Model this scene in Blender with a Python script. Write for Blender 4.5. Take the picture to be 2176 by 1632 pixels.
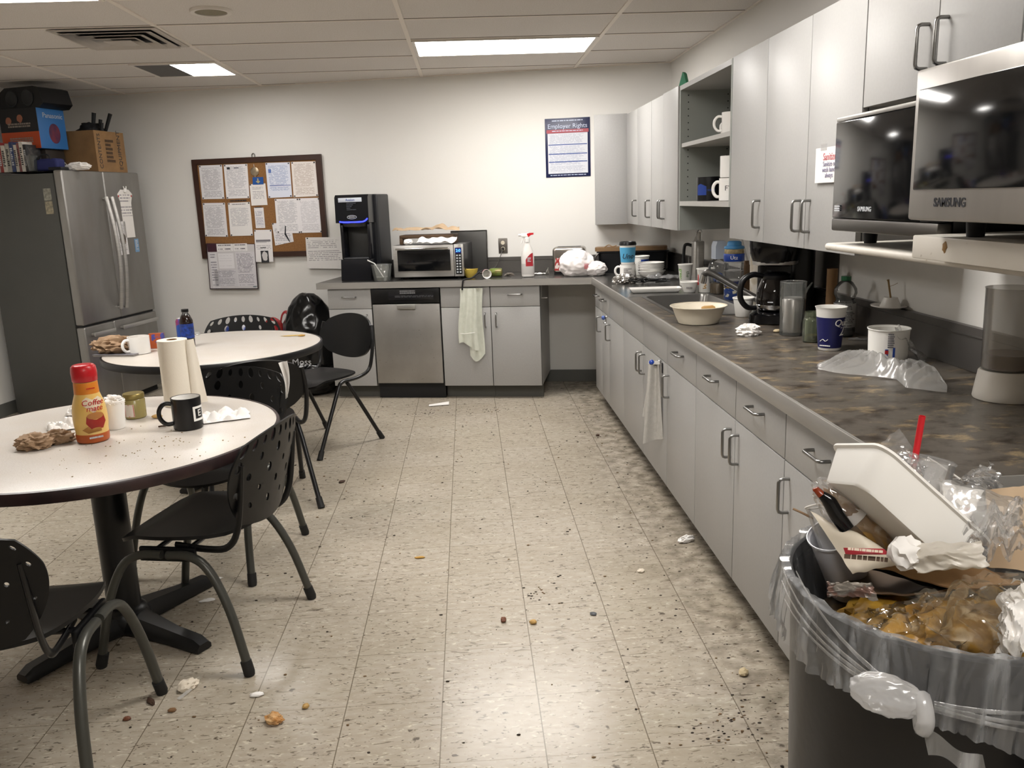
import bpy, bmesh, math, random
from mathutils import Vector as V, Matrix, noise
sc = bpy.context.scene
COL = sc.collection
for o in list(bpy.data.objects): bpy.data.objects.remove(o)
random.seed(7)
PI = math.pi; R = math.radians
# ------------------------------------------------------------------ camera
F = 1776.757; CP, CY, CR = 0.2180129, -0.0465069, -0.0354506
CAM = V((0.140429, -2.015378, 1.498434))
_f = V((-math.sin(CY)*math.cos(CP), math.cos(CY)*math.cos(CP), -math.sin(CP)))
_r = V((math.cos(CY), math.sin(CY), 0)); _u = _r.cross(_f)
RT = _r*math.cos(CR) + _u*math.sin(CR); UP = _u*math.cos(CR) - _r*math.sin(CR); FW = _f
cd = bpy.data.cameras.new('camera'); cam = bpy.data.objects.new('camera', cd); COL.objects.link(cam)
cd.sensor_fit = 'HORIZONTAL'; cd.sensor_width = 36; cd.lens = F/2176*36; cd.clip_start = .02
m = Matrix((RT, UP, -FW)).transposed().to_4x4(); m.translation = CAM; cam.matrix_world = m
sc.camera = cam
# ------------------------------------------------------------------ world, exposure, lamp strengths
w = bpy.data.worlds.new('world'); sc.world = w; w.use_nodes = True
w.node_tree.nodes['Background'].inputs[0].default_value = (.9, .88, .85, 1)
w.node_tree.nodes['Background'].inputs[1].default_value = .02
vs = sc.view_settings; vs.view_transform = 'Standard'; vs.look = 'None'; vs.exposure = 0; vs.gamma = 1; vs.use_curve_mapping = False
sc.cycles.use_denoising = True; sc.cycles.max_bounces = 8; sc.cycles.diffuse_bounces = 6; sc.cycles.transparent_max_bounces = 16
sc.cycles.sample_clamp_indirect = 6
LAMP = 27.0
# ------------------------------------------------------------------ frames of reference
PH = 0.20088
OB = V((1.05541, 4.0892, 0)); TB = V((math.cos(PH), -math.sin(PH), 0)); NB = V((math.sin(PH), math.cos(PH), 0))
CT = .914; ZC = 2.463; XW = 1.735; WO = .62; XF = 1.0554; XU = 1.37
def BW(s, o, z): return OB + TB*s + NB*o + V((0, 0, z))
def ray(x, y): return FW + RT*((x-1088)/F) - UP*((y-816)/F)
def at(x, y, n, d):
    n = V(n); r = ray(x, y); return CAM + r*((d - n.dot(CAM))/n.dot(r))
def atZ(x, y, z=CT): return at(x, y, (0, 0, 1), z)
def atX(x, y, v): return at(x, y, (1, 0, 0), v)
def atB(x, y, o):
    q = at(x, y, NB, NB.dot(OB)+o); return (q-OB).dot(TB), q.z
def depth(q): return (V(q)-CAM).dot(FW)
def face(q, da=0): return math.atan2(CAM.x-q[0], -(CAM.y-q[1])) + R(da)
# ------------------------------------------------------------------ materials
def lin(c):
    if isinstance(c, str):
        c = [int(c[i:i+2], 16)/255 for i in (1, 3, 5)]
    return tuple(x/12.92 if x <= .04045 else ((x+.055)/1.055)**2.4 for x in c) + (1,)
MATS = {}
def mat(name, col, rough=.5, metal=0, nz=None, bump=None, alpha=1, trans=0, emit=0, coat=0, sub=0, spec=.5, stretch=None, ior=1.45, nz2=None, nrough=.5):
    if name in MATS: return MATS[name]
    m = bpy.data.materials.new(name); m.use_nodes = True; MATS[name] = m
    nt = m.node_tree; b = nt.nodes['Principled BSDF']; I = b.inputs
    c = lin(col)
    I['Base Color'].default_value = c; I['Roughness'].default_value = rough; I['Metallic'].default_value = metal
    I['Alpha'].default_value = alpha; I['Transmission Weight'].default_value = trans; I['Coat Weight'].default_value = coat
    I['Specular IOR Level'].default_value = spec; I['IOR'].default_value = ior
    if sub: I['Subsurface Weight'].default_value = sub; I['Subsurface Radius'].default_value = (.02, .02, .02)
    if emit: I['Emission Color'].default_value = c; I['Emission Strength'].default_value = emit
    tc = nt.nodes.new('ShaderNodeTexCoord'); vec = tc.outputs['Object']
    if stretch:
        mp = nt.nodes.new('ShaderNodeMapping'); mp.inputs['Scale'].default_value = stretch
        nt.links.new(vec, mp.inputs[0]); vec = mp.outputs[0]
    prev = None
    for q in (nz, nz2):
        if not q: continue
        n = nt.nodes.new('ShaderNodeTexNoise'); n.inputs['Scale'].default_value = q[0]; n.inputs['Detail'].default_value = 6; n.inputs['Roughness'].default_value = nrough
        nt.links.new(vec, n.inputs['Vector'])
        rp = nt.nodes.new('ShaderNodeValToRGB'); lo = q[3] if len(q) > 3 else .35; hi = q[4] if len(q) > 4 else .65
        rp.color_ramp.elements[0].position = lo; rp.color_ramp.elements[1].position = hi
        nt.links.new(n.outputs['Fac'], rp.inputs[0])
        mx = nt.nodes.new('ShaderNodeMix'); mx.data_type = 'RGBA'
        ml = nt.nodes.new('ShaderNodeMath'); ml.operation = 'MULTIPLY'; ml.inputs[1].default_value = q[2]
        nt.links.new(rp.outputs['Color'], ml.inputs[0]); nt.links.new(ml.outputs[0], mx.inputs['Factor'])
        if prev: nt.links.new(prev, mx.inputs['A'])
        else: mx.inputs['A'].default_value = c
        mx.inputs['B'].default_value = lin(q[1]); prev = mx.outputs['Result']
    if prev: nt.links.new(prev, I['Base Color'])
    if bump:
        n = nt.nodes.new('ShaderNodeTexNoise'); n.inputs['Scale'].default_value = bump[0]; n.inputs['Detail'].default_value = 4
        nt.links.new(vec, n.inputs['Vector'])
        bp = nt.nodes.new('ShaderNodeBump'); bp.inputs['Strength'].default_value = bump[1]; bp.inputs['Distance'].default_value = bump[2] if len(bump) > 2 else .01
        nt.links.new(n.outputs['Fac'], bp.inputs['Height']); nt.links.new(bp.outputs[0], I['Normal'])
    return m
def page(name, col='#e6e3e0', ink='#85828a', rows=26, dens=.55, top=.08, bot=.06, side=.1, cols=1):
    """paper printed with rows of grey text, in the sheet's own box coordinates"""
    if name in MATS: return MATS[name]
    m = mat(name, col, .6); nt = m.node_tree; b = nt.nodes['Principled BSDF']; L = nt.links
    def N(op, a, bb=None, c=None):
        n = nt.nodes.new('ShaderNodeMath'); n.operation = op
        for i, x in enumerate((a, bb, c)):
            if x is None: continue
            if isinstance(x, (int, float)): n.inputs[i].default_value = x
            else: L.new(x, n.inputs[i])
        return n.outputs[0]
    tc = nt.nodes.new('ShaderNodeTexCoord'); sp = nt.nodes.new('ShaderNodeSeparateXYZ'); L.new(tc.outputs['Generated'], sp.inputs[0])
    u, v = sp.outputs['X'], sp.outputs['Z']
    row = N('FLOOR', N('MULTIPLY', v, rows)); fr = N('FRACT', N('MULTIPLY', v, rows))
    line = N('LESS_THAN', fr, dens)
    cb = nt.nodes.new('ShaderNodeCombineXYZ'); L.new(N('MULTIPLY', u, 14.0*cols), cb.inputs[0]); L.new(N('MULTIPLY', row, 3.7), cb.inputs[1])
    nz = nt.nodes.new('ShaderNodeTexNoise'); nz.inputs['Scale'].default_value = 1.0; nz.inputs['Detail'].default_value = 3; L.new(cb.outputs[0], nz.inputs['Vector'])
    word = N('GREATER_THAN', nz.outputs['Fac'], .44)
    cb2 = nt.nodes.new('ShaderNodeCombineXYZ'); L.new(N('MULTIPLY', row, 5.3), cb2.inputs[0])
    n2 = nt.nodes.new('ShaderNodeTexNoise'); n2.inputs['Scale'].default_value = 1.0; L.new(cb2.outputs[0], n2.inputs['Vector'])
    ln = N('LESS_THAN', u, N('ADD', N('MULTIPLY', n2.outputs['Fac'], .9), .42)); keep = N('GREATER_THAN', n2.outputs['Fac'], .37)
    ins = N('MULTIPLY', N('MULTIPLY', N('GREATER_THAN', u, side), N('LESS_THAN', u, 1-side)), N('MULTIPLY', N('GREATER_THAN', v, bot), N('LESS_THAN', v, 1-top)))
    fac = N('MULTIPLY', N('MULTIPLY', N('MULTIPLY', line, word), N('MULTIPLY', ln, keep)), ins)
    mx = nt.nodes.new('ShaderNodeMix'); mx.data_type = 'RGBA'; mx.inputs['A'].default_value = lin(col); mx.inputs['B'].default_value = lin(ink)
    L.new(fac, mx.inputs['Factor']); L.new(mx.outputs['Result'], b.inputs['Base Color'])
    return m
# ------------------------------------------------------------------ mesh building
class MB:
    def __init__(s): s.v = []; s.f = []; s.i = []; s.sm = []
    def add(s, v, f, mi=0, sm=False, T=None):
        n = len(s.v); s.v += [tuple(T @ V(p)) if T else tuple(p) for p in v]
        for q in f: s.f.append([n+k for k in q]); s.i.append(mi); s.sm.append(sm)
        return s
    def box(s, a, b, bev=0, mi=0, T=None, seg=2):
        if bev <= 0:
            x0, y0, z0 = a; x1, y1, z1 = b
            return s.add([(x0,y0,z0),(x1,y0,z0),(x1,y1,z0),(x0,y1,z0),(x0,y0,z1),(x1,y0,z1),(x1,y1,z1),(x0,y1,z1)],
                [(0,3,2,1),(4,5,6,7),(0,1,5,4),(1,2,6,5),(2,3,7,6),(3,0,4,7)], mi, False, T)
        bm = bmesh.new(); bmesh.ops.create_cube(bm, size=1)
        for q in bm.verts: q.co = V([(a[k]+b[k])/2 + q.co[k]*(b[k]-a[k]) for k in range(3)])
        bmesh.ops.bevel(bm, geom=bm.edges[:], offset=bev, segments=seg, affect='EDGES', profile=.5)
        return s.frombm(bm, mi, True, T)
    def frombm(s, bm, mi=0, sm=True, T=None):
        bm.verts.index_update(); s.add([q.co[:] for q in bm.verts], [[x.index for x in q.verts] for q in bm.faces], mi, sm, T); bm.free(); return s
    def lathe(s, prof, n=32, mi=0, T=None, sm=True, fn=None, ring=False):
        if ring: prof = list(prof)+[prof[0]]
        v = []; f = []
        for (r, z) in prof:
            for k in range(n):
                a = 2*PI*k/n; p = V((r*math.cos(a), r*math.sin(a), z)); v.append(fn(p) if fn else p)
        for j in range(len(prof)-1):
            for k in range(n): f.append((j*n+k, j*n+(k+1) % n, (j+1)*n+(k+1) % n, (j+1)*n+k))
        if not ring and prof[0][0] > 1e-5: f.append(list(range(n))[::-1])
        if not ring and prof[-1][0] > 1e-5: f.append([(len(prof)-1)*n+k for k in range(n)])
        return s.add(v, f, mi, sm, T)
    def shell(s, prof, n=32, mi=0, T=None, th=.002, fn=None):
        """open vessel: outside profile going up, then inside coming back down"""
        p = list(prof) + [(max(r-th, .0005), z if k < len(prof)-1 else z+th) for k, (r, z) in enumerate(prof[::-1])]
        return s.lathe(p, n, mi, T, True, fn)
    def tube(s, pts, r, n=8, mi=0, closed=False, smooth=0, T=None, flat=1):
        P = [V(p) for p in pts]
        rr = list(r) if isinstance(r, (list, tuple)) else [r]*len(P)
        if smooth:
            Q = []; RR = []; L = len(P); lim = L if closed else L-1
            for i in range(lim):
                g = lambda k: P[k % L] if closed else P[max(0, min(L-1, k))]
                p0, p1, p2, p3 = g(i-1), g(i), g(i+1), g(i+2)
                for k in range(smooth):
                    t = k/smooth; Q.append(.5*((2*p1)+(p2-p0)*t+(2*p0-5*p1+4*p2-p3)*t*t+(3*p1-p0-3*p2+p3)*t**3)); RR.append(rr[i]*(1-t)+rr[(i+1) % L]*t)
            if not closed: Q.append(P[-1]); RR.append(rr[-1])
            P, rr = Q, RR
        L = len(P); v = []; f = []; nn = None
        for i in range(L):
            t = (P[(i+1) % L]-P[i-1]) if closed else (P[min(i+1, L-1)]-P[max(i-1, 0)])
            t = t.normalized() if t.length > 1e-9 else V((0, 0, 1))
            if nn is None: nn = t.orthogonal().normalized() if abs(t.z) > .9 else V((0, 0, 1)).cross(t).normalized()
            nn = (nn - t*nn.dot(t)); nn = nn.normalized() if nn.length > 1e-6 else t.orthogonal().normalized()
            b = t.cross(nn)
            for k in range(n):
                a = 2*PI*k/n; v.append(P[i] + (nn*math.cos(a)*flat + b*math.sin(a))*rr[i])
        for i in range(L if closed else L-1):
            j = (i+1) % L
            for k in range(n): f.append((i*n+k, i*n+(k+1) % n, j*n+(k+1) % n, j*n+k))
        if not closed: f.append([k for k in range(n)][::-1]); f.append([(L-1)*n+k for k in range(n)])
        return s.add(v, f, mi, True, T)
    def prism(s, poly, a, b, axis='z', mi=0, T=None, sm=False):
        n = len(poly); g = {'z': lambda p, h: (p[0], p[1], h), 'y': lambda p, h: (p[0], h, p[1]), 'x': lambda p, h: (h, p[0], p[1])}[axis]
        v = [g(p, a) for p in poly] + [g(p, b) for p in poly]
        f = [list(range(n))[::-1], list(range(n, 2*n))] + [(k, (k+1) % n, n+(k+1) % n, n+k) for k in range(n)]
        return s.add(v, f, mi, sm, T)
    def sheet(s, fn, nu=16, nv=16, mi=0, T=None, th=.0012, sm=True):
        """thin closed sheet following fn(u,v); two skins th apart"""
        g = [[V(fn(i/nu, j/nv)) for i in range(nu+1)] for j in range(nv+1)]
        v = []; f = []; W = nu+1; N = W*(nv+1); nr = []
        for j in range(nv+1):
            for i in range(nu+1):
                du = g[j][min(i+1, nu)]-g[j][max(i-1, 0)]; dv = g[min(j+1, nv)][i]-g[max(j-1, 0)][i]
                q = du.cross(dv); nr.append(q.normalized() if q.length > 1e-12 else V((0, 0, 1))); v.append(g[j][i])
        if th <= 0:
            for j in range(nv):
                for i in range(nu): a = j*W+i; f.append((a, a+1, a+W+1, a+W))
            return s.add(v, f, mi, sm, T)
        v += [v[k]+nr[k]*th for k in range(N)]
        for j in range(nv):
            for i in range(nu):
                a = j*W+i; f.append((a, a+W, a+W+1, a+1)); f.append((N+a, N+a+1, N+a+W+1, N+a+W))
        ed = [i for i in range(W)] + [j*W+nu for j in range(1, nv+1)] + [nv*W+i for i in range(nu-1, -1, -1)] + [j*W for j in range(nv-1, 0, -1)]
        for k in range(len(ed)): a, b = ed[k], ed[(k+1) % len(ed)]; f.append((a, b, N+b, N+a))
        return s.add(v, f, mi, sm, T)
    def blob(s, c, r, amp=.25, fr=3, seed=0, sub=3, mi=0, ridge=False, floor=None, T=None, sm=True):
        bm = bmesh.new(); bmesh.ops.create_icosphere(bm, subdivisions=sub, radius=1); o = V((seed*7.3, seed*3.1, seed*1.7))
        for q in bm.verts:
            p = q.co.normalized()
            n = noise.noise(p*fr+o)
            n2 = noise.noise(p*fr*2.3+o*2)
            k = (1-2*abs(n)-abs(n2)) if ridge else (n+.5*n2)
            d = p*(1+amp*k); q.co = V((c[0]+d.x*r[0], c[1]+d.y*r[1], c[2]+d.z*r[2]))
            if floor is not None and q.co.z < floor: q.co.z = floor + (q.co.z-floor)*.03
        return s.frombm(bm, mi, sm, T)
def rot(rz=0, rx=0, ry=0, loc=(0, 0, 0)):
    return Matrix.Translation(V(loc)) @ Matrix.Rotation(rz, 4, 'Z') @ Matrix.Rotation(rx, 4, 'X') @ Matrix.Rotation(ry, 4, 'Y')
def obj(name, mb, mats, parent=None, loc=(0, 0, 0), rz=0, label=None, cat=None, group=None, kind=None, mw=None):
    me = bpy.data.meshes.new(name); me.from_pydata(mb.v, [], mb.f)
    for q in (mats if isinstance(mats, (list, tuple)) else [mats]): me.materials.append(q)
    for p, i, sm in zip(me.polygons, mb.i, mb.sm): p.material_index = i; p.use_smooth = sm
    bm = bmesh.new(); bm.from_mesh(me); bmesh.ops.remove_doubles(bm, verts=bm.verts[:], dist=1e-6); bmesh.ops.recalc_face_normals(bm, faces=bm.faces[:]); bm.to_mesh(me); bm.free()
    try: me.set_sharp_from_angle(angle=R(42))
    except Exception: pass
    o = bpy.data.objects.new(name, me); COL.objects.link(o)
    o.parent = parent; o.location = loc; o.rotation_euler = (0, 0, rz)
    if mw is not None: o.matrix_local = mw
    return tag(o, label, cat, group, kind)
def tag(o, label=None, cat=None, group=None, kind=None):
    for k, v in (('label', label), ('category', cat), ('group', group), ('kind', kind)):
        if v: o[k] = v
    return o
def thing(name, label, cat, loc=(0, 0, 0), rz=0, group=None):
    o = bpy.data.objects.new(name, None); COL.objects.link(o); o.location = loc; o.rotation_euler = (0, 0, rz); o.empty_display_size = .05
    return tag(o, label, cat, group)
def dup(root, loc, rz, label, group=None):
    r = root.copy(); COL.objects.link(r); r.location = loc; r.rotation_euler = (0, 0, rz); r['label'] = label
    if group: r['group'] = group
    for ch in list(root.children):
        c = ch.copy(); COL.objects.link(c); c.parent = r
        for g in list(ch.children):
            d = g.copy(); COL.objects.link(d); d.parent = c
    return r
def text(s, size, m, parent, loc, name='lettering', rz=0, wrap=0, ex=.0006, align='CENTER', sx=1, mw=None, bold=.0, shear=0):
    """letters standing on the local x axis, facing -y; wrap bends them round a cylinder of that radius"""
    cu = bpy.data.curves.new('t', 'FONT'); cu.body = s; cu.size = size; cu.extrude = ex; cu.align_x = align; cu.align_y = 'CENTER'; cu.resolution_u = 3; cu.offset = bold*size; cu.shear = shear
    t = bpy.data.objects.new('t', cu); COL.objects.link(t); dg = bpy.context.evaluated_depsgraph_get(); dg.update()
    me = bpy.data.meshes.new_from_object(t.evaluated_get(dg)); bpy.data.objects.remove(t)
    for q in me.vertices:
        x, y, z = q.co; x *= sx
        if wrap:
            a = x/wrap; q.co = ((wrap+z+.0004)*math.sin(a), -(wrap+z+.0004)*math.cos(a), y)
        else: q.co = (x, -z, y)
    me.materials.clear(); me.materials.append(m)
    o = bpy.data.objects.new(name, me); COL.objects.link(o); o.parent = parent; o.location = loc; o.rotation_euler = (0, 0, rz)
    if mw is not None: o.matrix_local = mw
    return o
def scrawl(w, h, rows, seed=0, th=.0005, y=-.001, gap=.35, fill=.75):
    """short bars standing in for print too small to read"""
    rn = random.Random(seed); b = MB(); rh = h/rows
    for j in range(rows):
        x = -w/2; e = w/2*(1 if rn.random() < fill else rn.uniform(-.2, .8))
        while x < e-.004:
            l = min(rn.uniform(.04, .16)*w, e-x); z = h/2-j*rh
            b.box((x, y-th, z-rh*(1-gap)), (x+l, y, z)); x += l+.02*w
    return b
def clear(name, col='#ffffff', body=.06, rough=.06, spec=.5, tint=None, streak=None):
    """thin clear plastic or glass: see-through, with a reflecting skin and a little milky body"""
    if name in MATS: return MATS[name]
    m = mat(name, col, rough); nt = m.node_tree; L = nt.links; b = nt.nodes['Principled BSDF']; out = nt.nodes['Material Output']
    tr = nt.nodes.new('ShaderNodeBsdfTransparent'); tr.inputs[0].default_value = lin(tint or '#ffffff')
    gl = nt.nodes.new('ShaderNodeBsdfGlossy'); gl.inputs['Roughness'].default_value = rough
    lw = nt.nodes.new('ShaderNodeLayerWeight'); lw.inputs[0].default_value = .25
    ml = nt.nodes.new('ShaderNodeMath'); ml.operation = 'MULTIPLY_ADD'; ml.inputs[1].default_value = spec; ml.inputs[2].default_value = .04; L.new(lw.outputs['Fresnel'], ml.inputs[0])
    tl = nt.nodes.new('ShaderNodeBsdfTranslucent'); tl.inputs[0].default_value = lin(col); m0 = nt.nodes.new('ShaderNodeMixShader'); m0.inputs[0].default_value = .45; L.new(b.outputs[0], m0.inputs[1]); L.new(tl.outputs[0], m0.inputs[2])
    m1 = nt.nodes.new('ShaderNodeMixShader'); m1.inputs[0].default_value = body; L.new(tr.outputs[0], m1.inputs[1]); L.new(m0.outputs[0], m1.inputs[2])
    if streak:   # gathered film is denser along its pleats
        tc = nt.nodes.new('ShaderNodeTexCoord'); mp = nt.nodes.new('ShaderNodeMapping'); mp.inputs['Scale'].default_value = streak[0]; L.new(tc.outputs['Object'], mp.inputs[0])
        n = nt.nodes.new('ShaderNodeTexNoise'); n.inputs['Scale'].default_value = 1; n.inputs['Detail'].default_value = 5; L.new(mp.outputs[0], n.inputs['Vector'])
        mr = nt.nodes.new('ShaderNodeMapRange'); mr.inputs[1].default_value = .48; mr.inputs[2].default_value = .72; mr.inputs[3].default_value = body; mr.inputs[4].default_value = streak[1]; L.new(n.outputs['Fac'], mr.inputs[0]); L.new(mr.outputs[0], m1.inputs[0])
    m2 = nt.nodes.new('ShaderNodeMixShader'); L.new(ml.outputs[0], m2.inputs[0]); L.new(m1.outputs[0], m2.inputs[1]); L.new(gl.outputs[0], m2.inputs[2])
    L.new(m2.outputs[0], out.inputs[0]); return m
# shared materials
m_white = mat('white_gloss', '#e9e7e3', .25); m_black = mat('black_plastic', '#0b0b0d', .33); m_blackm = mat('black_matte', '#111113', .6)
m_ink = mat('dark_ink', '#26262b', .6); m_red = mat('red_plastic', '#b3171f', .3); m_blue = mat('blue_print', '#1d3f93', .45)
m_steel = mat('brushed_steel', '#b9b7b3', .34, .75, nz=(2, '#a09e9a', .5), stretch=(1, 1, 30)); m_chrome = mat('chrome', '#c9c9c9', .12, 1)
m_dsteel = mat('dark_steel', '#6d6a66', .38, 1, nz=(3, '#55524e', .6), stretch=(1, 1, 6))
m_foam = mat('white_foam', '#e8e6e1', .55, sub=.0); m_paper = mat('white_paper', '#e9e6e2', .7); m_card = mat('cardboard', '#8a6a45', .8, nz=(9, '#75583a', .6))
m_kraft = mat('brown_kraft_paper', '#9a8065', .8, nz=(12, '#86694e', .5)); m_pulp = mat('beige_pulp', '#c6b9a0', .75)
m_film = clear('clear_film', '#f6f6f6', .16, .10, .55); m_glass = clear('clear_glass', '#e4ebe8', .05, .03, .8)
m_milky = clear('milky_film', '#f6f5f2', .40, .18, .4); m_handle = mat('handle_steel', '#8e8d8b', .28, 1); m_bandm = mat('satin_black', '#151517', .42)
m_kraft2 = mat('tan_paper', '#b39c80', .75, nz=(8, '#9c8366', .5))
# ================================================================== the room
m_wall = mat('wall_paint', '#dddbd7', .62, bump=(60, .05), nz=(.9, '#d8d5ce', .5))
m_ceil = mat('ceiling_tile', '#d8d3ce', .85, nz=(160, '#c6beb6', .55, .45, .62), bump=(140, .25, .004))
m_tbar = mat('ceiling_bar', '#e4dcd2', .5)
m_base = mat('rubber_base', '#5d5d58', .55)
cBR = BW(.567, WO, 0); cBL = BW(-4.5, WO, 0); cFL = cBL - NB*10.25; cFR = V((XW, cFL.y, 0))
room = [cFL[:2], cFR[:2], cBR[:2], cBL[:2]]
def floor_mat():
    m = mat('vinyl_tile', '#aea597', .25, bump=(7, .04)); nt = m.node_tree; L = nt.links; b = nt.nodes['Principled BSDF']
    geo = nt.nodes.new('ShaderNodeNewGeometry'); sp = nt.nodes.new('ShaderNodeSeparateXYZ'); L.new(geo.outputs['Position'], sp.inputs[0])
    def N(op, a, bb=None):
        n = nt.nodes.new('ShaderNodeMath'); n.operation = op
        for i, x in enumerate((a, bb)):
            if x is None: continue
            if isinstance(x, (int, float)): n.inputs[i].default_value = x
            else: L.new(x, n.inputs[i])
        return n.outputs[0]
    T = .29335
    X, Y = N('DIVIDE', sp.outputs[0], T), N('DIVIDE', sp.outputs[1], T)
    def seam(a): return N('GREATER_THAN', N('ABSOLUTE', N('SUBTRACT', N('FRACT', N('ADD', a, 50)), .5)), 0.4945)
    sx, sy = seam(X), seam(Y); se = N('MAXIMUM', sx, N('MULTIPLY', sy, .55))
    cell = nt.nodes.new('ShaderNodeCombineXYZ'); L.new(N('FLOOR', X), cell.inputs[0]); L.new(N('FLOOR', Y), cell.inputs[1])
    wn = nt.nodes.new('ShaderNodeTexWhiteNoise'); wn.noise_dimensions = '2D'; L.new(cell.outputs[0], wn.inputs['Vector'])
    def noisy(scale, st, lo, hi, off=0, det=4, dist=0):
        mp = nt.nodes.new('ShaderNodeMapping'); mp.inputs['Scale'].default_value = st; mp.inputs['Location'].default_value = (off, off*.7, 0)
        ad = nt.nodes.new('ShaderNodeVectorMath'); ad.operation = 'MULTIPLY_ADD'; L.new(wn.outputs['Color'], ad.inputs[0]); ad.inputs[1].default_value = (9, 9, 0); L.new(geo.outputs['Position'], ad.inputs[2])
        L.new(ad.outputs[0] if st[0] != 1.001 else geo.outputs['Position'], mp.inputs[0])
        n = nt.nodes.new('ShaderNodeTexNoise'); n.inputs['Scale'].default_value = scale; n.inputs['Detail'].default_value = det; n.inputs['Distortion'].default_value = dist; L.new(mp.outputs[0], n.inputs['Vector'])
        r = nt.nodes.new('ShaderNodeValToRGB'); r.color_ramp.elements[0].position = lo; r.color_ramp.elements[1].position = hi; L.new(n.outputs['Fac'], r.inputs[0]); return r.outputs[0]
    col = None
    def over(fac, c, k=1):
        nonlocal col
        mx = nt.nodes.new('ShaderNodeMix'); mx.data_type = 'RGBA'
        L.new(N('MULTIPLY', fac, k), mx.inputs['Factor'])
        if col is None: mx.inputs['A'].default_value = lin('#aea597')
        else: L.new(col, mx.inputs['A'])
        mx.inputs['B'].default_value = lin(c); col = mx.outputs['Result']
    over(wn.outputs['Value'], '#a49a89', .55)
    over(noisy(34, (.55, 1.3, 1), .40, .66, 3), '#9a8f7f', .55)
    over(noisy(62, (.45, 1.4, 1), .60, .70, 11, 3, 1.2), '#d3cab9', .65)
    over(noisy(46, (.40, 1.5, 1), .615, .67, 21, 3, 1.5), '#6a6053', .8)
    over(noisy(80, (.6, 1.2, 1), .655, .69, 35, 2, .8), '#4b4137', .85)
    over(noisy(1.6, (1.001, 1, 1), .52, .78, 5, 6), '#8f8470', .45)
    over(noisy(22, (1.001, 1, 1), .68, .74, 17, 3), '#3b3126', .8)
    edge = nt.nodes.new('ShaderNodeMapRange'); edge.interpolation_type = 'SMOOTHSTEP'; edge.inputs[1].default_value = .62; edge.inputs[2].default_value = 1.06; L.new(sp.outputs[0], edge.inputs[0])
    over(N('MULTIPLY', noisy(16, (1.001, 1, 1), .36, .72, 27, 8), edge.outputs[0]), '#4a4033', .75)  # grime towards the long cabinets, with their shade put into the colour
    over(se, '#5f5546', .85)
    L.new(col, b.inputs['Base Color'])
    return m
def slabwall(name, a, b, z0=0, z1=ZC, th=.1, m=m_wall):
    a, b = V(a), V(b); d = (b-a).normalized(); n = V((d.y, -d.x, 0))   # outside on the right of a->b
    o = MB().prism([a[:2], b[:2], (b+n*th)[:2], (a+n*th)[:2]], z0, z1)
    return obj(name, o, m, kind='structure')
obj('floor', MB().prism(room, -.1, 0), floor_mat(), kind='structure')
slabwall('wall_back', cBL, cBR); bpy.data.objects['wall_back'].data.flip_normals()
def wallseg(name, a, b):
    a, b = V(a), V(b); d = (b-a).normalized(); n = V((-d.y, d.x, 0)); c = (V((room[0][0]+room[2][0], room[0][1]+room[2][1], 0))/2)
    if n.dot(c-a) > 0: n = -n
    obj(name, MB().prism([a[:2], b[:2], (b+n*.1)[:2], (a+n*.1)[:2]], 0, ZC), m_wall, kind='structure')
bpy.data.objects.remove(bpy.data.objects['wall_back'])
wallseg('wall_back', cBL, cBR); wallseg('wall_right', cBR, cFR); wallseg('wall_front', cFR, cFL); wallseg('wall_left', cFL, cBL)
obj('ceiling', MB().prism(room, ZC, ZC+.1), m_ceil, kind='structure')
# ceiling grid: bars along y, thinner cross bars
GX = [-5.0, -3.83, -2.655, -1.465, -.16, 1.02]; GY = [2.83-.585*k for k in range(-4, 13)]
g = MB()
def clipx(x):
    # back wall y at this x
    t = (V((x, 0, 0))-BW(0, WO, 0)); s = (x-BW(0, WO, 0).x)/TB.x; return BW(s, WO, 0).y
for x in GX[2:]: g.box((x-.012, cFR.y, ZC-.006), (x+.012, clipx(x)-.002, ZC+.004))
obj('trim_1', g, m_tbar, kind='structure')
g = MB(); g2 = MB()
for y in GY:
    x1 = XW; yb = clipx(XW)
    if y > yb: x1 = (BW(0, WO, 0) + TB*((BW(0, WO, 0).y-y)/-TB.y*-1)).x if False else BW(0, WO, 0).x + (BW(0, WO, 0).y-y)/math.tan(PH)
    k = (cBL-V((0, y, 0))); x0 = cBL.x - (cBL.y-y)*math.tan(PH)
    if x1 - x0 < .2: continue
    g.box((x0+.01, y-.009, ZC-.004), (x1-.005, y+.009, ZC+.004)); g2.box((x0+.01, y-.0125, ZC-.0015), (x1-.005, y+.0125, ZC+.004))
obj('trim_2', g, m_tbar, kind='structure'); obj('trim_3', g2, mat('grid_gap', '#6b635b', .8), kind='structure')
# wall angle along the ceiling edges
g = MB(); g.prism([BW(-4.5, WO-.02, 0)[:2], BW(.55, WO-.02, 0)[:2], BW(.567, WO, 0)[:2], BW(-4.5, WO, 0)[:2]], ZC-.006, ZC+.002)
g.box((XW-.02, cFR.y, ZC-.006), (XW, cBR.y-.02, ZC+.002)); obj('trim_4', g, m_tbar, kind='structure')
# rubber baseboards
def basb(name, a, b, n): a, b, n = V(a), V(b), V(n); obj(name, MB().prism([a[:2], b[:2], (b+n*.008)[:2], (a+n*.008)[:2]], .001, .1), m_base, kind='structure')
basb('baseboard_back', BW(-4.49, WO-.0005, 0), BW(.56, WO-.0005, 0), -NB); basb('baseboard_left', cFL+TB*.001, cBL+TB*.001, TB)
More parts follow.
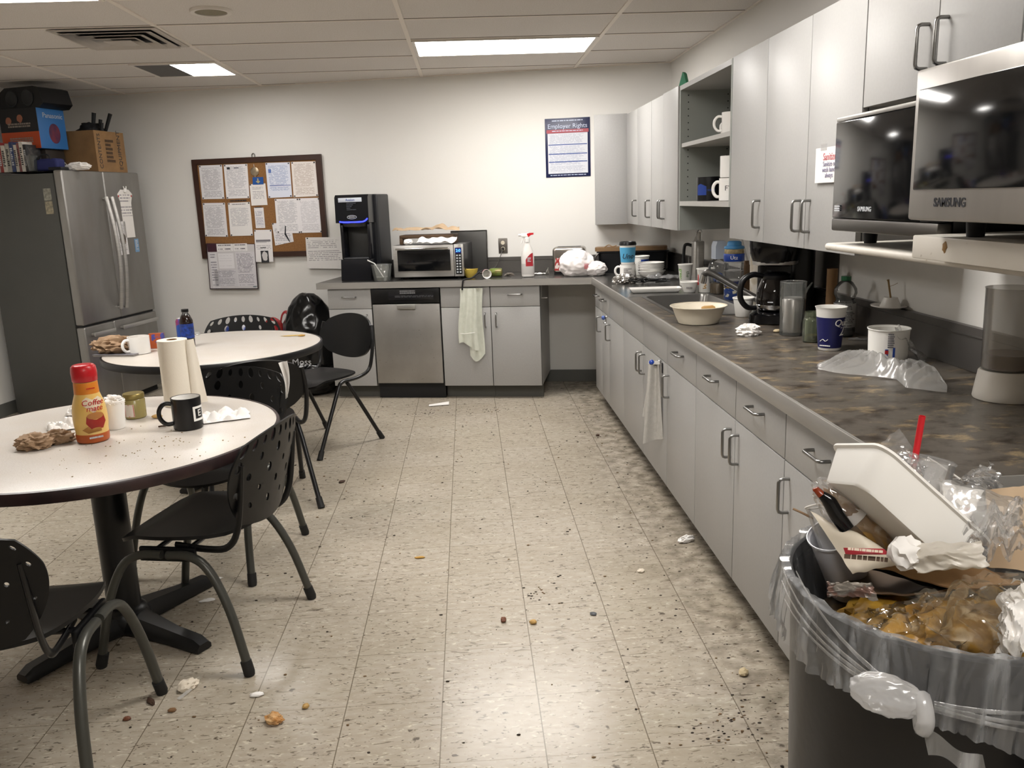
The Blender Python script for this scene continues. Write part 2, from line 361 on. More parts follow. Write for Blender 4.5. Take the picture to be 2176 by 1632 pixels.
# ------------------------------------------------------------------ ceiling fittings
m_lit = mat('lit_diffuser', '#fffbf6', .5, emit=LAMP); m_frame = mat('light_frame', '#d8d2ca', .4); m_dark = mat('grey_ceiling_panel', '#5f5d5b', .7)
def light(x0, x1, y0, y1, label, lit=None):
    t = thing('ceiling_light', label, 'light', ((x0+x1)/2, (y0+y1)/2, ZC-.012)); hx, hy = (x1-x0)/2, (y1-y0)/2
    f = MB()
    for a, b in (((-hx, -hy), (hx, -hy+.022)), ((-hx, hy-.022), (hx, hy)), ((-hx, -hy+.022), (-hx+.022, hy-.022)), ((hx-.022, -hy+.022), (hx, hy-.022))): f.box((*a, 0), (*b, .012))
    obj('frame', f, m_frame, t); l0 = -hx+.022 if lit is None else lit-(x0+x1)/2
    obj('diffuser', MB().box((l0, -hy+.022, .003), (hx-.022, hy-.022, .010)), m_lit, t)
    if lit is not None: obj('dark_panel', MB().box((-hx+.022, -hy+.022, .003), (l0, hy-.022, .010)), m_dark, t)
light(-.148, 1.008, 3.43, 3.985, 'long lit ceiling panel light over the microwave and the back counter')
light(-2.06, -1.477, 4.0, 4.57, 'small lit ceiling light beside a dark grey panel, above the fridge', lit=-1.80)
light(-2.64, -1.477, 1.675, 2.23, 'lit ceiling light cut off by the upper left corner of the photo')
light(-.148, 1.008, .505, 1.06, 'ceiling light above the middle of the floor, before the lit panel over the back counter')  # this light and the next are unseen, added to light the near room
light(-.148, 1.008, -2.42, -1.865, 'ceiling light farthest from the back counter')  # unseen as well, added to light the near room
m_vent = mat('vent_paint', '#b9b2aa', .5)
t = thing('ceiling_vent', 'square white air vent with stepped louvers in the ceiling', 'vent', (-1.755, 3.125, ZC-.012)); h = .27
def sqring(h0, h1, z0, z1, b):
    p = [(-1, -1), (1, -1), (1, 1), (-1, 1)]
    for k in range(4):
        a, c = p[k], p[(k+1) % 4]
        q = [(a[0]*h0, a[1]*h0, z0), (c[0]*h0, c[1]*h0, z0), (c[0]*h1, c[1]*h1, z1), (a[0]*h1, a[1]*h1, z1)]
        v = q + [(x, y, z+.004) for x, y, z in q]; b.add(v, [(0, 1, 2, 3), (7, 6, 5, 4), (0, 4, 5, 1), (1, 5, 6, 2), (2, 6, 7, 3), (3, 7, 4, 0)])
f = MB(); sqring(.285, .25, 0, 0, f); obj('frame', f, m_vent, t)
obj('backing', MB().box((-.25, -.25, .005), (.25, .25, .008)), m_blackm, t)
for k, (a, b) in enumerate(((.245, .19), (.185, .13), (.125, .07))):
    f = MB(); sqring(a, b, -.012-.004*k, .004, f); obj('louver', f, m_vent, t)
f = MB(); f.box((-.075, -.075, -.022), (.075, .075, -.018)); obj('center_plate', f, m_vent, t)
t = thing('ceiling_speaker', 'round beige speaker grille in the ceiling tile', 'speaker', (-1.08, 2.515, ZC-.012))
b = MB(); b.lathe([(.078, .012), (.078, 0), (.098, -.002), (.102, .006), (.102, .012)], 40, ring=True); obj('rim', b, m_frame, t)
obj('grille', MB().lathe([(.0005, .001), (.05, .001), (.077, .004), (.077, .01)], 40), mat('speaker_grille', '#8d8672', .7, bump=(300, .6)), t)
# ================================================================== cabinets and worktop
m_cab = mat('grey_laminate', '#a5a4a2', .42, nz=(1.3, '#9c9b99', .6), nz2=(90, '#979593', .25)); m_cabe = mat('laminate_edge', '#aaa8a4', .45)
m_cabi = mat('cabinet_inside', '#8f928d', .6); m_toe = mat('toe_kick', '#4b4a45', .6); m_toed = mat('dark_toe_gap_shade', '#1c1b1a', .7)
def pull(parent, x, z, L=.105, vert=True, y=0, r=.0052, d=.032, m=None, name='handle'):
    c = .011; h = L/2
    p = [(-h, 0), (-h, -d+c), (-h+.003, -d+.003), (-h+c, -d), (h-c, -d), (h-.003, -d+.003), (h, -d+c), (h, 0)]
    pts = [(x, y+b, z+a) if vert else (x+a, y+b, z) for a, b in p]
    return obj(name, MB().tube(pts, r, 10), m or m_handle, parent)
def front(parent, name, x0, x1, z0, z1, y=0, th=.019, hd=None, g=.0028):
    o = obj(name, MB().box((x0+g, y, z0), (x1-g, y+th, z1), .0015), m_cab, parent)
    if hd: pull(o, *hd[:2], **(hd[2] if len(hd) > 2 else {}))
    return o
def base_unit(label, loc, rz, mods, dep=.6, toe=m_toed, hollow=False):
    """mods: (width, drawer handle?, door handle side or None)"""
    t = thing('base_cabinet', label, 'cabinet', loc, rz, 'grey base cabinets'); W = sum(q[0] for q in mods)
    b = MB()
    if hollow:
        for q in (((.001, .021, .1), (.018, dep, .866)), ((W-.018, .021, .1), (W-.001, dep, .866)), ((.018, .021, .1), (W-.018, dep, .12)), ((.018, dep-.012, .12), (W-.018, dep, .866))): b.box(*q)
    else: b.box((.001, .021, .1), (W-.001, dep, .866))
    obj('body', b, m_cab, t); obj('gap_shadow', MB().box((.001, .0192, .102), (W-.001, .0208, .866)), m_toed, t)  # thin dark sheet behind the fronts paints the shade in their gaps
    obj('toe_kick', MB().box((.001, .075, .001), (W-.001, .095, .1)), toe, t)
    x = 0
    for w_, dh, side in mods:
        front(t, 'drawer' if dh else 'false_front', x, x+w_, .712, .864, hd=(x+w_/2, .803, dict(vert=False)) if dh else None)
        front(t, 'door', x, x+w_, .104, .708, hd=(x+(.042 if side == 'l' else w_-.042), .612) if side else None)
        x += w_
    return t
Yr = [4.06, 3.4585, 2.939, 2.363, 1.817, 1.3109, .7934, .3261, -.19, -.455]
dw = lambda i: Yr[i]-Yr[i+1]
RZ = -PI/2
h0 = (Yr[0]-Yr[1])/2
base_unit('grey corner base cabinet at the far end of the long run, two narrow drawers', (XF, Yr[0], 0), RZ, [(h0, 1, 'r'), (h0, 1, None), (dw(1), 0, 'l')][:2] + [], .66)
base_unit('grey base cabinet beside the corner one, left of the sink doors', (XF, Yr[1], 0), RZ, [(dw(1), 0, 'l')], .66)
base_unit('grey base cabinet with plain false fronts under the sink', (XF, Yr[2], 0), RZ, [(dw(2), 0, 'r'), (dw(3), 0, 'l')], .66, hollow=True)
base_unit('grey single door base cabinet right of the grey towel', (XF, Yr[4], 0), RZ, [(dw(4), 1, 'l')], .66)
base_unit('grey base cabinet whose two door handles meet in the middle, nearest complete pair of doors', (XF, Yr[5], 0), RZ, [(dw(5), 1, 'r'), (dw(6), 1, 'l')], .66)
base_unit('grey base cabinet partly hidden by the trash can, nearest of the long run', (XF, Yr[7], 0), RZ, [(dw(7), 1, 'l'), (dw(8), 0, None)], .66)
S = [-2.0534, -1.7048, -1.1638, -.7806, -.4044]
base_unit('narrow grey base cabinet left of the dishwasher', BW(S[0], 0, 0), -PH, [(S[1]-S[0], 1, 'r')], WO-.012, m_toe)
base_unit('grey base cabinet behind the hanging pale towel', BW(S[2], 0, 0), -PH, [(S[3]-S[2], 0, 'r')], WO-.012, m_toe)
cab4 = base_unit('grey base cabinet beside the open knee space', BW(S[3], 0, 0), -PH, [(S[4]-S[3], 1, 'l')], WO-.012, m_toe)
# small metal bracket fixed to the side under the worktop
t = thing('metal_bracket', 'small steel bracket under the counter at the open knee space', 'bracket', BW(S[4]+.001, .09, .80), -PH)
obj('plate', MB().box((0, -.02, -.04), (.004, .02, .06), .001), m_steel, t); obj('tab', MB().box((.004, -.02, -.04), (.045, .02, -.034), .001), m_steel, t)
# dishwasher
t = thing('dishwasher', 'stainless steel dishwasher with a black control strip', 'dishwasher', BW(S[1], 0, 0), -PH); Wd = S[2]-S[1]
m_dw = mat('dishwasher_steel', '#a29f9b', .38, .7, nz=(5, '#8e8b86', .5), nz2=(60, '#5b564f', .35, .66, .72))
obj('body', MB().box((.006, .025, .1), (Wd-.006, WO-.03, .862)), m_blackm, t)
obj('door', MB().box((.008, -.004, .125), (Wd-.008, .024, .742), .004), m_dw, t)
cp = obj('control_panel', MB().box((.004, -.006, .75), (Wd-.004, .024, .862), .004), m_black, t)
obj('display_strip', MB().box((.14, -.0075, .775), (Wd-.05, -.005, .835), .001), mat('smoked_strip', '#1d1d20', .18), cp)
obj('lettering', scrawl(.12, .03, 2, 3), mat('grey_print', '#8d8d90', .5), cp, (.29, -.0075, .832)); obj('button_marks', scrawl(.3, .016, 2, 5), mat('dim_print', '#4a4a4d', .5), cp, (.34, -.0075, .80))
b = MB(); b.box((.205, -.022, .706), (.345, -.018, .742), .002); b.box((.205, -.022, .706), (.345, 0, .71), .0015); obj('handle', b, m_steel, t)
obj('toe_panel', MB().box((.004, .04, .001), (Wd-.004, .06, .118)), m_blackm, t)
# worktop (one continuous L with the sink opening) -------------------------------------------------
m_top = mat('stained_worktop', '#59534c', .3, nz=(11, '#9a8666', .85, .54, .66), nz2=(13, '#2b231b', .85, .49, .64), bump=(20, .05), stretch=(.8, 1.25, 1), spec=.35, nrough=.7)
m_tops = mat('steel_worktop', '#6f6d6a', .24, .75, nz=(6, '#55524e', .6)); m_edge = mat('steel_edge', '#a5a29d', .34, .35, nz=(3, '#8f8c87', .5), stretch=(1, 1, 8)); m_splash = mat('steel_backsplash', '#6a6764', .38, .6, nz=(3, '#575451', .6))
t = thing('countertop', 'L shaped grey worktop with steel front edge, stained brown near the trash can', 'countertop', (0, 0, CT))
SX0, SX1, SY0, SY1 = 1.15, 1.53, 1.95, 2.81; x0, x1 = 1.035, XW-.003; yE = -.455; SL = -2.125
inn = BW(0, -.02, 0); sI = (x0-inn.x)/TB.x; cI = BW(sI, -.02, 0)
b = MB()
b.box((x0, yE, -.04), (x1, SY0, 0))
b.box((x0, SY0, -.04), (SX0, SY1, 0)); b.box((SX1, SY0, -.04), (x1, SY1, 0))
obj('worktop_surface', b, m_top, t)
cb = BW(.567, WO-.003, 0); cb.x = x1
b = MB(); b.prism([(x0, SY1), (x1, SY1), (cb.x, cb.y), BW(SL, WO-.003, 0)[:2], BW(SL, -.02, 0)[:2], cI[:2]], -.04, 0); obj('steel_surface', b, m_tops, t)
b = MB(); b.box((x0-.005, yE, -.046), (x0, cI.y-.001, .003), .0012); b.box((x0, yE, .0005), (x0+.006, cI.y-.001, .003))
b.prism([BW(SL-.004, -.025, 0)[:2], (cI-NB*.005+TB*.0)[:2], cI[:2], BW(SL-.004, -.02, 0)[:2]], -.046, .0015)
b.prism([BW(SL-.004, -.02, 0)[:2], BW(SL, -.02, 0)[:2], BW(SL, WO-.004, 0)[:2], BW(SL-.004, WO-.004, 0)[:2]], -.046, .0015)
b.box((x0, yE-.004, -.046), (x1, yE, .0015)); obj('front_edge', b, m_edge, t)
b = MB(); sR = .567-.02; b.prism([BW(-1.78, WO-.025, 0)[:2], BW(sR, WO-.025, 0)[:2], BW(sR+.02, WO-.003, 0)[:2], BW(-1.78, WO-.003, 0)[:2]], .001, .125)
b.prism([BW(-1.78, WO-.028, 0)[:2], BW(sR, WO-.028, 0)[:2], BW(sR+.02, WO-.003, 0)[:2], BW(-1.78, WO-.003, 0)[:2]], .098, .102)
b.box((x1-.022, yE, .001), (x1, cb.y-.025, .14)); b.box((x1-.027, yE, .112), (x1, cb.y-.025, .116))
obj('backsplash', b, m_splash, t)
# sink
t = thing('kitchen_sink', 'stainless steel sink basin set in the long counter', 'sink', ((SX0+SX1)/2, (SY0+SY1)/2, CT)); hx, hy = (SX1-SX0)/2, (SY1-SY0)/2
m_sink = mat('sink_steel', '#83817e', .3, .8, nz=(4, '#6c6a67', .5))
def rr(hx, hy, r, n=5):
    p = []
    for cx, cy, a0 in ((hx-r, hy-r, 0), (-hx+r, hy-r, 90), (-hx+r, -hy+r, 180), (hx-r, -hy+r, 270)):
        for k in range(n+1): a = R(a0+90*k/n); p.append((cx+r*math.cos(a), cy+r*math.sin(a)))
    return p
def loft(rings, b, mi=0, cap0=False, cap1=False, T=None):
    n = len(rings[0]); v = [p for r_ in rings for p in r_]; f = []
    for j in range(len(rings)-1):
        for k in range(n): f.append((j*n+k, j*n+(k+1) % n, (j+1)*n+(k+1) % n, (j+1)*n+k))
    if cap0: f.append(list(range(n))[::-1])
    if cap1: f.append([(len(rings)-1)*n+k for k in range(n)])
    return b.add(v, f, mi, True, T)
def ring(hx, hy, r, z, c=(0, 0), n=5): return [(x+c[0], y+c[1], z) for x, y in rr(hx, hy, r, n)]
b = MB(); loft([ring(hx+.018, hy+.018, .05, .0015), ring(hx+.018, hy+.018, .05, .004), ring(hx-.006, hy-.006, .045, .003), ring(hx-.012, hy-.012, .04, -.01), ring(hx-.022, hy-.022, .05, -.15), ring(hx-.05, hy-.05, .05, -.17), ring(.03, .03, .029, -.172)], b, cap1=True); obj('basin', b, m_sink, t)
obj('drain', MB().lathe([(.034, -.171), (.034, -.166), (.02, -.167)], 24), m_chrome, t)
# faucet standing behind the sink, spout reaching out over the basin
fb = V((1.585, 2.06, CT)); t = thing('faucet', 'dark steel faucet with a long slanting spout over the sink', 'faucet', fb)
obj('base', MB().lathe([(.032, .0005), (.032, .012), (.024, .02), (.022, .07), (.018, .078)], 24), m_dsteel, t)
tipw = V((1.365, 2.29, CT+.165)); e = tipw-fb
p = [(0, 0, .045), (e.x*.12, e.y*.12, .06), (e.x*.5, e.y*.5, .115), (e.x*.85, e.y*.85, .168), (e.x*.96, e.y*.96, .176), (e.x*1.02, e.y*1.02, .162)]
obj('spout', MB().tube(p, [.019, .019, .0175, .0175, .018, .018], 12, smooth=5), mat('faucet_grey', '#5e5c5a', .28, .7), t)
obj('nozzle', MB().tube([(e.x*1.015, e.y*1.015, .166), (e.x*1.05, e.y*1.05, .122)], [.018, .021], 14), m_chrome, t)
obj('lever', MB().tube([(0, 0, .078), (.01, -.02, .1), (.02, -.08, .115)], [.012, .008, .006], 10, smooth=4), m_dsteel, t)
# ------------------------------------------------------------------ wall cabinets
ZU0, ZU1 = 1.285, 2.082
def upper(label, y1, y0, doors, z0=ZU0, z1=ZU1, xf=XU, body=True):
    t = thing('wall_cabinet', label, 'cabinet', (xf, y1, 0), RZ, 'grey wall cabinets'); W = y1-y0
    obj('body', MB().box((.001, .021, z0), (W-.001, XW-xf-.003, z1)), m_cab, t); obj('gap_shadow', MB().box((.001, .0195, z0), (W-.001, .0208, z1)), m_toed, t)  # dark sheet again stands in for shade between the doors
    x = 0
    for w_, side, off in doors:
        o = front(t, 'door', x, x+w_, z0-.002, z1+.002, y=-off, g=.0022)
        if side: pull(o, x+(.045 if side == 'l' else w_-.045), z0+.115, y=-off, L=.11)
        x += w_
    return t
upper('grey wall cabinet nearest the back corner, narrow doors', 4.46, 3.606, [(.40, 'r', 0), (.454, 'r', 0)])
upper('grey wall cabinet just left of the open shelves, door handles side by side', 3.604, 2.873, [(.36, 'r', 0), (.371, 'l', .008)])
upper('grey single door wall cabinet right of the open shelves', 1.912, 1.4585, [(.4535, 'r', 0)])
upper('grey double door wall cabinet left of the microwaves, with a paper notice taped on', 1.4565, .613, [(.4315, 'r', 0), (.412, 'l', 0)])
upper('short grey wall cabinet above the microwaves', .611, -.13, [(.40, 'r', 0), (.341, 'l', 0)], 1.735, 2.1)
upper('short grey wall cabinet above the microwaves at the right edge of the photo', -.132, -.75, [(.31, 'r', 0), (.308, 'l', 0)], 1.735, 2.1)
# shallow blind panel cabinet on the back wall in the corner
t = thing('wall_cabinet', 'plain grey cabinet panel facing the room in the back corner, beside the blue poster', 'cabinet', BW(-.012, .475, 0), -PH, 'grey wall cabinets')
obj('body', MB().box((0, .02, ZU0-.005), (.245, WO-.475-.004, 2.092)), m_cab, t); obj('panel', MB().box((0, 0, ZU0-.008), (.25, .019, 2.095), .0015), m_cab, t)
# open shelf unit
t = thing('open_shelf_cabinet', 'open grey shelf cabinet with mugs and pin holes in its side', 'shelf', (XU, 2.871, 0), RZ); W = 2.871-1.914; D = XW-XU-.004
sd = obj('side_panel', MB().box((.001, 0, ZU0), (.02, D, ZU1)), m_cabi, t)
hb = MB()
for yy in (.045, .27):
    for k in range(16):
        z = 1.475+k*.037
        if abs(z-1.755) > .02: hb.lathe([(.0035, 0), (.0035, .0012)], 10, T=Matrix.Translation((.02, yy, z)) @ Matrix.Rotation(PI/2, 4, 'Y'))
obj('pin_holes', hb, m_blackm, sd)
obj('side_panel', MB().box((W-.02, 0, 1.425), (W-.001, D, ZU1)), m_cabi, t)
obj('back_panel', MB().box((.02, D-.012, 1.425), (W-.02, D, ZU1)), m_cabi, t)
obj('top_panel', MB().box((.02, 0, ZU1-.025), (W-.02, D-.012, ZU1)), m_cab, t)
obj('bottom_shelf', MB().box((.02, 0, 1.425), (W-.02, D-.012, 1.45)), m_cabe, t); obj('shelf', MB().box((.021, .008, 1.748), (W-.021, D-.013, 1.77)), m_cabe, t)
# shelves the microwaves stand on
m_sh = mat('white_shelf', '#c9c4bb', .35, nz=(5, '#bdb6aa', .5), nz2=(40, '#7a6a52', .5, .68, .73))
t = thing('microwave_shelf', 'white wall shelf with a rounded front edge under the black microwave', 'shelf', (1.2, .452, 1.317), RZ)
b = MB(); b.box((0, 0, 0), (1.2, XW-1.2-.003, .021), .009, seg=3); obj('board', b, m_sh, t)
for x in (.1, 1.05): obj('bracket', MB().prism([(.10, -.012), (.40, -.022), (XW-1.2-.003, -.05), (XW-1.2-.003, -.0005), (.10, -.0005)], x, x+.012, 'x'), m_dsteel, t)
t = thing('shelf_box', 'thick white laminate platform under the steel microwave', 'shelf', (1.13, -.178, 1.3385), RZ)
obj('board', MB().box((0, 0, 0), (.6, XW-1.13-.003, .05), .003), m_sh, t)
obj('drip_stain', MB().blob((.13, -.0005, .03), (.009, .001, .012), .5, 3, 4, 2), mat('dried_sauce', '#7a5a2c', .6), t)
# steel wall panel behind the coffee maker
obj('trim_5', MB().box((XW-.006, 1.53, CT+.145), (XW-.001, 1.912, ZU0-.004)), m_splash, kind='structure')
# end panel at the right of the can
obj('trim_6', MB().box((.915, -1.145, .001), (1.73, -1.12, .87), .002), mat('grey_panel', '#7c766e', .5), kind='structure')
# ================================================================== big appliances
m_ss = mat('smudged_steel', '#9d9b98', .36, .8, nz=(2.2, '#858380', .6), nz2=(5, '#77726b', .4), stretch=(1, 1, .35)); m_fside = mat('fridge_side', '#4e4e4b', .5, .2, nz=(3, '#444542', .4))
m_gl = mat('black_door_glass', '#0d0e10', .1, spec=.6, nz=(30, '#2c2d2f', .35, .6, .72)); m_pb = mat('grey_print2', '#b9bcc0', .5)
RF = PI/2-PH
t = thing('refrigerator', 'tall stainless steel french door refrigerator with notes on its doors', 'refrigerator', BW(-3.73, -.5785, 0), RF); fr = t
FW_, FH = .95, 1.81
obj('body', MB().box((.004, .072, .02), (FW_-.004, .668, FH-.02), .008), m_fside, t)
obj('base_grille', MB().box((.02, .06, .001), (FW_-.02, .66, .055)), m_blackm, t)
for x0_, x1_ in ((.0, .473), (.477, FW_)):
    d = obj('door', MB().box((x0_, 0, .69), (x1_, .066, FH), .012, seg=3), m_ss, t)
    hx = .44 if x0_ == 0 else .51; s_ = -1 if x0_ == 0 else 1
    pts = []; rr_ = []
    for k in range(15):
        q = k/14; z = .76+q*.86; bo = math.sin(PI*q)
        pts.append((hx, -.028-.045*bo, z))
    h = MB(); h.tube(pts, .015, 10, flat=.62); h.tube([(hx, .001, .775), (hx, -.03, .775)], .009, 8); h.tube([(hx, .001, 1.605), (hx, -.03, 1.605)], .009, 8)
    obj('handle', h, m_steel, d)
obj('door_gasket', MB().box((.01, .02, .678), (FW_-.01, .075, .692)), m_blackm, t)
for x0_, x1_ in ((.0, .36), (.362, FW_)):
    d = obj('freezer_drawer', MB().box((x0_, -.004, .06), (x1_, .066, .676), .012, seg=3), m_ss, t)
    h = MB(); h.box((x0_+.05, -.05, .60), (x1_-.05, -.036, .632), .005)
    for xx in (x0_+.07, x1_-.085): h.box((xx, -.04, .608), (xx+.014, -.003, .624))
    obj('handle', h, m_steel, d)
obj('hinge_cover', MB().box((.03, .02, FH+.001), (.12, .12, FH+.022), .004), m_blackm, t)
# things stuck on the fridge
def sheet_on(name, label, cat, poly, m, parent_loc, rz, group=None, th=.0012):
    return obj(name, MB().prism(poly, -th, 0, 'y'), m, None, parent_loc, rz, label, cat, group)
FN = lambda x, z, d=0: V(fr.location) + V((math.cos(RF), math.sin(RF), 0))*x + V((math.sin(RF), -math.cos(RF), 0))*d + V((0, 0, z))
nt_ = thing('note', 'white note cut like a shirt, under a clip on the fridge door', 'note', FN(.72, 1.30, .0008), RF)
obj('sheet', MB().prism([(-.07, 0), (.075, 0), (.075, .27), (.105, .34), (.06, .375), (-.05, .375), (-.095, .34), (-.07, .28)], -.0012, 0, 'y'), page('note_print', '#dcd8d3', '#9a9699', 16, .45, .1, .45), nt_)
c = MB(); c.box((-.012, -.02, .355), (.012, -.0014, .385), .003); c.tube([(-.02, -.01, .40), (-.008, -.014, .375), (.008, -.014, .375), (.02, -.01, .40)], .004, 6); obj('clip', c, m_white, nt_)
c = MB(); c.blob((-.082, -.0016, .325), (.008, .0008, .01), 0, sub=1); c.blob((.088, -.0016, .325), (.008, .0008, .01), 0, sub=1); obj('red_dots', c, m_red, nt_)
nt_ = thing('flyer', 'narrow white flyer with a dark round picture beside the fridge handles', 'flyer', FN(.62, 1.17, .0008), RF)
obj('sheet', MB().box((-.06, -.0012, 0), (.06, 0, .26)), page('flyer_print', '#dad7d6', '#8b888b', 22, .4, .08, .1), nt_)
obj('picture', MB().lathe([(.0005, 0), (.026, .0), (.04, 0), (.04, .0006)], 28, T=Matrix.Translation((0, -.0012, .12)) @ Matrix.Rotation(PI/2, 4, 'X') @ Matrix.Scale(1.25, 4, (0, 1, 0))), mat('round_picture', '#2d3136', .5, nz=(60, '#8a7660', .8)), nt_)
nt_ = thing('card', 'small pale blue card on the fridge door under the shirt shaped note', 'card', FN(.80, 1.18, .0008), RF); obj('sheet', MB().box((-.028, -.001, 0), (.028, 0, .105)), mat('pale_blue_card', '#6f95b8', .5), nt_); obj('print', scrawl(.035, .08, 7, 9), m_pb, nt_, (0, -.001, .055))
SD = lambda d, z: V(fr.location) + V((-math.sin(RF), math.cos(RF), 0))*d + V((0, 0, z)) - V((math.cos(RF), math.sin(RF), 0))*(-.0035)
for k, (z, h) in enumerate(((1.60, .085), (1.505, .09))):
    q = obj('magnet', MB().box((-.03, -.003, 0), (.03, 0, h), .001), mat('magnet_%d' % k, ('#9d9b8e', '#a79d84')[k], .5, nz=(50, '#4d4b45', .7)), None, SD(.135, z), RF-PI/2, ('upper', 'lower')[k]+' square picture magnet on the dark side of the fridge', 'magnet')
# tall black brewer
m_brew = mat('brewer_black', '#0e0f14', .2); m_brews = mat('brewer_side', '#1c1d20', .45); m_led = mat('blue_led', '#2a33ff', .4, emit=4.5)
zb = CT+.0015
t = thing('coffee_brewer', 'tall black single cup coffee brewer with a glowing blue strip', 'coffee machine', BW(-1.845, .10, zb), -PH-R(0))
w2 = .12; HB = .655
obj('body', MB().box((-w2+.0, .17, .0), (w2+.035, .48, HB), .012, seg=3), m_brews, t)
obj('base', MB().prism([(-.0, 0), (.20, 0), (.2, .165), (.02, .165), (.0, .04)], -w2, w2, 'x'), m_brew, t)
obj('drip_tray', MB().box((-.1, .03, .1655), (.1, .165, .178), .003), mat('drip_grey', '#4a4b4d', .4, .6), t)
obj('cavity_panel', MB().box((-.095, .158, .178), (.095, .169, .43), .002), mat('cavity_grey', '#3b3b3a', .4), t)
for s_ in (-1, 1): obj('side_post', MB().box((s_*w2-(.025 if s_ > 0 else 0), .05, .166), (s_*w2+(.025 if s_ < 0 else 0), .18, .45), .004), m_brew, t)
obj('nozzle_housing', MB().lathe([(.02, .405), (.03, .41), (.1, .415), (.108, .45)], 32, T=Matrix.Translation((0, .1, 0))), mat('nozzle_grey', '#3a3936', .4, .3), t)
hd = obj('head', MB().prism([(.0, .445), (.18, .44), (.18, HB), (.03, HB), (.008, HB-.02)], -w2-.012, w2+.012, 'x'), m_brew, t)
obj('light_strip', MB().tube([(-.1, -.003, .455), (-.06, -.004, .45), (.06, -.004, .45), (.1, -.003, .456), (.122, .002, .475)], .0055, 8, smooth=4), m_led, hd)
o = obj('sticker', MB().box((-.1, -.002, .60), (.085, .006, .632), .002), mat('sticker_white', '#c9cfd9', .4), hd); text('Avalon', .026, m_blue, o, (-.005, -.0025, .616))
b = MB(); b.tube([(.037*math.cos(a*PI/10), -.0015, .487+.013*math.sin(a*PI/10)) for a in range(20)], .002, 6, closed=True); obj('emblem', b, m_pb, hd); obj('print', scrawl(.05, .012, 2, 31), m_pb, hd, (0, .0, .487)); obj('dim_icons', scrawl(.075, .06, 5, 12, fill=.5), mat('dim_icons', '#3a3d46', .4), hd, (0, .003, .565))
# toaster oven
t = thing('toaster_oven', 'stainless countertop oven with a blue clock and papers heaped on top', 'oven', BW(-1.545, .115, zb), -PH); Wt, Ht, Dt = .55, .262, .36
obj('body', MB().box((0, .02, .018), (Wt, Dt, Ht), .006), mat('oven_shell', '#39383a', .3, .7), t)
obj('front_frame', MB().box((0, 0, .018), (Wt-.075, .022, Ht), .006), m_steel, t)
d = obj('door', MB().box((.035, -.008, .065), (Wt-.1, .004, .225), .004), m_gl, t)
h = MB(); h.box((.03, -.04, .228), (Wt-.1, -.026, .243), .005); h.box((.05, -.028, .23), (.065, .001, .241)); h.box((Wt-.135, -.028, .23), (Wt-.12, .001, .241)); obj('handle', h, m_chrome, d)
p = obj('control_panel', MB().box((Wt-.073, -.002, .018), (Wt, .022, Ht), .005), m_steel, t)
obj('button_pad', MB().box((Wt-.062, -.004, .035), (Wt-.012, 0, .235), .002), m_black, p)
o = obj('display', MB().box((Wt-.06, -.0055, .195), (Wt-.014, -.003, .232)), mat('display_blue', '#0a1a66', .3, emit=.35), p); text('2:0', .03, mat('digit_blue', '#5fb2ff', .4, emit=2.5), o, (Wt-.037, -.006, .213))
b = MB(); rn = random.Random(4)
for r_ in range(7):
    for c_ in range(2):
        x = Wt-.054+c_*.022; z = .178-r_*.021; b.box((x, -.0052, z-.006), (x+.013, -.0038, z+.005))
obj('buttons', b, m_pb, p)
for x in (.05, Wt-.05):
    for y in (.05, Dt-.05): obj('foot', MB().lathe([(.015, 0), (.015, .018)], 12, T=Matrix.Translation((x, y, 0))), m_blackm, t)
oven = t
ZO = zb+Ht
OV = lambda x, y, z=0: BW(-1.545+x, .115+y, ZO+z)
t = thing('wooden_tray', 'dark wooden rack on top of the countertop oven', 'tray', OV(.03, .10, .0015), -PH); m_wood = mat('dark_wood', '#55402b', .5, nz=(6, '#3f2e1e', .7), stretch=(1, 10, 10))
obj('top_board', MB().box((0, 0, .045), (.43, .17, .07), .003), m_wood, t)
for x in (0, .405): obj('leg', MB().box((x, .0, 0), (x+.025, .17, .045), .002), m_wood, t)
obj('paper_bag', MB().sheet(lambda u, v: (.54*(u-.5)*(1-.2*v), .20*(v-.5), .016+.045*abs(noise.noise((u*5, v*3, 2)))+.03*math.exp(-((u-.62)/.12)**2)*v-.03*u*(1-v)*max(0, u-.7)), 40, 18), m_kraft2, None, OV(.25, .19, .09), -PH+R(-3), 'flattened tan paper bag lying on the wooden rack over the oven', 'paper bag')
obj('napkin', MB().sheet(lambda u, v: (.30*(u-.5), .10*(v-.5)-.0, .006+.03*v*v+.02*noise.noise((u*6, v*4, 5))), 24, 10), m_paper, None, OV(.34, .04, .012), -PH, 'white crumpled napkin lying on the front of the oven top', 'napkin')
obj('paper_ball', MB().blob((0, 0, .02), (.03, .025, .02), .4, 3, 8, 3, ridge=True), m_paper, None, OV(.11, .06, .001), -PH, 'small white crumpled paper under the left end of the wooden rack', 'paper')
# baking sheet leaning on the wall behind
t = thing('baking_sheet', 'dark grey baking sheet leaning on the wall behind the oven', 'baking sheet', BW(-1.19, .57, CT+.0015), -PH); b = MB(); b.box((0, 0, 0), (.30, .014, .345), .004); obj('pan', b, mat('pan_grey', '#4e4d4b', .45, .6), t, mw=Matrix.Rotation(R(-3), 4, 'X')); obj('rim', MB().tube([(.003, -.003, .004), (.297, -.003, .004), (.297, -.003, .342), (.003, -.003, .342)], .004, 6, closed=True), m_dsteel, t, mw=Matrix.Rotation(R(-3), 4, 'X'))
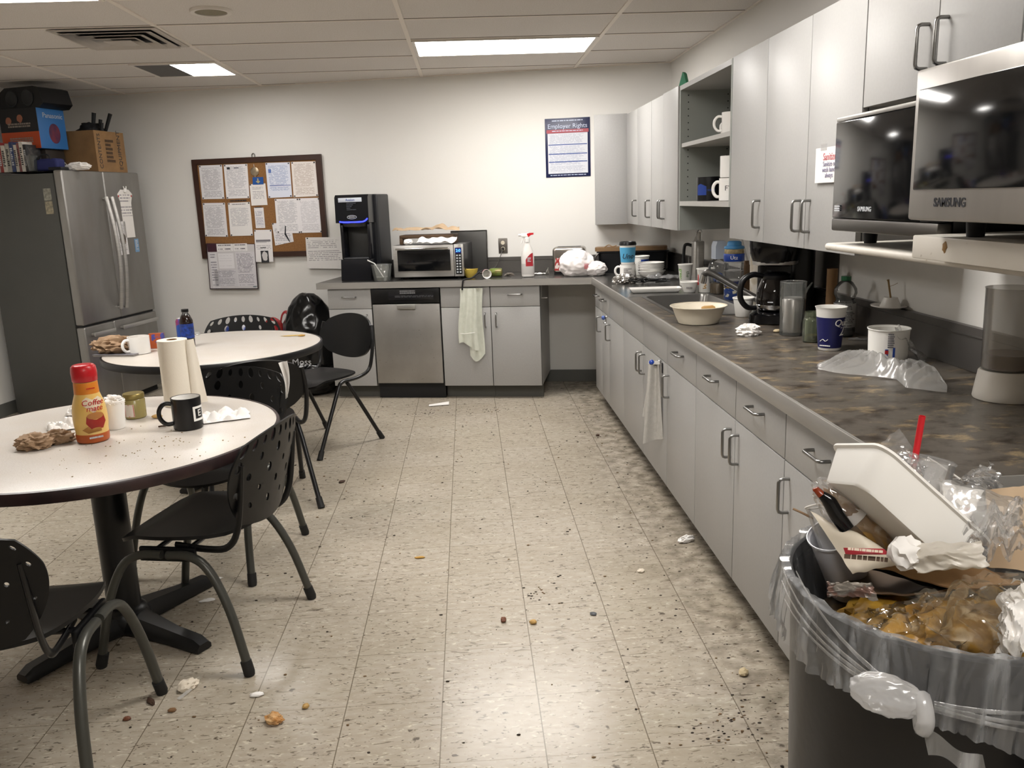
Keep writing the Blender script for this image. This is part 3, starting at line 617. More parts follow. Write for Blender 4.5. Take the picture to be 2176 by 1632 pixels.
# microwaves
def micro(label, loc, W, H, D, door_w, steel):
    t = thing('microwave', label, 'microwave', loc, RZ); z0 = .036
    obj('case', MB().box((.004, .03, z0), (W, D, z0+H), .006), m_black if not steel else m_dsteel, t)
    for x in (.07, W-.08):
        for y in (.08, D-.06): obj('foot', MB().lathe([(.017, 0), (.02, z0)], 14, T=Matrix.Translation((x, y, 0))), m_blackm, t)
    if not steel:
        obj('trim_bar', MB().box((0, -.004, z0+H-.012), (W, .03, z0+H), .003), m_steel, t)
        obj('trim_bar', MB().box((0, -.006, z0), (W, .03, z0+.035), .006), m_dsteel, t)
        d = obj('door', MB().box((0, -.004, z0+.036), (door_w, .029, z0+H-.013), .003), m_gl, t)
        c = obj('control_panel', MB().box((door_w+.002, -.004, z0+.036), (W, .029, z0+H-.013), .003), m_black, t)
        b = MB()
        for k in range(9): b.box((door_w+.008, -.0052, z0+.06+k*.022), (door_w+.022, -.0042, z0+.07+k*.022)); b.box((door_w+.032, -.0052, z0+.06+k*.022), (door_w+.05, -.0042, z0+.07+k*.022))
        obj('buttons', b, m_pb, c); text('SAMSUNG', .017, m_pb, d, (door_w*.42, -.0046, z0+.062), bold=.02); obj('print', scrawl(.035, .018, 3, 41), m_pb, d, (.035, -.0042, z0+.062))
    else:
        d = obj('door', MB().box((0, -.03, z0), (door_w, .029, z0+H), .006), mat('warm_steel', '#a6a29d', .33, .6, nz=(2, '#94908a', .5), stretch=(6, 1, 1)), t)
        obj('glass', MB().box((.02, -.033, z0+.062), (door_w-.02, -.026, z0+H-.04), .002), m_gl, d); text('SAMSUNG', .024, m_ink, d, (.155, -.0305, z0+.036), bold=.02)
        obj('lettering', scrawl(.05, .03, 3, 4), m_ink, d, (door_w-.07, -.0305, z0+.03))
    return t
micro('black microwave with a dusty door on the white wall shelf', (1.2, .398, 1.3405), .56, .312, .38, .475, False)
micro('large stainless steel framed microwave at the right edge, on the white platform', (1.105, -.252, 1.3895), .56, .30, .42, .52, True)
# ================================================================== tables and chairs
m_lam = mat('speckled_laminate', '#c9c3bc', .3, nz=(220, '#b3aca4', .5, .5, .6), nz2=(7, '#bfb5a8', .5)); m_bump = mat('table_edge', '#241a1b', .38, nz=(14, '#3a2625', .7)); m_bumpk = mat('table_edge_black', '#161516', .4); m_iron = mat('table_iron', '#121213', .35)
def table(label, c, r, edge, a0):
    t = thing('round_table', label, 'table', (c[0], c[1], 0), a0)
    obj('tabletop', MB().lathe([(.001, .706), (r-.014, .706), (r-.012, .738), (r-.02, .7405), (.001, .7405)], 96), m_lam, t)
    obj('edge_band', MB().lathe([(r-.013, .703), (r-.002, .703), (r, .708), (r, .733), (r-.003, .739), (r-.012, .741), (r-.012, .739)], 96, ring=True), edge, t)
    obj('column', MB().lathe([(.058, .06), (.058, .698), (.11, .7), (.11, .705)], 36), m_iron, t)
    b = MB()
    for k in range(4):
        T = Matrix.Rotation(k*PI/2, 4, 'Z'); L_ = .40
        def sec(x, w_, h0, h1, wt): return [(x, -w_, h0), (x, w_, h0), (x, w_, h0+(h1-h0)*.55), (x, wt, h1), (x, -wt, h1), (x, -w_, h0+(h1-h0)*.55)]
        loft([sec(0, .07, .012, .085, .05), sec(.1, .05, .012, .075, .032), sec(.25, .036, .008, .055, .02), sec(L_-.03, .034, .004, .046, .02), sec(L_, .03, .004, .03, .018)], b, cap0=True, cap1=True, T=T)
    b.lathe([(.08, .012), (.09, .05), (.075, .082), (.058, .095)], 32); obj('base', b, m_iron, t)
    b = MB()
    for k in range(4): b.lathe([(.014, .0005), (.014, .006)], 12, T=Matrix.Rotation(k*PI/2, 4, 'Z') @ Matrix.Translation((.37, 0, 0)))
    obj('glides', b, m_blackm, t)
    return t
T1, T2 = (-1.178, .885), (-1.312, 2.74)
table('round pale table with a dark red brown edge, nearest the camera', T1, .612, m_bump, R(-31)); table('round pale table with a black edge, nearer the fridge', T2, .595, m_bumpk, R(-20))
m_leg = mat('chair_leg_grey', '#4b4b46', .32, .4); m_shell = mat('chair_shell', '#0b0b0c', .4, spec=.4); m_legk = mat('chair_leg_black', '#111112', .33); m_cap = mat('rubber_tip', '#1a1a1a', .6)
def back_grid(w, h, z0, y0, lean, holes, bot=.72, nx=9, nz=6):
    """back shell made of square cells, each with an oval hole or closed"""
    b = MB()
    def P(u, v):
        x, q = u*2-1, v*2-1
        x2, q2 = x*math.sqrt(1-.36*q*q), q*math.sqrt(1-.30*x*x)
        ww = w*(bot+(1-bot)*min(1, (q2+1)/1.4)**.7)
        return V((x2*ww, y0+lean*(q2+1)/2*h+.05*(1-x2*x2)*1.0-.05*(1-min(1, abs(x)))*0, z0+h*(q2+1)/2))
    def N(u, v):
        e = .01; return (P(min(1, u+e), v)-P(max(0, u-e), v)).cross(P(u, min(1, v+e))-P(u, max(0, v-e))).normalized()
    th = .007; n = 16
    for i in range(nx):
        for j in range(nz):
            cu, cv = (i+.5)/nx, (j+.5)/nz; hs = holes(i, j)
            sq = []
            for k in range(n):
                a = 2*PI*k/n+PI/n*0; cx, cy = math.cos(a), math.sin(a); mx = max(abs(cx), abs(cy)); sq.append((cu+cx/mx*.5/nx, cv+cy/mx*.5/nz))
            if hs:
                el = [(cu+math.cos(2*PI*k/n)*.5/nx*hs[0], cv+math.sin(2*PI*k/n)*.5/nz*hs[1]) for k in range(n)]
                v = [P(*q)-N(*q)*th/2 for q in sq]+[P(*q)-N(*q)*th/2 for q in el]+[P(*q)+N(*q)*th/2 for q in sq]+[P(*q)+N(*q)*th/2 for q in el]; f = []
                for k in range(n):
                    l = (k+1) % n; f += [(k, l, n+l, n+k), (2*n+k, 3*n+k, 3*n+l, 2*n+l), (n+k, n+l, 3*n+l, 3*n+k)]
            else:
                v = [P(*q)-N(*q)*th/2 for q in sq]+[P(*q)+N(*q)*th/2 for q in sq]; f = [list(range(n)), list(range(2*n-1, n-1, -1))]
            # outer rim
            o = len(b.v); b.add(v, f, 0, True)
            m_ = 2*n if hs else n
            for k in range(n):
                l = (k+1) % n; (ua, va), (ub, vb) = sq[k], sq[l]
                if (i == 0 and ua < 1e-6 and ub < 1e-6) or (i == nx-1 and ua > 1-1e-6 and ub > 1-1e-6) or (j == 0 and va < 1e-6 and vb < 1e-6) or (j == nz-1 and va > 1-1e-6 and vb > 1-1e-6):
                    b.f.append([o+k, o+l, o+m_+l, o+m_+k]); b.i.append(0); b.sm.append(False)
    bm = bmesh.new(); me = bpy.data.meshes.new('x'); me.from_pydata(b.v, [], b.f); bm.from_mesh(me); bmesh.ops.remove_doubles(bm, verts=bm.verts[:], dist=.0002); bpy.data.meshes.remove(me)
    return MB().frombm(bm, 0, True)
def seat_shell(w, d, z, waist=.06):
    def f(u, v):
        x, y = u*2-1, v*2-1
        x2, y2 = x*math.sqrt(1-.36*y*y), y*math.sqrt(1-.36*x*x)
        wf = 1-.12*(y2+1)/2
        zz = z+.012*x2*x2-.018*max(0, -y2-.55)/.45*2+.02*max(0, y2-.6)
        return (x2*w*wf, y2*d, zz)
    return MB().sheet(f, 22, 22, th=.012)
def chair_perf(label, c, fwd, hk=1):
    rz = math.atan2(fwd[0], -fwd[1]); t = thing('perforated_chair', label, 'chair', (c[0], c[1], 0), rz, 'black chairs with oval holes in the back')
    obj('seat', seat_shell(.235, .225, .432), m_shell, t)
    def holes(i, j):
        if j == 0 or (j == 1 and i in (0, 8)): return None
        if (i+j) % 2 and j < 5: return None
        s_ = hk*(.42+.1*((i*7+j*3) % 3))*(1-.06*(5-j)); return (s_*.9, min(.9, s_*(1.35 if j > 3 else 1.15)))
    obj('backrest', back_grid(.262, .335, .455, .215, .2, holes), m_shell, t)
    for s_ in (-1, 1):
        for nm, yy in (('front', -1), ('rear', 1)):
            pts = [(s_*.225, yy*.01-.01, .395), (s_*.228, yy*.09-.01, .393), (s_*.235, yy*.155-.01, .35), (s_*.25, yy*.215-.005, .22), (s_*.268, yy*.262, .03)]
            l = obj('leg', MB().tube(pts, .0145, 12, smooth=5, flat=1.1), m_leg, t)
            obj('foot_cap', MB().tube([(s_*.266, yy*.255, .05), (s_*.27, yy*.265, .012), (s_*.27, yy*.266, .001)], [.0185, .019, .017], 12), m_cap, l)
        obj('side_bracket', MB().box((s_*.205-.008, -.11, .365), (s_*.205+.008, .09, .415), .005), m_shell, t)
        obj('back_upright', MB().tube([(s_*.17, .0, .408), (s_*.185, .12, .402), (s_*.2, .205, .42), (s_*.205, .25, .50), (s_*.205, .28, .70)], .012, 10, smooth=5, flat=.6), m_legk, t)
    b = MB(); b.tube([(-.2, -.05, .405), (.2, -.05, .405)], .009, 8); b.tube([(-.2, .06, .405), (.2, .06, .405)], .009, 8); obj('crossbar', b, m_legk, t)
    return t
def chair_oval(label, c, fwd):
    rz = math.atan2(fwd[0], -fwd[1]); t = thing('stacking_chair', label, 'chair', (c[0], c[1], 0), rz, 'black chairs with plain oval backs')
    obj('seat', seat_shell(.225, .215, .432), m_shell, t)
    def f(u, v):
        x, q = u*2-1, v*2-1; x2, q2 = x*math.sqrt(1-.46*q*q), q*math.sqrt(1-.46*x*x)
        return (x2*.245*(1-.06*(q2<0)*q2*q2), .235+.06*(q2+1)/2+.055*(1-x2*x2), .515+.285*(q2+1)/2)
    obj('backrest', MB().sheet(f, 24, 20, th=.014), m_shell, t)
    for s_ in (-1, 1):
        l = obj('leg', MB().tube([(s_*.21, .06, .425), (s_*.212, .0, .42), (s_*.222, -.05, .37), (s_*.258, -.255, .03)], .0125, 12, smooth=5), m_legk, t); obj('foot_cap', MB().tube([(s_*.256, -.243, .05), (s_*.262, -.27, .001)], [.0165, .018], 12), m_cap, l)
        l = obj('leg', MB().tube([(s_*.212, .045, .412), (s_*.225, .09, .33), (s_*.258, .255, .03)], .0125, 12), m_legk, t); obj('foot_cap', MB().tube([(s_*.256, .243, .05), (s_*.262, .27, .001)], [.0165, .018], 12), m_cap, l)
        obj('back_upright', MB().tube([(s_*.212, .03, .424), (s_*.215, .15, .43), (s_*.228, .225, .465), (s_*.238, .25, .55), (s_*.238, .265, .64), (s_*.222, .285, .74)], .0115, 12, smooth=5), m_legk, t)
    return t
chair_perf('black perforated chair facing the near table, closest to the open floor', (-.845, .825), (-.98, .2))
chair_perf('black perforated chair cut off by the lower left corner of the photo', (-1.16, .16), (-.02, 1.0), .5)
chair_perf('black perforated chair between the two tables, a white napkin hanging at its back', (-1.0, 1.50), (-.22, -.975))
chair_perf('black perforated chair against the back wall, only its top showing behind the far table', (-1.39, 3.40), (.05, -1))
chair_oval('black oval backed chair standing free beside the dishwasher', (-.845, 3.235), (-.62, -.785))
chair_oval('black oval backed chair tucked under the far table, its rear leg beside the near chair', (-1.0, 2.20), (-.35, .93))
# ================================================================== things on the worktops
ZCt = CT+.0012
def stand(px, pyb, pyt, wpx, z=ZCt, br=.75):
    p = atZ(px, pyb, z); d = V((p.x-CAM.x, p.y-CAM.y, 0)).normalized(); r = wpx/2*depth(p)/F
    loc = p + d*r*br; r = wpx/2*depth(loc)/F
    q = at(px, pyt, d, d.dot(loc)); return V((loc.x, loc.y, z)), r, q.z-z
def prof(pr, r, h): return [(max(a*r, .0003), b*h) for a, b in pr]
CUP = [(.70, 0), (.72, .01), (.96, .97), (1, .985), (1.0, 1)]
MUG = [(.9, 0), (.98, .02), (1, .1), (1, 1)]
def handle_loop(r, h, ang=PI, big=1):
    c, s_ = math.cos(ang), math.sin(ang)
    return [((r*.93+x*h*big)*c, (r*.93+x*h*big)*s_, z*h) for x, z in ((0, .82), (.22, .84), (.38, .66), (.38, .40), (.22, .2), (0, .2))]
def mug(label, loc, r, h, body, ang=PI, inner=None, deco=None, name='mug', group=None, tilt=0):
    t = thing(name, label, 'mug', loc, 0, group)
    obj('body', MB().shell(prof(MUG, r, h), 36, th=.004), body, t)
    if inner: obj('inside', MB().lathe([(r-.0039, h*.12), (r-.0046, h*.12), (r-.0046, h-.001), (r-.0039, h-.001)], 36, ring=True), inner, t)
    obj('handle', MB().tube(handle_loop(r, h, ang), .0065 if r < .05 else .008, 10, smooth=5), body, t)
    return t
def cup(label, loc, r, h, body, pr=CUP, name='paper_cup', cat='cup', group=None, rim=True):
    t = thing(name, label, cat, loc, 0, group); obj('body', MB().shell(prof(pr, r, h), 40, th=.0018), body, t)
    if rim: obj('rim', MB().lathe([(r*.985, h-.003), (r*1.03, h-.002), (r*1.035, h+.002), (r*.99, h+.004), (r*.97, h+.002)], 40, ring=True), m_foam, t)
    return t
def band(r0, r1, z0, z1, n=40): return MB().lathe([(r0-.0003, z0), (r0+.0006, z0), (r1+.0006, z1), (r1-.0003, z1)], n, ring=True)
def coneR(pr, r, h, z):  # radius of profile at height z
    q = prof(pr, r, h)
    for (a, b), (c, d) in zip(q, q[1:]):
        if b <= z <= d: return a+(c-a)*(z-b)/max(1e-6, d-b)
    return q[-1][0]
# --- back counter, left to right
s0, _ = atB(811, 592, .07); bl = BW(s0, .085, ZCt); t = thing('deli_container', 'clear plastic deli tub with a spoon in it, before the tall brewer', 'container', bl, -PH)
obj('tub', MB().shell([(.062, 0), (.064, .004), (.078, .118), (.081, .12), (.081, .126)], 32, th=.002), clear('clear_tub', '#c4c7c2', .22, .1, .9), t); obj('residue', MB().lathe([(.001, .003), (.058, .004), (.063, .03), (.001, .02)], 24), mat('residue', '#8b8b80', .6, alpha=.6), t)
t = thing('spoon', 'white spoon handle sticking out of the clear deli tub', 'spoon', bl, -PH); obj('spoon', MB().tube([(.02, 0, .012), (-.06, .02, .132), (-.115, .02, .158)], [.005, .0042, .0055], 8, flat=.5), m_white, t)
s0, _ = atB(1001, 590, .2); t = thing('bowl', 'yellow boat shaped bowl beside the countertop oven', 'bowl', BW(s0, .18, ZCt), -PH)
b = MB(); pts = lambda k, sc, z: [(x*sc, y*sc*.8, z+abs(x)**2*sc*k) for x, y in [(.062*math.cos(a*PI/14), .05*math.sin(a*PI/14)) for a in range(28)]]
loft([pts(0, .4, 0), pts(0, .5, .004), pts(1, .85, .035), pts(1.5, 1, .065), pts(1.5, .97, .065), pts(1, .8, .037), pts(0, .4, .008)], b, cap0=True, cap1=True); obj('bowl', b, mat('yellow_plastic', '#c2a94a', .4), t)
s0, _ = atB(1031, 594, .08); t = thing('foam_cup', 'small white foam cup with a red band lying on its side', 'cup', BW(s0, .13, ZCt+.036), -PH); T = Matrix.Rotation(R(18), 4, 'Z') @ Matrix.Rotation(R(93), 4, 'X') @ Matrix.Translation((0, 0, -.045))
b = MB(); b.shell(prof(CUP, .035, .09), 32, T=T, th=.002); obj('body', b, m_foam, t); b = band(.0284, .0325, .03, .062); o = obj('red_band', b, mat('faded_red', '#a2535a', .5), t, mw=T)
s0, _ = atB(1052, 588, .2); t = thing('can', 'green and brown drink can lying on the back counter', 'can', BW(s0, .24, ZCt+.032), -PH); T = Matrix.Rotation(R(100), 4, 'Y') @ Matrix.Translation((0, 0, -.05))
obj('body', MB().lathe([(.024, 0), (.032, .012), (.032, .088), (.026, .1)], 28, T=Matrix.Rotation(PI/2, 4, 'Y') @ Matrix.Translation((0, 0, -.05))), mat('green_can', '#6f8a3c', .35, .3, nz=(25, '#6b4a33', .8)), t)
s0, _ = atB(1082, 587, .3); b = MB()
for k in range(5): b.box((-.04+k*.006, -.02, .002+k*.004), (.04-.004*k, .02, .0028+k*.004), T=Matrix.Rotation(k*.35, 4, 'Z'))
obj('paper_scrap', b, mat('dull_paper', '#a39a90', .7, nz=(30, '#6d6258', .6)), None, BW(s0, .30, ZCt), -PH, 'little heap of torn wrappers behind the green can', 'paper', kind='stuff')
s0, _ = atB(1121, 592, .12); loc = BW(s0, .16, ZCt); t = thing('spray_bottle', 'translucent spray bottle with a red and white trigger and a red label', 'spray bottle', loc, -PH); m_sb = mat('frosted_bottle', '#d9d6d2', .3, alpha=.93)
SB = [(.030, 0), (.047, .004), (.049, .02), (.05, .09), (.0495, .15), (.043, .19), (.03, .225), (.022, .25), (.0205, .265)]
obj('bottle', MB().lathe(SB, 36, fn=lambda p: V((p.x, p.y*.7, p.z))), m_sb, t); obj('liquid', MB().lathe([(.0495, .02), (.0506, .03), (.0508, .1)], 36, fn=lambda p: V((p.x, p.y*.705, p.z))), mat('cloudy_water', '#b7b4b1', .3), t)
b = MB(); b.sheet(lambda u, v: (.0503*math.sin((u*1.15-.2)*1.05), -.0503*.705*math.cos((u*1.15-.2)*1.05), .082+v*(.098-.05*(1-u)**2)), 14, 8, th=.0008); l = obj('label', b, mat('bottle_label', '#a32832', .45), t); obj('lettering', scrawl(.03, .035, 4, 8), m_pb, l, (.017, -.036, .13), R(24))
obj('collar', MB().lathe([(.019, .26), (.0195, .265), (.0195, .29), (.012, .295)], 24), m_white, t)
b = MB(); b.prism([(-.055, .318), (.02, .30), (.02, .335), (-.05, .332)], -.011, .011, 'x'); hd = obj('trigger_head', MB().box((-.045, -.011, .298), (.02, .011, .326), .005), m_white, t)
obj('spray_nozzle', MB().lathe([(.009, 0), (.009, .018)], 14, T=rot(0, 0, -PI/2, (-.045, 0, .313))), m_white, hd); obj('trigger', MB().tube([(-.02, 0, .30), (-.034, 0, .28), (-.044, 0, .252)], [.007, .006, .005], 8, flat=.8), m_white, hd); obj('red_grip', MB().prism([(.012, .297), (.03, .312), (.05, .315), (.05, .328), (.02, .328), (.0, .322)], -.0125, .0125, 'y'), m_red, hd)
s0, _ = atB(1150, 587, .3); obj('packet', MB().sheet(lambda u, v: ((u-.5)*.11, (v-.5)*.05, .004+.012*abs(noise.noise((u*4, v*3, 7)))+(.05*max(0, u-.8)/.2*(1-v))), 14, 8), m_paper, None, BW(s0, .34, ZCt), -PH, 'small white torn packet right of the spray bottle', 'packet')
# toaster behind the bag
s0, _ = atB(1209, 592, .3); t = thing('toaster', 'chrome toaster half hidden behind the white plastic bag', 'toaster', BW(s0, .30, ZCt), -PH); m_toast = mat('toaster_chrome', '#a59f98', .25, .95)
obj('body', MB().box((-.125, 0, .012), (.125, .19, .205), .025, seg=4), m_toast, t); obj('base', MB().box((-.115, .01, 0), (.115, .18, .014), .003), m_blackm, t); b = MB(); b.box((-.09, .05, .2045), (.09, .08, .206)); b.box((-.09, .115, .2045), (.09, .145, .206)); obj('slots', b, m_blackm, t)
obj('bread_bag', MB().prism([(-.11, .03), (-.062, .03), (-.058, .11), (-.066, .125), (-.1, .125)], -.003, -.0005, 'y'), mat('red_label_card', '#9b2a2c', .5, nz=(40, '#d8d2cc', .9, .5, .54)), t)
# white grocery bag
s0, _ = atB(1228, 592, .14); bl = BW(s0+.01, .17, ZCt)
b = MB(); b.blob((-.02, 0, .085), (.13, .10, .105), .10, 1.5, 5, 5, ridge=True, floor=0); b.blob((.12, -.02, .05), (.085, .07, .055), .12, 1.8, 9, 5, ridge=True, floor=0)
t = thing('plastic_bag', 'white plastic grocery bag with a little red print, slumped in the counter corner', 'bag', bl, -PH); o = obj('bag', b, mat('white_bag', '#eae4e2', .35, sub=0), t)
b = MB(); b.sheet(lambda u, v: (.045+.022*u, -.112+.01*v, .055+.05*v-.02*u), 6, 6, th=.001); obj('red_print', scrawl(.035, .04, 4, 10), mat('pinkish_red', '#b8323c', .5), o, (.06, -.102, .075), R(20))
# baking pans with a board on top, in the corner
bl = BW(.275, .335, ZCt); t = thing('roasting_pan', 'black roasting pan in the far corner under a wooden board', 'pan', bl, -PH); m_pan = mat('black_pan', '#17181b', .3, .4); hw = .262
b = MB(); loft([ring(hw-.02, .11, .03, 0, (0, .11)), ring(hw, .125, .03, .15, (0, .11)), ring(hw+.012, .135, .03, .155, (0, .11)), ring(hw+.012, .135, .03, .162, (0, .11)), ring(hw-.006, .12, .03, .16, (0, .11)), ring(hw-.025, .105, .03, .01, (0, .11))], b, cap0=True, cap1=True); obj('pan', b, m_pan, t)
obj('side_handle', MB().tube([(-hw+.005, -.0, .02), (-hw-.02, -.02, .06), (-hw-.02, -.02, .12), (-hw+.01, -.015, .155)], .006, 8, smooth=4), m_dsteel, t)
t = thing('cutting_board', 'long wooden cutting board lying on the black roasting pan', 'cutting board', BW(.262, .44, ZCt+.163), -PH); b = MB(); b.prism(rr(.275, .075, .03), 0, .028); obj('board', b, mat('board_wood', '#7d6244', .5, nz=(3, '#6a5138', .6), stretch=(1, 12, 1)), t); obj('twist_tie', MB().tube([(-.2, -.05, .03), (-.17, -.03, .045), (-.14, -.04, .033), (-.11, -.03, .04)], .004, 6, smooth=4), m_card, t)
# --- long counter, far to near
l, r, h = stand(1334, 591, 562, 33); mu = mug('white mug with faint marks holding up the blue travel cup', V((l.x, l.y, ZCt)), r, h, m_white, face(l)+PI, None)
obj('faint_marks', scrawl(r, h*.5, 4, 14, fill=.4), mat('faint_ink', '#8f8a8a', .5), mu, (0, 0, 0), mw=rot(face(l), 0, 0) @ Matrix.Translation((0, -r*1.0, h*.5)))
zt = ZCt+h+.001; t = thing('travel_cup', 'light blue paper cup with a black lid standing on the white mug', 'cup', (l.x, l.y, zt), face(l)); hh = .142; rc = r*1.04
obj('body', MB().lathe(prof([(.8, 0), (.82, .02), (1, .98)], rc, hh), 40), m_white, t); lb = obj('blue_sleeve', band(coneR([(.8, 0), (.82, .02), (1, .98)], rc, hh, hh*.12), coneR([(.8, 0), (.82, .02), (1, .98)], rc, hh, hh*.86), hh*.12, hh*.86), mat('sky_blue', '#4f9cc4', .45), t)
text('Uno', .05, m_ink, lb, (0, 0, hh*.42), wrap=rc*.93, shear=.3); obj('lid', MB().lathe([(rc*1.0, hh*.96), (rc*1.07, hh*.97), (rc*1.07, hh*1.0), (rc*.98, hh*1.13), (rc*.9, hh*1.14), (rc*.86, hh*1.11), (.001, hh*1.11)], 40), m_black, t)
p = atZ(1331, 604); obj('foil', MB().blob((0, 0, .022), (.072, .05, .034), .35, 2.6, 21, 4, ridge=True, floor=0, sm=False), mat('crumpled_foil', '#bdbab6', .22, .95), None, (p.x, p.y+.05, ZCt), 0, 'crumpled ball of foil before the white mug', 'foil')
p, r, h = stand(1384, 590, 563, 57, br=.4)
for k, (f_, z_, hh_) in enumerate(((1.06, 0, .05), (.97, .019, .05), (.97, .031, .05), (.97, .043, .05), (.97, .055, .05))):
    t = thing('bowl', ('bottom white bowl of the stack beside the mug', 'second white bowl up in the stack beside the mug', 'middle white bowl of the stack beside the mug', 'second white bowl from the top of the stack beside the mug', 'topmost white bowl of the stack, the paper cup behind it')[k], 'bowl', (p.x, p.y, ZCt+z_+.0005*k), 0, 'stack of white bowls'); rr0 = r*f_
    obj('bowl', MB().shell([(rr0*.5, 0), (rr0*.55, .004), (rr0*.85, hh_*.5), (rr0*.95, hh_*.9), (rr0, hh_*.93), (rr0, hh_)], 44, th=.003), m_white, t)
l, r, h = stand(1372, 588, 549, 33); l.y += .14; h = .135; t = cup('white paper cup with a dark blue label behind the stack of bowls', l, r*1.02, h, m_foam); obj('label', MB().sheet(lambda u, v: (coneR(CUP, r*1.02, h, h*.75)*1.012*math.sin(u*1.5-.1), -coneR(CUP, r*1.02, h, h*.75)*1.012*math.cos(u*1.5-.1), h*(.62+.24*v)), 10, 4, th=.0008), m_blue, t, mw=rot(face(l)))
rn = random.Random(5); p = atZ(1378, 603); pts = [(rn.gauss(0, .055), rn.gauss(0, .03), .006+abs(rn.gauss(0, .012))) for k in range(26)]
t = thing('cable', 'tangled black cable before the stack of white bowls', 'cable', (p.x, p.y+.03, ZCt)); obj('cable', MB().tube(pts, .0042, 6, smooth=6), m_blackm, t)
p = atZ(1418, 600); obj('plastic_wrap', MB().sheet(lambda u, v: ((u-.5)*.24, (v-.5)*.14, .012+.045*abs(noise.noise((u*4, v*3, 11)))), 20, 12), m_film, None, (p.x+.02, p.y+.14, ZCt), R(10), 'clear crumpled plastic wrap between the bowls and the green printed cup', 'plastic wrap')
p = atZ(1395, 622); t = thing('serving_tray', 'long shallow white tray behind the sink', 'tray', (p.x, p.y+.04, ZCt), R(-6)); b = MB(); hx, hy = .155, .058
loft([ring(hx*.85, hy*.75, .01, 0), ring(hx*.9, hy*.85, .01, .004), ring(hx, hy, .012, .022), ring(hx, hy, .012, .025), ring(hx*.86, hy*.78, .01, .006)], b, cap0=True, cap1=True); obj('tray', b, m_white, t)
l, r, h = stand(1456, 607, 562, 31); t = cup('white paper cup with green print, beside the steel carafe', l, r, h, m_foam); mg = mat('green_print', '#6fa33f', .5)
for a, tx, m_ in ((-40, 'green', mg), (20, 'the', mat('dark_green_print', '#3d5a2b', .5))): text(tx, .03, m_, t, (0, 0, h*.55), mw=rot(face(l)+R(a)) @ Matrix.Translation((0, -r*.92, h*.55)) @ Matrix.Rotation(PI/2, 4, 'Y'))
l, r, h = stand(1465, 622, 599, 38); t = cup('small short white foam cup before the green printed cup', l, r, h, m_foam, [(.62, 0), (.65, .03), (.97, .94), (1, 1)], 'foam_cup'); obj('faint_marks', scrawl(r*.7, h*.25, 1, 3), mat('faint_ink', '#8f8a8a', .5), t, mw=rot(face(l)) @ Matrix.Translation((0, -r*.86, h*.45)))
l, r, h = stand(1499, 622, 571, 38); t = cup('white paper cup with an orange figure, left of the clear jug', l, r, h, m_foam)
b = MB(); b.tube([(-.012, 0, -.012), (.008, 0, -.01), (-.005, 0, .0), (.008, 0, .006), (0, 0, .014)], .0018, 6, smooth=4); obj('orange_figure', b, mat('orange_print', '#c08a3a', .5), t, mw=rot(face(l, -5)) @ Matrix.Translation((0, -r*.82, h*.28))); obj('red_edge', MB().box((-.004, -.001, -.03), (.004, .001, .03)), m_red, t, mw=rot(face(l, -62)) @ Matrix.Translation((0, -r*.9, h*.55)))
# steel carafe
l, r, h = stand(1482, 601, 513, 26, br=.6); t = thing('carafe', 'tall stainless steel carafe with a black handle on its left', 'carafe', l, face(l, -12)); r *= 1.02
obj('body', MB().lathe([(r, 0), (r, h*.98), (r*.96, h), (r*.8, h*1.005), (.001, h*1.005)], 40), m_steel, t); obj('lid_loop', MB().tube([(-.02, 0, h), (-.005, 0, h+.06), (.012, 0, h+.075), (.024, 0, h+.06), (.026, 0, h)], .004, 8, smooth=5), m_chrome, t); obj('spout', MB().prism([(-.03, h-.005), (-.005, h-.005), (-.008, h+.05)], -.012, .012, 'y'), m_chrome, t)
obj('handle', MB().tube([(-r*.95, 0, h*.90), (-r-.03, 0, h*.93), (-r-.048, 0, h*.86), (-r-.05, 0, h*.5), (-r-.035, 0, h*.22), (-r*.95, 0, h*.18)], .0105, 10, smooth=5), m_black, t); obj('tag', MB().box((-r-.02, -.008, h*.4), (-r-.016, .008, h*.62)), mat('tag_grey', '#7f7f78', .5), t)
# switch plate on the wall beside
t = thing('switch_plate', 'grey switch plate on the wall right of the steel carafe', 'switch', (XW-.001, 3.75, 1.17), RZ); obj('plate', MB().box((-.037, -.006, -.06), (.037, 0, .06), .003), mat('plate_grey', '#b2aea6', .4), t); obj('toggle', MB().box((-.006, -.016, -.012), (.006, -.005, .008), .002), m_white, t)
# outlet on the back wall
s0, z0 = atB(1069, 522, WO); t = thing('wall_outlet', 'steel outlet plate with a black plug on the back wall', 'outlet', BW(s0, WO-.0008, z0), -PH); obj('plate', MB().box((-.037, -.006, -.06), (.037, 0, .06), .003), mat('plate_steel', '#77726c', .35, .8), t); b = MB()
for z in (.024, -.024): b.lathe([(.016, 0), (.016, .003)], 20, T=rot(0, PI/2, 0, (0, -.006, z)))
obj('sockets', b, mat('ivory', '#cfc6b2', .4), t); t = thing('plug', 'black plug and thin cord in the steel outlet', 'plug', BW(s0, WO-.012, z0-.024), -PH); obj('plug', MB().lathe([(.012, 0), (.012, .012), (.006, .03)], 14, T=rot(0, PI/2)), m_blackm, t); obj('cord', MB().tube([(0, -.03, 0), (-.005, -.05, -.03), (-.05, -.05, -.13), (-.11, -.08, -.165), (-.2, -.1, -.185)], .003, 6, smooth=5), mat('grey_cord', '#55534f', .5), t)
# power cord over the counter edge
s0, _ = atB(985, 600, -.03); t = thing('cord', 'black power cord draped over the back counter edge above the pale towel', 'cord', BW(s0, 0, CT), -PH); obj('cord', MB().tube([(.16, .16, .062), (.1, .12, .052), (.05, .06, .012), (.018, .0, .008), (.0, -.032, .004), (-.006, -.036, -.02), (-.012, -.034, -.07)], .006, 8, smooth=5), m_blackm, t)
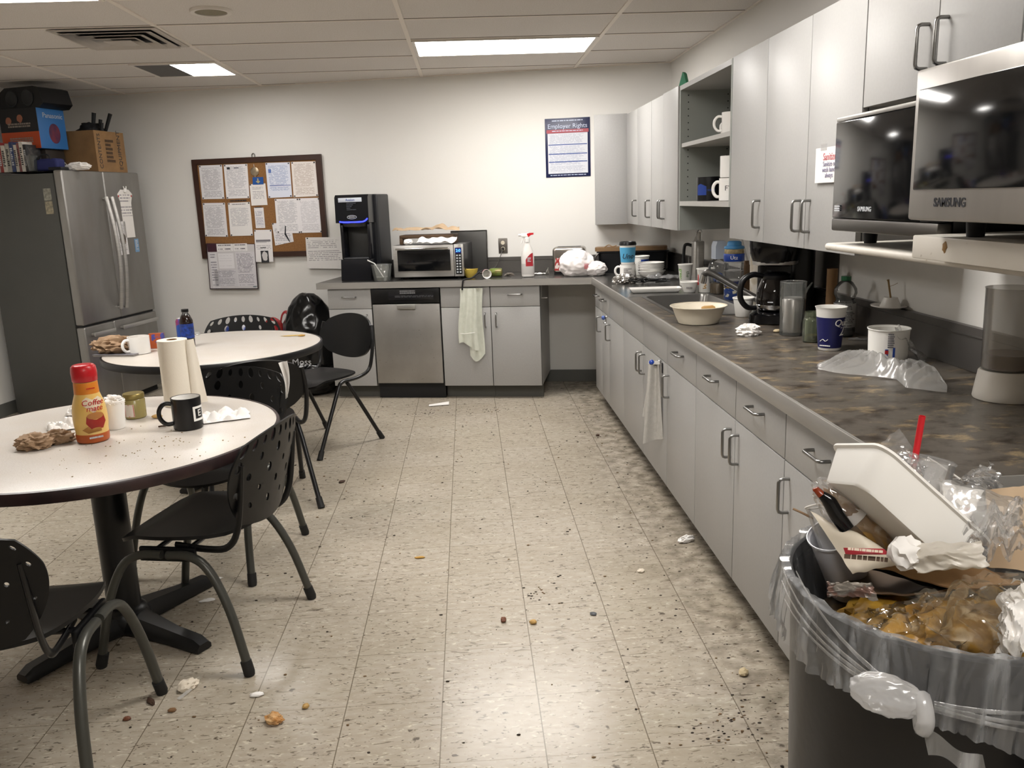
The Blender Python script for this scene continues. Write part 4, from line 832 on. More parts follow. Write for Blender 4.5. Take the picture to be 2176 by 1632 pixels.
# clear jug with a pale blue cap
l, r, h = stand(1526, 626, 511, 44); t = thing('jug', 'clear plastic jug with a white and blue spout cap and brown liquid', 'jug', l, face(l, 25)); m_cl = clear('clear_plastic', '#cdd2d4', .08, .05, .9)
obj('body', MB().lathe(prof([(.75, 0), (.8, .02), (.82, .2), (.98, .3), (1, .5), (.9, .58), (.62, .63), (.5, .66)], r, h), 36), m_cl, t); obj('drink', MB().lathe(prof([(.72, .012), (.77, .02), (.79, .18), (.7, .21), (.001, .2)], r, h), 32), mat('brown_drink', '#5a451c', .4), t); obj('cap', MB().prism([(-r*.55, h*.66), (r*.55, h*.66), (r*.6, h*.95), (r*.3, h), (-r*.4, h*.99), (-r*.55, h*.9)], -r*.5, r*.5, 'y'), mat('pale_cap', '#b9c3d2', .3), t)
b = MB(); b.blob((0, 0, h*.3), (r*.5, r*.4, h*.1), .3, 3, 4, 3); obj('blue_sponge', b, mat('dull_blue', '#3b4c7d', .6), t)
# stack of clear tubs with a blue lid
l, r, h = stand(1558, 638, 512, 42); t = thing('snack_tower', 'stack of clear twist tubs with blue lids and dark blue print', 'container', l, face(l)); m_blid = mat('blue_lid', '#3f7fb0', .35); m_bband = mat('royal_blue', '#173c8f', .4)
obj('base_tub', MB().lathe(prof([(.85, 0), (.93, .02), (.95, .2)], r, h), 36), mat('navy_label', '#22386f', .4, nz=(35, '#c9c3a8', .9, .55, .6)), t)
for k, (z0, z1, m_) in enumerate(((.2, .33, mat('dark_snack', '#2d3560', .4, nz=(40, '#8d7a3a', .8, .52, .6), alpha=.9)), (.34, .50, m_cl), (.51, .64, m_cl))): obj('tub', MB().lathe(prof([(.9, z0), (.97, z0+.02), (.97, z1-.02), (.99, z1)], r, h), 36), m_, t); obj('ring', MB().lathe(prof([(.95, z1-.005), (1.0, z1-.002), (1.0, z1+.008), (.95, z1+.01)], r, h), 36, ring=True), m_film, t)
bd = obj('blue_band', MB().lathe(prof([(.98, .66), (1.02, .67), (1.02, .78), (.98, .79)], r, h), 36), m_bband, t); text('Utz', .028, m_white, bd, (0, 0, h*.725), wrap=r*1.02); obj('snack_tub', MB().lathe(prof([(.94, .79), (.97, .8), (.93, .88)], r, h), 36), mat('popcorn', '#b9a880', .6, nz=(45, '#6b5a38', .8)), t); obj('lid', MB().lathe(prof([(.98, .87), (1, .885), (.95, .91), (.72, .925), (.68, .985), (.5, 1), (.001, 1)], r, h), 36), m_blid, t)
# white handled bottle brush / kraft bottle
l, r, h = stand(1584, 632, 562, 21); t = thing('bottle', 'slim brown bottle with a white loop handled cap', 'bottle', l, face(l)); obj('body', MB().lathe(prof([(.9, 0), (1, .02), (1, .88), (.85, .97), (.6, 1), (.55, 1.12)], r, h), 28), mat('brown_bottle', '#8a6f55', .45, nz=(6, '#75593f', .6)), t); zt = h*1.1
obj('loop_handle', MB().tube([(.005, 0, zt), (-.012, 0, zt+.06), (-.03, 0, zt+.12), (-.012, 0, zt+.135), (.025, 0, zt+.11), (.045, 0, zt+.085), (.02, 0, zt+.045)], [.008, .008, .009, .008, .007, .006, .006], 10, smooth=5, closed=False), m_white, t)
# white tub with noodles
l, r, h = stand(1622, 655, 529, 62); t = thing('canister', 'tall pale canister of dry food left of the coffee maker', 'canister', l, face(l)); obj('body', MB().lathe(prof([(.88, 0), (.92, .01), (.97, .93), (1, .94), (1, 1), (.001, 1)], r, h), 36), mat('pale_canister', '#d9d3c9', .35, nz=(14, '#b7a98f', .7, .5, .62)), t); obj('lid', MB().lathe(prof([(1.02, .945), (1.04, .95), (1.04, 1.0), (.9, 1.012), (.001, 1.012)], r, h), 36), m_white, t); obj('red_label', MB().sheet(lambda u, v: (r*.94*math.sin(u-.2), -r*.94*math.cos(u-.2), h*(.03+.14*v)), 8, 3, th=.001), m_red, t)
# drip coffee maker
p = atZ(1655, 690); loc = V((p.x+.008, p.y+.085, ZCt)); t = thing('coffee_maker', 'black drip coffee maker with a glass carafe, under the wall cabinets', 'coffee maker', loc, face(loc, -8)); m_cm = mat('gloss_black', '#08080a', .14)
b = MB(); loft([ring(.1, .105, .06, 0), ring(.105, .11, .065, .006), ring(.1, .105, .06, .04), ring(.085, .09, .06, .052)], b, cap0=True, cap1=True); obj('base', b, m_cm, t)
obj('body_tower', MB().box((-.09, .06, .03), (.115, .20, .3), .02, seg=3), m_cm, t); b = MB(); loft([ring(.075, .085, .06, .255), ring(.09, .1, .065, .262), ring(.105, .115, .07, .31), ring(.112, .122, .07, .385), ring(.105, .115, .07, .40)], b, cap0=True, cap1=True); hd = obj('brew_head', b, m_cm, t)
b = MB(); loft([ring(.094, .102, .062, .262), ring(.094, .103, .062, .288)], b); obj('steel_band', b, m_steel, hd); obj('side_housing', MB().box((.06, .02, .0), (.152, .17, .385), .025, seg=3), m_black, t)
c = obj('carafe', MB().lathe([(.055, .054), (.07, .06), (.079, .10), (.074, .15), (.06, .185), (.055, .2)], 36, T=Matrix.Translation((0, -.015, 0))), mat('dark_carafe', '#14110f', .06), t)
b = MB(); b.lathe([(.056, .195), (.06, .2), (.06, .212), (.04, .222), (.001, .222)], 32, T=Matrix.Translation((0, -.015, 0))); obj('carafe_lid', b, m_black, c); obj('carafe_band', MB().lathe([(.0715, .062), (.0735, .066), (.0785, .082), (.077, .084)], 36, ring=True, T=Matrix.Translation((0, -.015, 0))), m_chrome, c)
obj('carafe_handle', MB().tube([(-.045, -.045, .208), (-.085, -.075, .218), (-.125, -.1, .19), (-.132, -.105, .12), (-.105, -.085, .075), (-.07, -.06, .07)], [.011, .013, .014, .013, .012, .01], 12, smooth=5), m_black, c); obj('lettering', scrawl(.03, .008, 1, 6), m_pb, c, (0, -.0945, .098))
# white foam cup by the coffee maker
l, r, h = stand(1579, 674, 633, 44); cup('plain white foam cup at the edge of the sink, left of the coffee maker', l, r, h, m_foam, name='foam_cup', rim=True)
# big oval bowl
p = atZ(1472, 693); loc = V((p.x+.05, p.y+.09, ZCt)); t = thing('serving_bowl', 'large cream plastic bowl on the counter edge before the sink', 'bowl', loc, 0); b = MB(); rb = .122
b.shell([(.085, 0), (.09, .002), (.103, .03), (rb*.97, .072), (rb, .074), (rb+.007, .077), (rb+.007, .08)], 56, th=.003); obj('bowl', b, mat('cream_plastic', '#d9d0bd', .38), t); obj('food_residue', MB().blob((.06, .06, .055), (.035, .012, .014), .4, 3, 6, 2, T=Matrix.Rotation(R(0), 4, 'Z')), mat('dried_residue', '#b08a52', .6), t)
# crumpled tissue
p = atZ(1597, 716); obj('tissue', MB().blob((0, 0, .018), (.042, .028, .025), .42, 2.3, 33, 4, ridge=True, floor=0), m_paper, None, (p.x, p.y+.04, ZCt), 0, 'crumpled white tissue before the coffee maker', 'tissue')
obj('cookie_piece', MB().blob((0, 0, .006), (.016, .012, .008), .2, 3, 12, 2, floor=0), mat('cookie', '#bfae8c', .7), None, atZ(1651, 706, ZCt), 0, 'pale cookie crumb left of the clear steel tumbler', 'crumb')
# clear tumbler with steel core
l, r, h = stand(1682, 714, 598, 54); t = thing('tumbler', 'tall clear walled tumbler with a steel lower half', 'tumbler', l, face(l)); obj('steel_core', MB().lathe(prof([(.86, .06), (.88, .07), (.96, .68), (.90, .70), (.001, .7)], r, h), 10), mat('tumbler_steel', '#b9b6b1', .3, .65), t); obj('clear_wall', MB().lathe(prof([(.9, 0), (.94, .01), (1, .97), (.98, 1), (.95, .97), (.9, .04)], r, h), 40), m_glass, t); obj('clear_base', MB().lathe(prof([(.9, 0), (.93, .045), (.001, .05)], r, h), 40), m_glass, t)
obj('rim', MB().lathe(prof([(.97, .985), (1.01, .99), (1.01, 1.0), (.97, 1.005)], r, h), 40, ring=True), clear('clear_rim', '#d0d0ce', .25, .06, .9), t)
t = thing('fork', 'clear plastic fork leaning behind the clear steel tumbler', 'fork', (l.x+.03, l.y+.05, ZCt)); obj('fork', MB().tube([(0, 0, .005), (.035, .02, .1), (.05, .03, .155), (.085, .04, .2)], [.003, .004, .007, .003], 8, smooth=3, flat=.6), mat('smoky_plastic', '#6a6a66', .2, alpha=.7), t)
# jar with residue
l, r, h = stand(1724, 728, 662, 38); t = thing('jar', 'small open glass jar with brown dregs beside the navy cup', 'jar', l); obj('glass', MB().shell(prof([(.9, 0), (1, .03), (1, .72), (.82, .82), (.86, .86), (.86, 1)], r, h), 32, th=.002), clear('greenish_glass', '#b5bca8', .16, .05, .9, '#e3ead8'), t); obj('dregs', MB().lathe(prof([(.86, .04), (.93, .05), (.94, .22), (.001, .2)], r, h), 28), mat('brown_dregs', '#6d5632', .5), t)
# navy paper cup
l, r, h = stand(1762, 746, 651, 63); t = thing('paper_cup', 'tall navy blue paper cup with a white top and white script', 'cup', l, face(l)); PC = [(.70, 0), (.72, .01), (.95, .93), (1, .98), (1.03, 1)]
obj('body', MB().shell(prof(PC, r, h), 44, th=.002), m_foam, t); bd = obj('navy_band', band(coneR(PC, r, h, h*.06), coneR(PC, r, h, h*.77), h*.06, h*.77), mat('navy', '#171a52', .42), t)
text('Quiz', .034, m_white, bd, (0, 0, h*.65), wrap=r*.915, shear=.25, mw=rot(R(52)) @ Matrix.Translation((0, 0, h*.65))); text('2', .05, m_white, bd, (0, 0, 0), wrap=r*.85, shear=.2, mw=rot(R(56)) @ Matrix.Translation((0, 0, h*.45)))
o = obj('small_print', scrawl(.04, .006, 1, 5), m_white, bd, mw=rot(R(-20)) @ Matrix.Translation((0, -r*.76-.001, h*.115))); obj('script_line', MB().tube([(-.014, 0, -.004), (-.004, 0, .004), (.006, 0, -.002), (.016, 0, .005)], .0012, 6, smooth=4), m_white, bd, mw=rot(R(-28)) @ Matrix.Translation((0, -r*.80, h*.24)))
# soda bottle with a green cap
l, r, h = stand(1792, 716, 587, 47); t = thing('soda_bottle', 'clear plastic bottle with a green cap behind the navy cup', 'bottle', l, face(l)); obj('body', MB().lathe(prof([(.8, 0), (.95, .03), (.95, .12), (.9, .16), (.93, .55), (.78, .62), (1, .72), (.95, .80), (.6, .9), (.38, .93), (.36, .96)], r, h), 36), m_cl, t)
obj('label', MB().lathe(prof([(.94, .16), (.965, .17), (.965, .55), (.94, .56)], r, h), 36, ring=True), page('bottle_print', '#a9a8a6', '#4e4d4d', 16, .5, .03, .03, .0, 2), t); obj('cola', MB().lathe(prof([(.78, .01), (.92, .03), (.92, .13), (.001, .13)], r, h), 32), mat('dark_cola', '#1a100b', .2), t); obj('cap', MB().lathe(prof([(.4, .93), (.43, .935), (.43, 1), (.001, 1)], r, h), 28), mat('green_cap', '#1f6d45', .4), t)
# cardboard tube leaning
p = atX(1766, 640, 1.665); t = thing('cardboard_tube', 'empty brown cardboard tube standing behind the bottle with the green cap', 'tube', (1.665, p.y, ZCt), 0); obj('tube', MB().shell([(.022, 0), (.022, .25)], 28, th=.0015), mat('tube_card', '#8d6d4c', .8), t)
obj('plastic_scrap', MB().sheet(lambda u, v: ((u-.5)*.11, (v-.5)*.03, .003+.008*abs(noise.noise((u*5, v*3, 3)))), 10, 5), m_film, None, atZ(1835, 723, ZCt), R(-20), 'clear plastic scrap behind the bottle with the green cap', 'scrap')
# saucer and small cup on the backsplash ledge
p = V((XW-.012, 1.10, CT+.142)); q = atX(1893, 652, XW-.045); t = thing('saucer', 'small white saucer sticking out over the backsplash ledge', 'saucer', (XW-.052, q.y, CT+.142)); obj('saucer', MB().lathe([(.03, 0), (.045, .002), (.062, .008), (.063, .012), (.045, .006), (.001, .004)], 40, fn=lambda p: V((min(p.x, .048), p.y*1.1, p.z))), m_white, t)
t = thing('votive_cup', 'little white upside down cup on the saucer, holding a stick', 'cup', (XW-.05, q.y-.004, CT+.1485)); obj('cup', MB().lathe([(.036, 0), (.036, .003), (.024, .034), (.018, .034), (.001, .03)], 32), m_white, t); t = thing('incense_stick', 'thin burnt wooden stick in the little white cup', 'stick', (XW-.05, q.y-.004, CT+.18)); obj('stick', MB().tube([(0, 0, 0), (-.006, .012, .06), (-.008, .012, .066)], [.0035, .0035, .005], 8), mat('stick_wood', '#8c7048', .7), t); obj('thread', MB().tube([(-.004, .01, .04), (.0, -.02, .05), (.005, -.035, .058)], .0008, 5, smooth=3), m_card, t)
# white take-out tub with plastic
l, r, h = stand(1885, 770, 696, 84, br=.6); t = thing('takeout_tub', 'white paper take-out tub with blue and red print, wrapped in plastic', 'container', l, face(l)); obj('tub', MB().shell(prof([(.86, 0), (.9, .04), (.93, .2), (.97, .95), (1.02, .97), (1.02, 1)], r, h), 40, th=.002), m_foam, t); o = obj('label', MB().sheet(lambda u, v: (r*.965*math.sin(u*.75-.22), -r*.965*math.cos(u*.75-.22), h*(.12+.7*v)), 8, 6, th=.001), m_paper, t)
b = MB(); b.box((-.018, -.001, -.036), (-.008, 0, .004)); b.box((.006, -.001, -.036), (.013, 0, .01)); obj('blue_marks', b, m_blue, o, mw=rot(R(8)) @ Matrix.Translation((0, -r*.985, h*.4))); obj('red_mark', MB().box((-.0185, -.0014, -.012), (-.0075, -.0004, .0)), m_red, o, mw=rot(R(8)) @ Matrix.Translation((0, -r*.985, h*.4))); obj('lettering', scrawl(.022, .05, 7, 2), mat('grey_ink', '#6b6a72', .5), o, mw=rot(R(8)) @ Matrix.Translation((0, -r*.986, h*.68)))
obj('plastic_film', MB().sheet(lambda u, v: (.02+.095*u+.02*noise.noise((u*3, v*3, 1)), -.05+.09*v+.02*noise.noise((u*3, v*4, 9)), .012+.1*(1-u)**1.2+.025*noise.noise((u*4, v*4, 4))), 18, 14), m_film, t)
# translucent bag lying on the counter
def gridbag(pxs, seed, name, label, cat, m, h0=.02, h1=.05, z=ZCt):
    """a loose film lying on the worktop; outline given along its length by pairs of far and near picture points"""
    P = [(atZ(a, b, z), atZ(c, d, z)) for a, b, c, d in pxs]; c0 = sum((x+y for x, y in P), V())/(2*len(P)); n = len(P)-1
    def f(u, v):
        k = min(int(u*n), n-1); t_ = u*n-k; a = P[k][0].lerp(P[k+1][0], t_); b_ = P[k][1].lerp(P[k+1][1], t_); q = a.lerp(b_, v)-c0
        e = math.sin(PI*v)**.7*math.sin(PI*min(1, max(0, u*.94+.03)))**.5
        w_ = u*11+v*3.5+1.6*noise.noise((u*3, v*2, seed)); fold = abs((w_ % 1)-.5)*2
        return (q.x, q.y, .003+e*(h0+h1*(.5+.5*noise.noise((u*3.2+seed, v*1.8, seed)))+.016*fold+.006*abs(noise.noise((u*22, v*9, seed)))))
    return obj(name, MB().sheet(f, 110, 26, th=0, sm=True), m, None, (c0.x, c0.y, z), 0, label, cat)
gridbag([(1735, 783, 1738, 786), (1770, 768, 1770, 793), (1805, 752, 1800, 797), (1840, 758, 1840, 800), (1870, 776, 1870, 803), (1900, 790, 1905, 808), (1930, 775, 1925, 826), (1955, 780, 1960, 830), (1985, 790, 1990, 834), (2012, 828, 2012, 836)], 3, 'plastic_bag', 'crumpled translucent plastic bag stretched out on the stained counter', 'bag', m_milky, .012, .042)
# blender at the right edge
l = V((1.60, .155, ZCt)); t = thing('blender', 'blender with a cloudy tall jar on a white base at the right edge', 'blender', l, face(l)); obj('base', MB().lathe([(.078, 0), (.08, .004), (.078, .02), (.07, .075), (.066, .08), (.001, .08)], 40), mat('blender_white', '#d3cec5', .35), t); obj('jar', MB().shell([(.062, .081), (.064, .085), (.068, .3), (.07, .305)], 40, th=.003), clear('cloudy_jar', '#c9c4ba', .3, .15, .7), t); obj('liquid', MB().lathe([(.057, .085), (.06, .088), (.0605, .125), (.001, .12)], 32), mat('tan_liquid', '#6d4d2c', .4), t); obj('feet', MB().lathe([(.07, -.001), (.072, .002)], 24), m_blackm, t)
# mugs and jar on the open shelves
def sp(px, py, pyt, z, yy): p = atZ(px, py, z); return p
for lab, px, y_, z, r, h, m_, ang in (('white mug at the front of the upper open shelf, handle to the left', 0, 2.22, 1.7712, .047, .105, m_white, R(150)), ('white mug turned half behind the other on the upper open shelf', 0, 2.36, 1.7712, .044, .085, m_white, R(140))): mug(lab, V((XU+.095+(.06 if y_ > 2.3 else 0), y_, z)), r, h, m_, ang, group=None)
b1 = V((XU+.085, 2.20, 1.4512)); a = mug('white mug with blue and black lettering on the lower open shelf', b1, .05, .11, m_white, R(135)); text('FYI', .035, m_ink, a, (0, 0, .055), wrap=.05, mw=rot(face(b1)) @ Matrix.Translation((0, 0, .06)))
mug('plain white mug standing upside on the lettered mug, lower open shelf', b1+V((0, 0, .112)), .047, .105, m_white, R(40))
b2 = V((XU+.085, 2.57, 1.4512)); a = mug('large glossy black mug with a blue emblem on the lower open shelf', b2, .062, .125, m_black, R(60)); obj('blue_emblem', MB().sheet(lambda u, v: (.0628*math.sin((u-.5)*.9), -.0628*math.cos((u-.5)*.9), .03+.06*v*(1-.4*abs(u-.4))), 8, 5, th=.0006), m_blue, a, mw=rot(face(b2, -35))); text('BOBSLED', .014, m_blue, a, (0, 0, 0), wrap=.0635, mw=rot(face(b2, 8)) @ Matrix.Translation((0, 0, .055)))
mug('second glossy black mug, behind the one with the blue emblem', b2+V((.11, -.06, 0)), .05, .12, m_black, R(20))
l = V((XU+.1, 2.10, 1.7712)); t = thing('glass_jar', 'tall glass bottle with yellow contents on the upper open shelf', 'jar', l); obj('glass', MB().lathe([(.04, 0), (.045, .004), (.045, .13), (.036, .16), (.022, .19), (.021, .235), (.001, .235)], 32), m_glass, t); obj('contents', MB().lathe([(.04, .004), (.042, .006), (.042, .125), (.001, .13)], 28), mat('pasta', '#a67a1e', .5, nz=(40, '#6b4a17', .8)), t)
obj('chip_bag', MB().prism([(-.03, 0), (.035, 0), (.012, .075), (.0, .085)], -.012, .012, 'y'), mat('green_bag', '#1f7a55', .35), None, (XU+.05, 2.98, ZU1+.004), RZ+R(35), 'green foil bag tip poking up above the wall cabinets', 'bag')
# ================================================================== walls: cork board, notices, poster
def quad(pts, off): return [atB(380+x*.208333, 300+y*.208333, off) for x, y in pts]
WB = lambda off=0: BW(0, off, 0)
CO = WO-.028
t = thing('cork_board', 'framed cork notice board covered with printed sheets on the back wall', 'notice board', BW(0, WO, 0), -PH)
cs0, cs1, cz0, cz1 = -3.372, -2.243, 1.088, 1.908
obj('cork', MB().box((cs0+.02, -.022, cz0+.02), (cs1-.02, -.001, cz1-.02)), mat('cork', '#8a6238', .85, nz=(90, '#74502c', .7)), t); b = MB(); m_fr = mat('walnut_frame', '#3a2218', .4, nz=(8, '#2c1911', .6)); fw = .043
for q in ([(cs0, cz1), (cs1, cz1), (cs1-fw, cz1-fw), (cs0+fw, cz1-fw)], [(cs0, cz0), (cs0+fw, cz0+fw), (cs1-fw, cz0+fw), (cs1, cz0)], [(cs0, cz0), (cs0, cz1), (cs0+fw, cz1-fw), (cs0+fw, cz0+fw)], [(cs1, cz1), (cs1, cz0), (cs1-fw, cz0+fw), (cs1-fw, cz1-fw)]): b.prism(q, -.032, -.001, 'y')
obj('frame', b, m_fr, t); s0, z0 = atB(539, 331, WO); obj('hanger', MB().tube([(s0-.012, -.006, cz1-.003), (s0-.012, -.006, cz1+.02), (s0, -.006, cz1+.03), (s0+.012, -.006, cz1+.02), (s0+.012, -.006, cz1-.003)], .004, 8, smooth=3), m_handle, t)
pin_m = mat('dark_pin', '#2a2a2e', .4)
def notice(pts, m, label, off=.0245, cat='paper', name='notice', pins=(0, 1, 2, 3), extra=None):
    q = quad(pts, WO-off); s_ = sum(p[0] for p in q)/len(q); z_ = sum(p[1] for p in q)/len(q)
    t = thing(name, label, cat, BW(s_, WO-off, z_), -PH); L = [(p[0]-s_, p[1]-z_) for p in q]
    obj('sheet', MB().prism(L, -.0012, 0, 'y'), m, t)
    for k in pins:
        if k < len(L): x, z = L[k][0]*.9, L[k][1]*.94; obj('pin', MB().lathe([(.006, .0011), (.006, .004), (.003, .007), (.001, .0075)], 10, T=rot(0, PI/2, 0, (x, 0, z))), pin_m, t)
    if extra: extra(t, L)
    return t
pg = page('letter', '#dcd9da', '#adabb0', 40, .5, .05); pgb = page('letter_dense', '#d5d3d5', '#a09ea4', 44, .5, .06)
notice([(203, 250), (440, 240), (465, 588), (240, 592)], pgb, 'printed sheet at the upper left corner of the cork board')
def logo(t, L): x0 = L[0][0]; w_ = L[1][0]-L[0][0]; z_ = L[0][1]; obj('header', MB().box((x0+w_*.12, -.0018, z_-.04), (x0+w_*.25, -.0011, z_-.022)), m_ink, t); obj('header', MB().box((x0+w_*.42, -.0018, z_-.035), (x0+w_*.62, -.0011, z_-.025)), mat('grey_ink', '#6b6a72', .5), t)
notice([(457, 240), (698, 232), (722, 580), (487, 588)], pg, 'printed sheet with a small dark logo, second along the top of the cork board', extra=logo)
notice([(882, 222), (1130, 215), (1157, 568), (915, 580)], page('letter_blue', '#d3d7e4', '#98a4c4', 34, .5, .08, .2), 'bluish printed sheet in the top row of the cork board', extra=lambda t, L: (obj('blue_rule', MB().box((-.085, -.0018, -.045), (.1, -.0011, -.041)), m_blue, t), obj('blue_block', MB().box((-.085, -.0018, .06), (-.06, -.0011, .09)), mat('soft_blue', '#5b74b0', .5), t)))
notice([(1145, 212), (1392, 205), (1423, 560), (1172, 572)], page('letter_cream', '#dfd8d3', '#b5a69c', 40, .45, .06), 'cream printed sheet at the upper right corner of the cork board')
notice([(243, 632), (470, 628), (502, 975), (270, 972)], pgb, 'printed sheet in the second row, far left of the cork board')
notice([(500, 630), (725, 620), (757, 962), (528, 968)], page('letter_half', '#dddad8', '#a8a6ac', 40, .45, .16, .28), 'sheet with a bold heading over half a page of text on the cork board', extra=lambda t, L: (obj('heading', scrawl(.15, .016, 1, 4), m_ink, t, (0, -.0005, .15)), obj('heading', scrawl(.12, .01, 1, 7), mat('grey_ink', '#6b6a72', .5), t, (0, -.0005, .122))))
notice([(1222, 583), (1435, 577), (1463, 930), (1240, 936)], page('letter_pale', '#dcd9db', '#b8b5b9', 42, .45, .06), 'right hand one of two joined white sheets on the cork board')
notice([(950, 838), (1140, 830), (1172, 1025), (985, 1065)], page('letter_scrap', '#d8d5d6', '#93919a', 14, .4, .2), 'crooked white sheet tucked under the two joined sheets', .0245, pins=(0,), extra=lambda t, L: obj('dark_ribbon', MB().prism([(.025, .06), (.035, .06), (.028, .0), (.06, -.075), (.05, -.07), (.015, -.01)], -.0035, -.0025, 'y'), m_ink, t))
notice([(977, 590), (1222, 583), (1245, 938), (1005, 938)], pg, 'left hand one of two joined white sheets on the cork board', .0265)
notice([(722, 440), (882, 430), (905, 650), (742, 658)], page('short_note', '#dfdbd8', '#9c999e', 16, .4, .12, .3, .15), 'small blank looking white note below the blue card on the cork board', .0245, pins=(0,))
notice([(752, 368), (860, 365), (865, 440), (755, 445)], mat('blue_card', '#1b4d92', .45), 'small blue card with a pale emblem on the cork board', .0265, 'card', 'card', (), lambda t, L: obj('emblem', MB().prism([(-.02, -.004), (0, -.022), (.02, -.004), (.006, .0), (.004, .02), (-.004, .02), (-.006, .0)], -.0018, -.0011, 'y'), mat('pale_gold', '#a59a74', .5), t))
q = quad([(775, 310)], WO-.0245)[0]; t = thing('badge', 'round silvery ornament hanging on the cork board above the blue card', 'ornament', BW(q[0], WO-.0245, q[1]), -PH); obj('disc', MB().lathe([(.036, .0), (.036, .004), (.02, .009), (.001, .0095)], 28, T=rot(0, PI/2, 0, (0, -.001, 0))), mat('silver_badge', '#b8a890', .3, .8, nz=(50, '#8b7b66', .5)), t); obj('ribbon', MB().prism([(-.02, -.02), (.02, -.02), (.0, -.048)], -.004, -.001, 'y'), mat('badge_tail', '#a89a86', .4, .6), t); obj('string', MB().tube([(0, -.003, .035), (-.003, -.003, .06)], .002, 6), m_handle, t)
notice([(767, 680), (863, 677), (882, 885), (787, 888)], page('slip', '#dbd8d9', '#8d8ba0', 20, .45, .15), 'narrow printed slip in the middle of the cork board', .0245, pins=(), extra=lambda t, L: obj('heading', scrawl(.06, .012, 1, 5), m_ink, t, (0, -.0008, .085)))
def medal(t, L): obj('title_bar', MB().box((-.065, -.0018, .035), (.065, -.0011, .052)), mat('mid_grey', '#77747a', .5), t); p = obj('picture', MB().box((-.033, -.0018, -.14), (.036, -.0011, -.04)), m_ink, t); obj('portrait_shape', MB().blob((.001, -.0019, -.085), (.024, .0006, .037), .3, 2, 3, 3), mat('pale_print', '#c4c0c0', .5), p); obj('caption', scrawl(.06, .009, 1, 2), m_ink, t, (0, -.0008, -.016))
notice([(768, 905), (945, 903), (965, 1230), (788, 1232)], page('flyer_sheet', '#dddada', '#a3a0a6', 20, .35, .35, .4), 'flyer with a black and white picture over the bottom frame of the cork board', .0345, pins=(0, 1), extra=medal)
# framed wall chart under the cork board
def chart(t, L):
    x0, x1 = L[0][0], L[1][0]; z0, z1 = L[2][1], L[0][1]; W = x1-x0; H = z1-z0
    obj('border', MB().prism([(L[0][0]-.008, L[0][1]+.004), (L[1][0]+.008, L[1][1]+.004), (L[2][0]+.008, L[2][1]-.008), (L[3][0]-.008, L[3][1]-.008)], .0002, .004, 'y'), mat('dark_maroon', '#2b1a20', .45), t)
    for k, (a, b_, c, d, s_) in enumerate(((.02, .17, .02, .8, 1), (.2, .53, .45, .78, 2), (.06, .55, .06, .42, 3), (.57, .97, .05, .80, 4))):
        o = MB().box((x0+W*a+.02*(1-d), -.0018, z0+H*c), (x0+W*b_+.02*(1-d), -.0011, z0+H*d)); obj('panel', o, page('chart_%d' % k, ('#cfcdd0', '#d6d4d6', '#c3c1c5', '#c9c6ca')[k], '#8a8790', (14, 6, 22, 30)[k], (.5, .06, .5, .45)[k], .03, .03, .05), t)
    obj('diagram', MB().tube([(x0+W*.79+.06*math.cos(a*PI/9), -.0022, z0+H*.6+.055*math.sin(a*PI/9)) for a in range(18)], .0012, 5, closed=True), mat('mid_grey', '#77747a', .5), t)
    obj('header', MB().box((x0, -.0022, z1-.07), (x0+.085, -.001, z1)), mat('maroon', '#3a1b28', .5), t)
    for a, b_ in ((.20, .55), (.56, .85)): obj('title_card', MB().box((x0+W*a, -.0022, z1-.068), (x0+W*b_, -.001, z1-.006)), page('chart_title', '#dad7d7', '#55535a', 4, .5, .1, .1), t)
    obj('corner_mark', scrawl(.05, .012, 2, 6), mat('teal_ink', '#2b5a63', .5), t, (x1-.02, -.0012, z0+.014))
notice([(287, 1046), (768, 1052), (803, 1500), (325, 1502)], mat('chart_grey', '#c0bdbf', .5), 'wall chart with a dark border hanging below the cork board', .0355, 'chart', 'wall_chart', (), chart)
notice([(1292, 982), (1676, 978), (1678, 1302), (1312, 1298)], page('timetable', '#dbd8d5', '#9b989a', 18, .4, .1, .25, .06, 2), 'white schedule sheet on the wall left of the tall brewer', .0345, pins=(0,))
# labor law poster
t = thing('poster', 'blue bordered Employer Rights poster beside the corner wall cabinet', 'poster', BW(-.226, WO-.001, 1.873), -PH); w2_, h2_ = .176, .2225
obj('backing', MB().box((-w2_, -.004, -h2_), (w2_, 0, h2_), .001), mat('poster_navy', '#151d44', .35), t); obj('sheet', MB().box((-w2_+.02, -.0052, -h2_+.028), (w2_-.02, -.0038, .11)), page('poster_print', '#ccced4', '#a3a8b8', 56, .5, .02, .02, .04, 2), t)
obj('red_band', MB().box((-w2_+.012, -.0055, .112), (w2_-.012, -.0038, .138)), mat('poster_red', '#a04650', .45), t); text('Employer Rights', .047, mat('pale_lettering', '#c3cbe0', .5), t, (0, -.0058, .162)); obj('small_title', scrawl(.24, .011, 1, 8), mat('pale_lettering', '#c3cbe0', .5), t, (0, -.004, .202)); obj('red_band_print', scrawl(.24, .009, 1, 18), mat('pale_lettering', '#c3cbe0', .5), t, (0, -.0053, .125))
for z in (.02, -.05, -.11): obj('blue_rule', MB().box((-w2_+.025, -.0058, z), (w2_-.025, -.0051, z+.008)), mat('rule_blue', '#4d5f93', .5), t)
obj('footer_print', scrawl(.28, .008, 1, 28), mat('pale_lettering', '#c3cbe0', .5), t, (0, -.004, -h2_+.014))
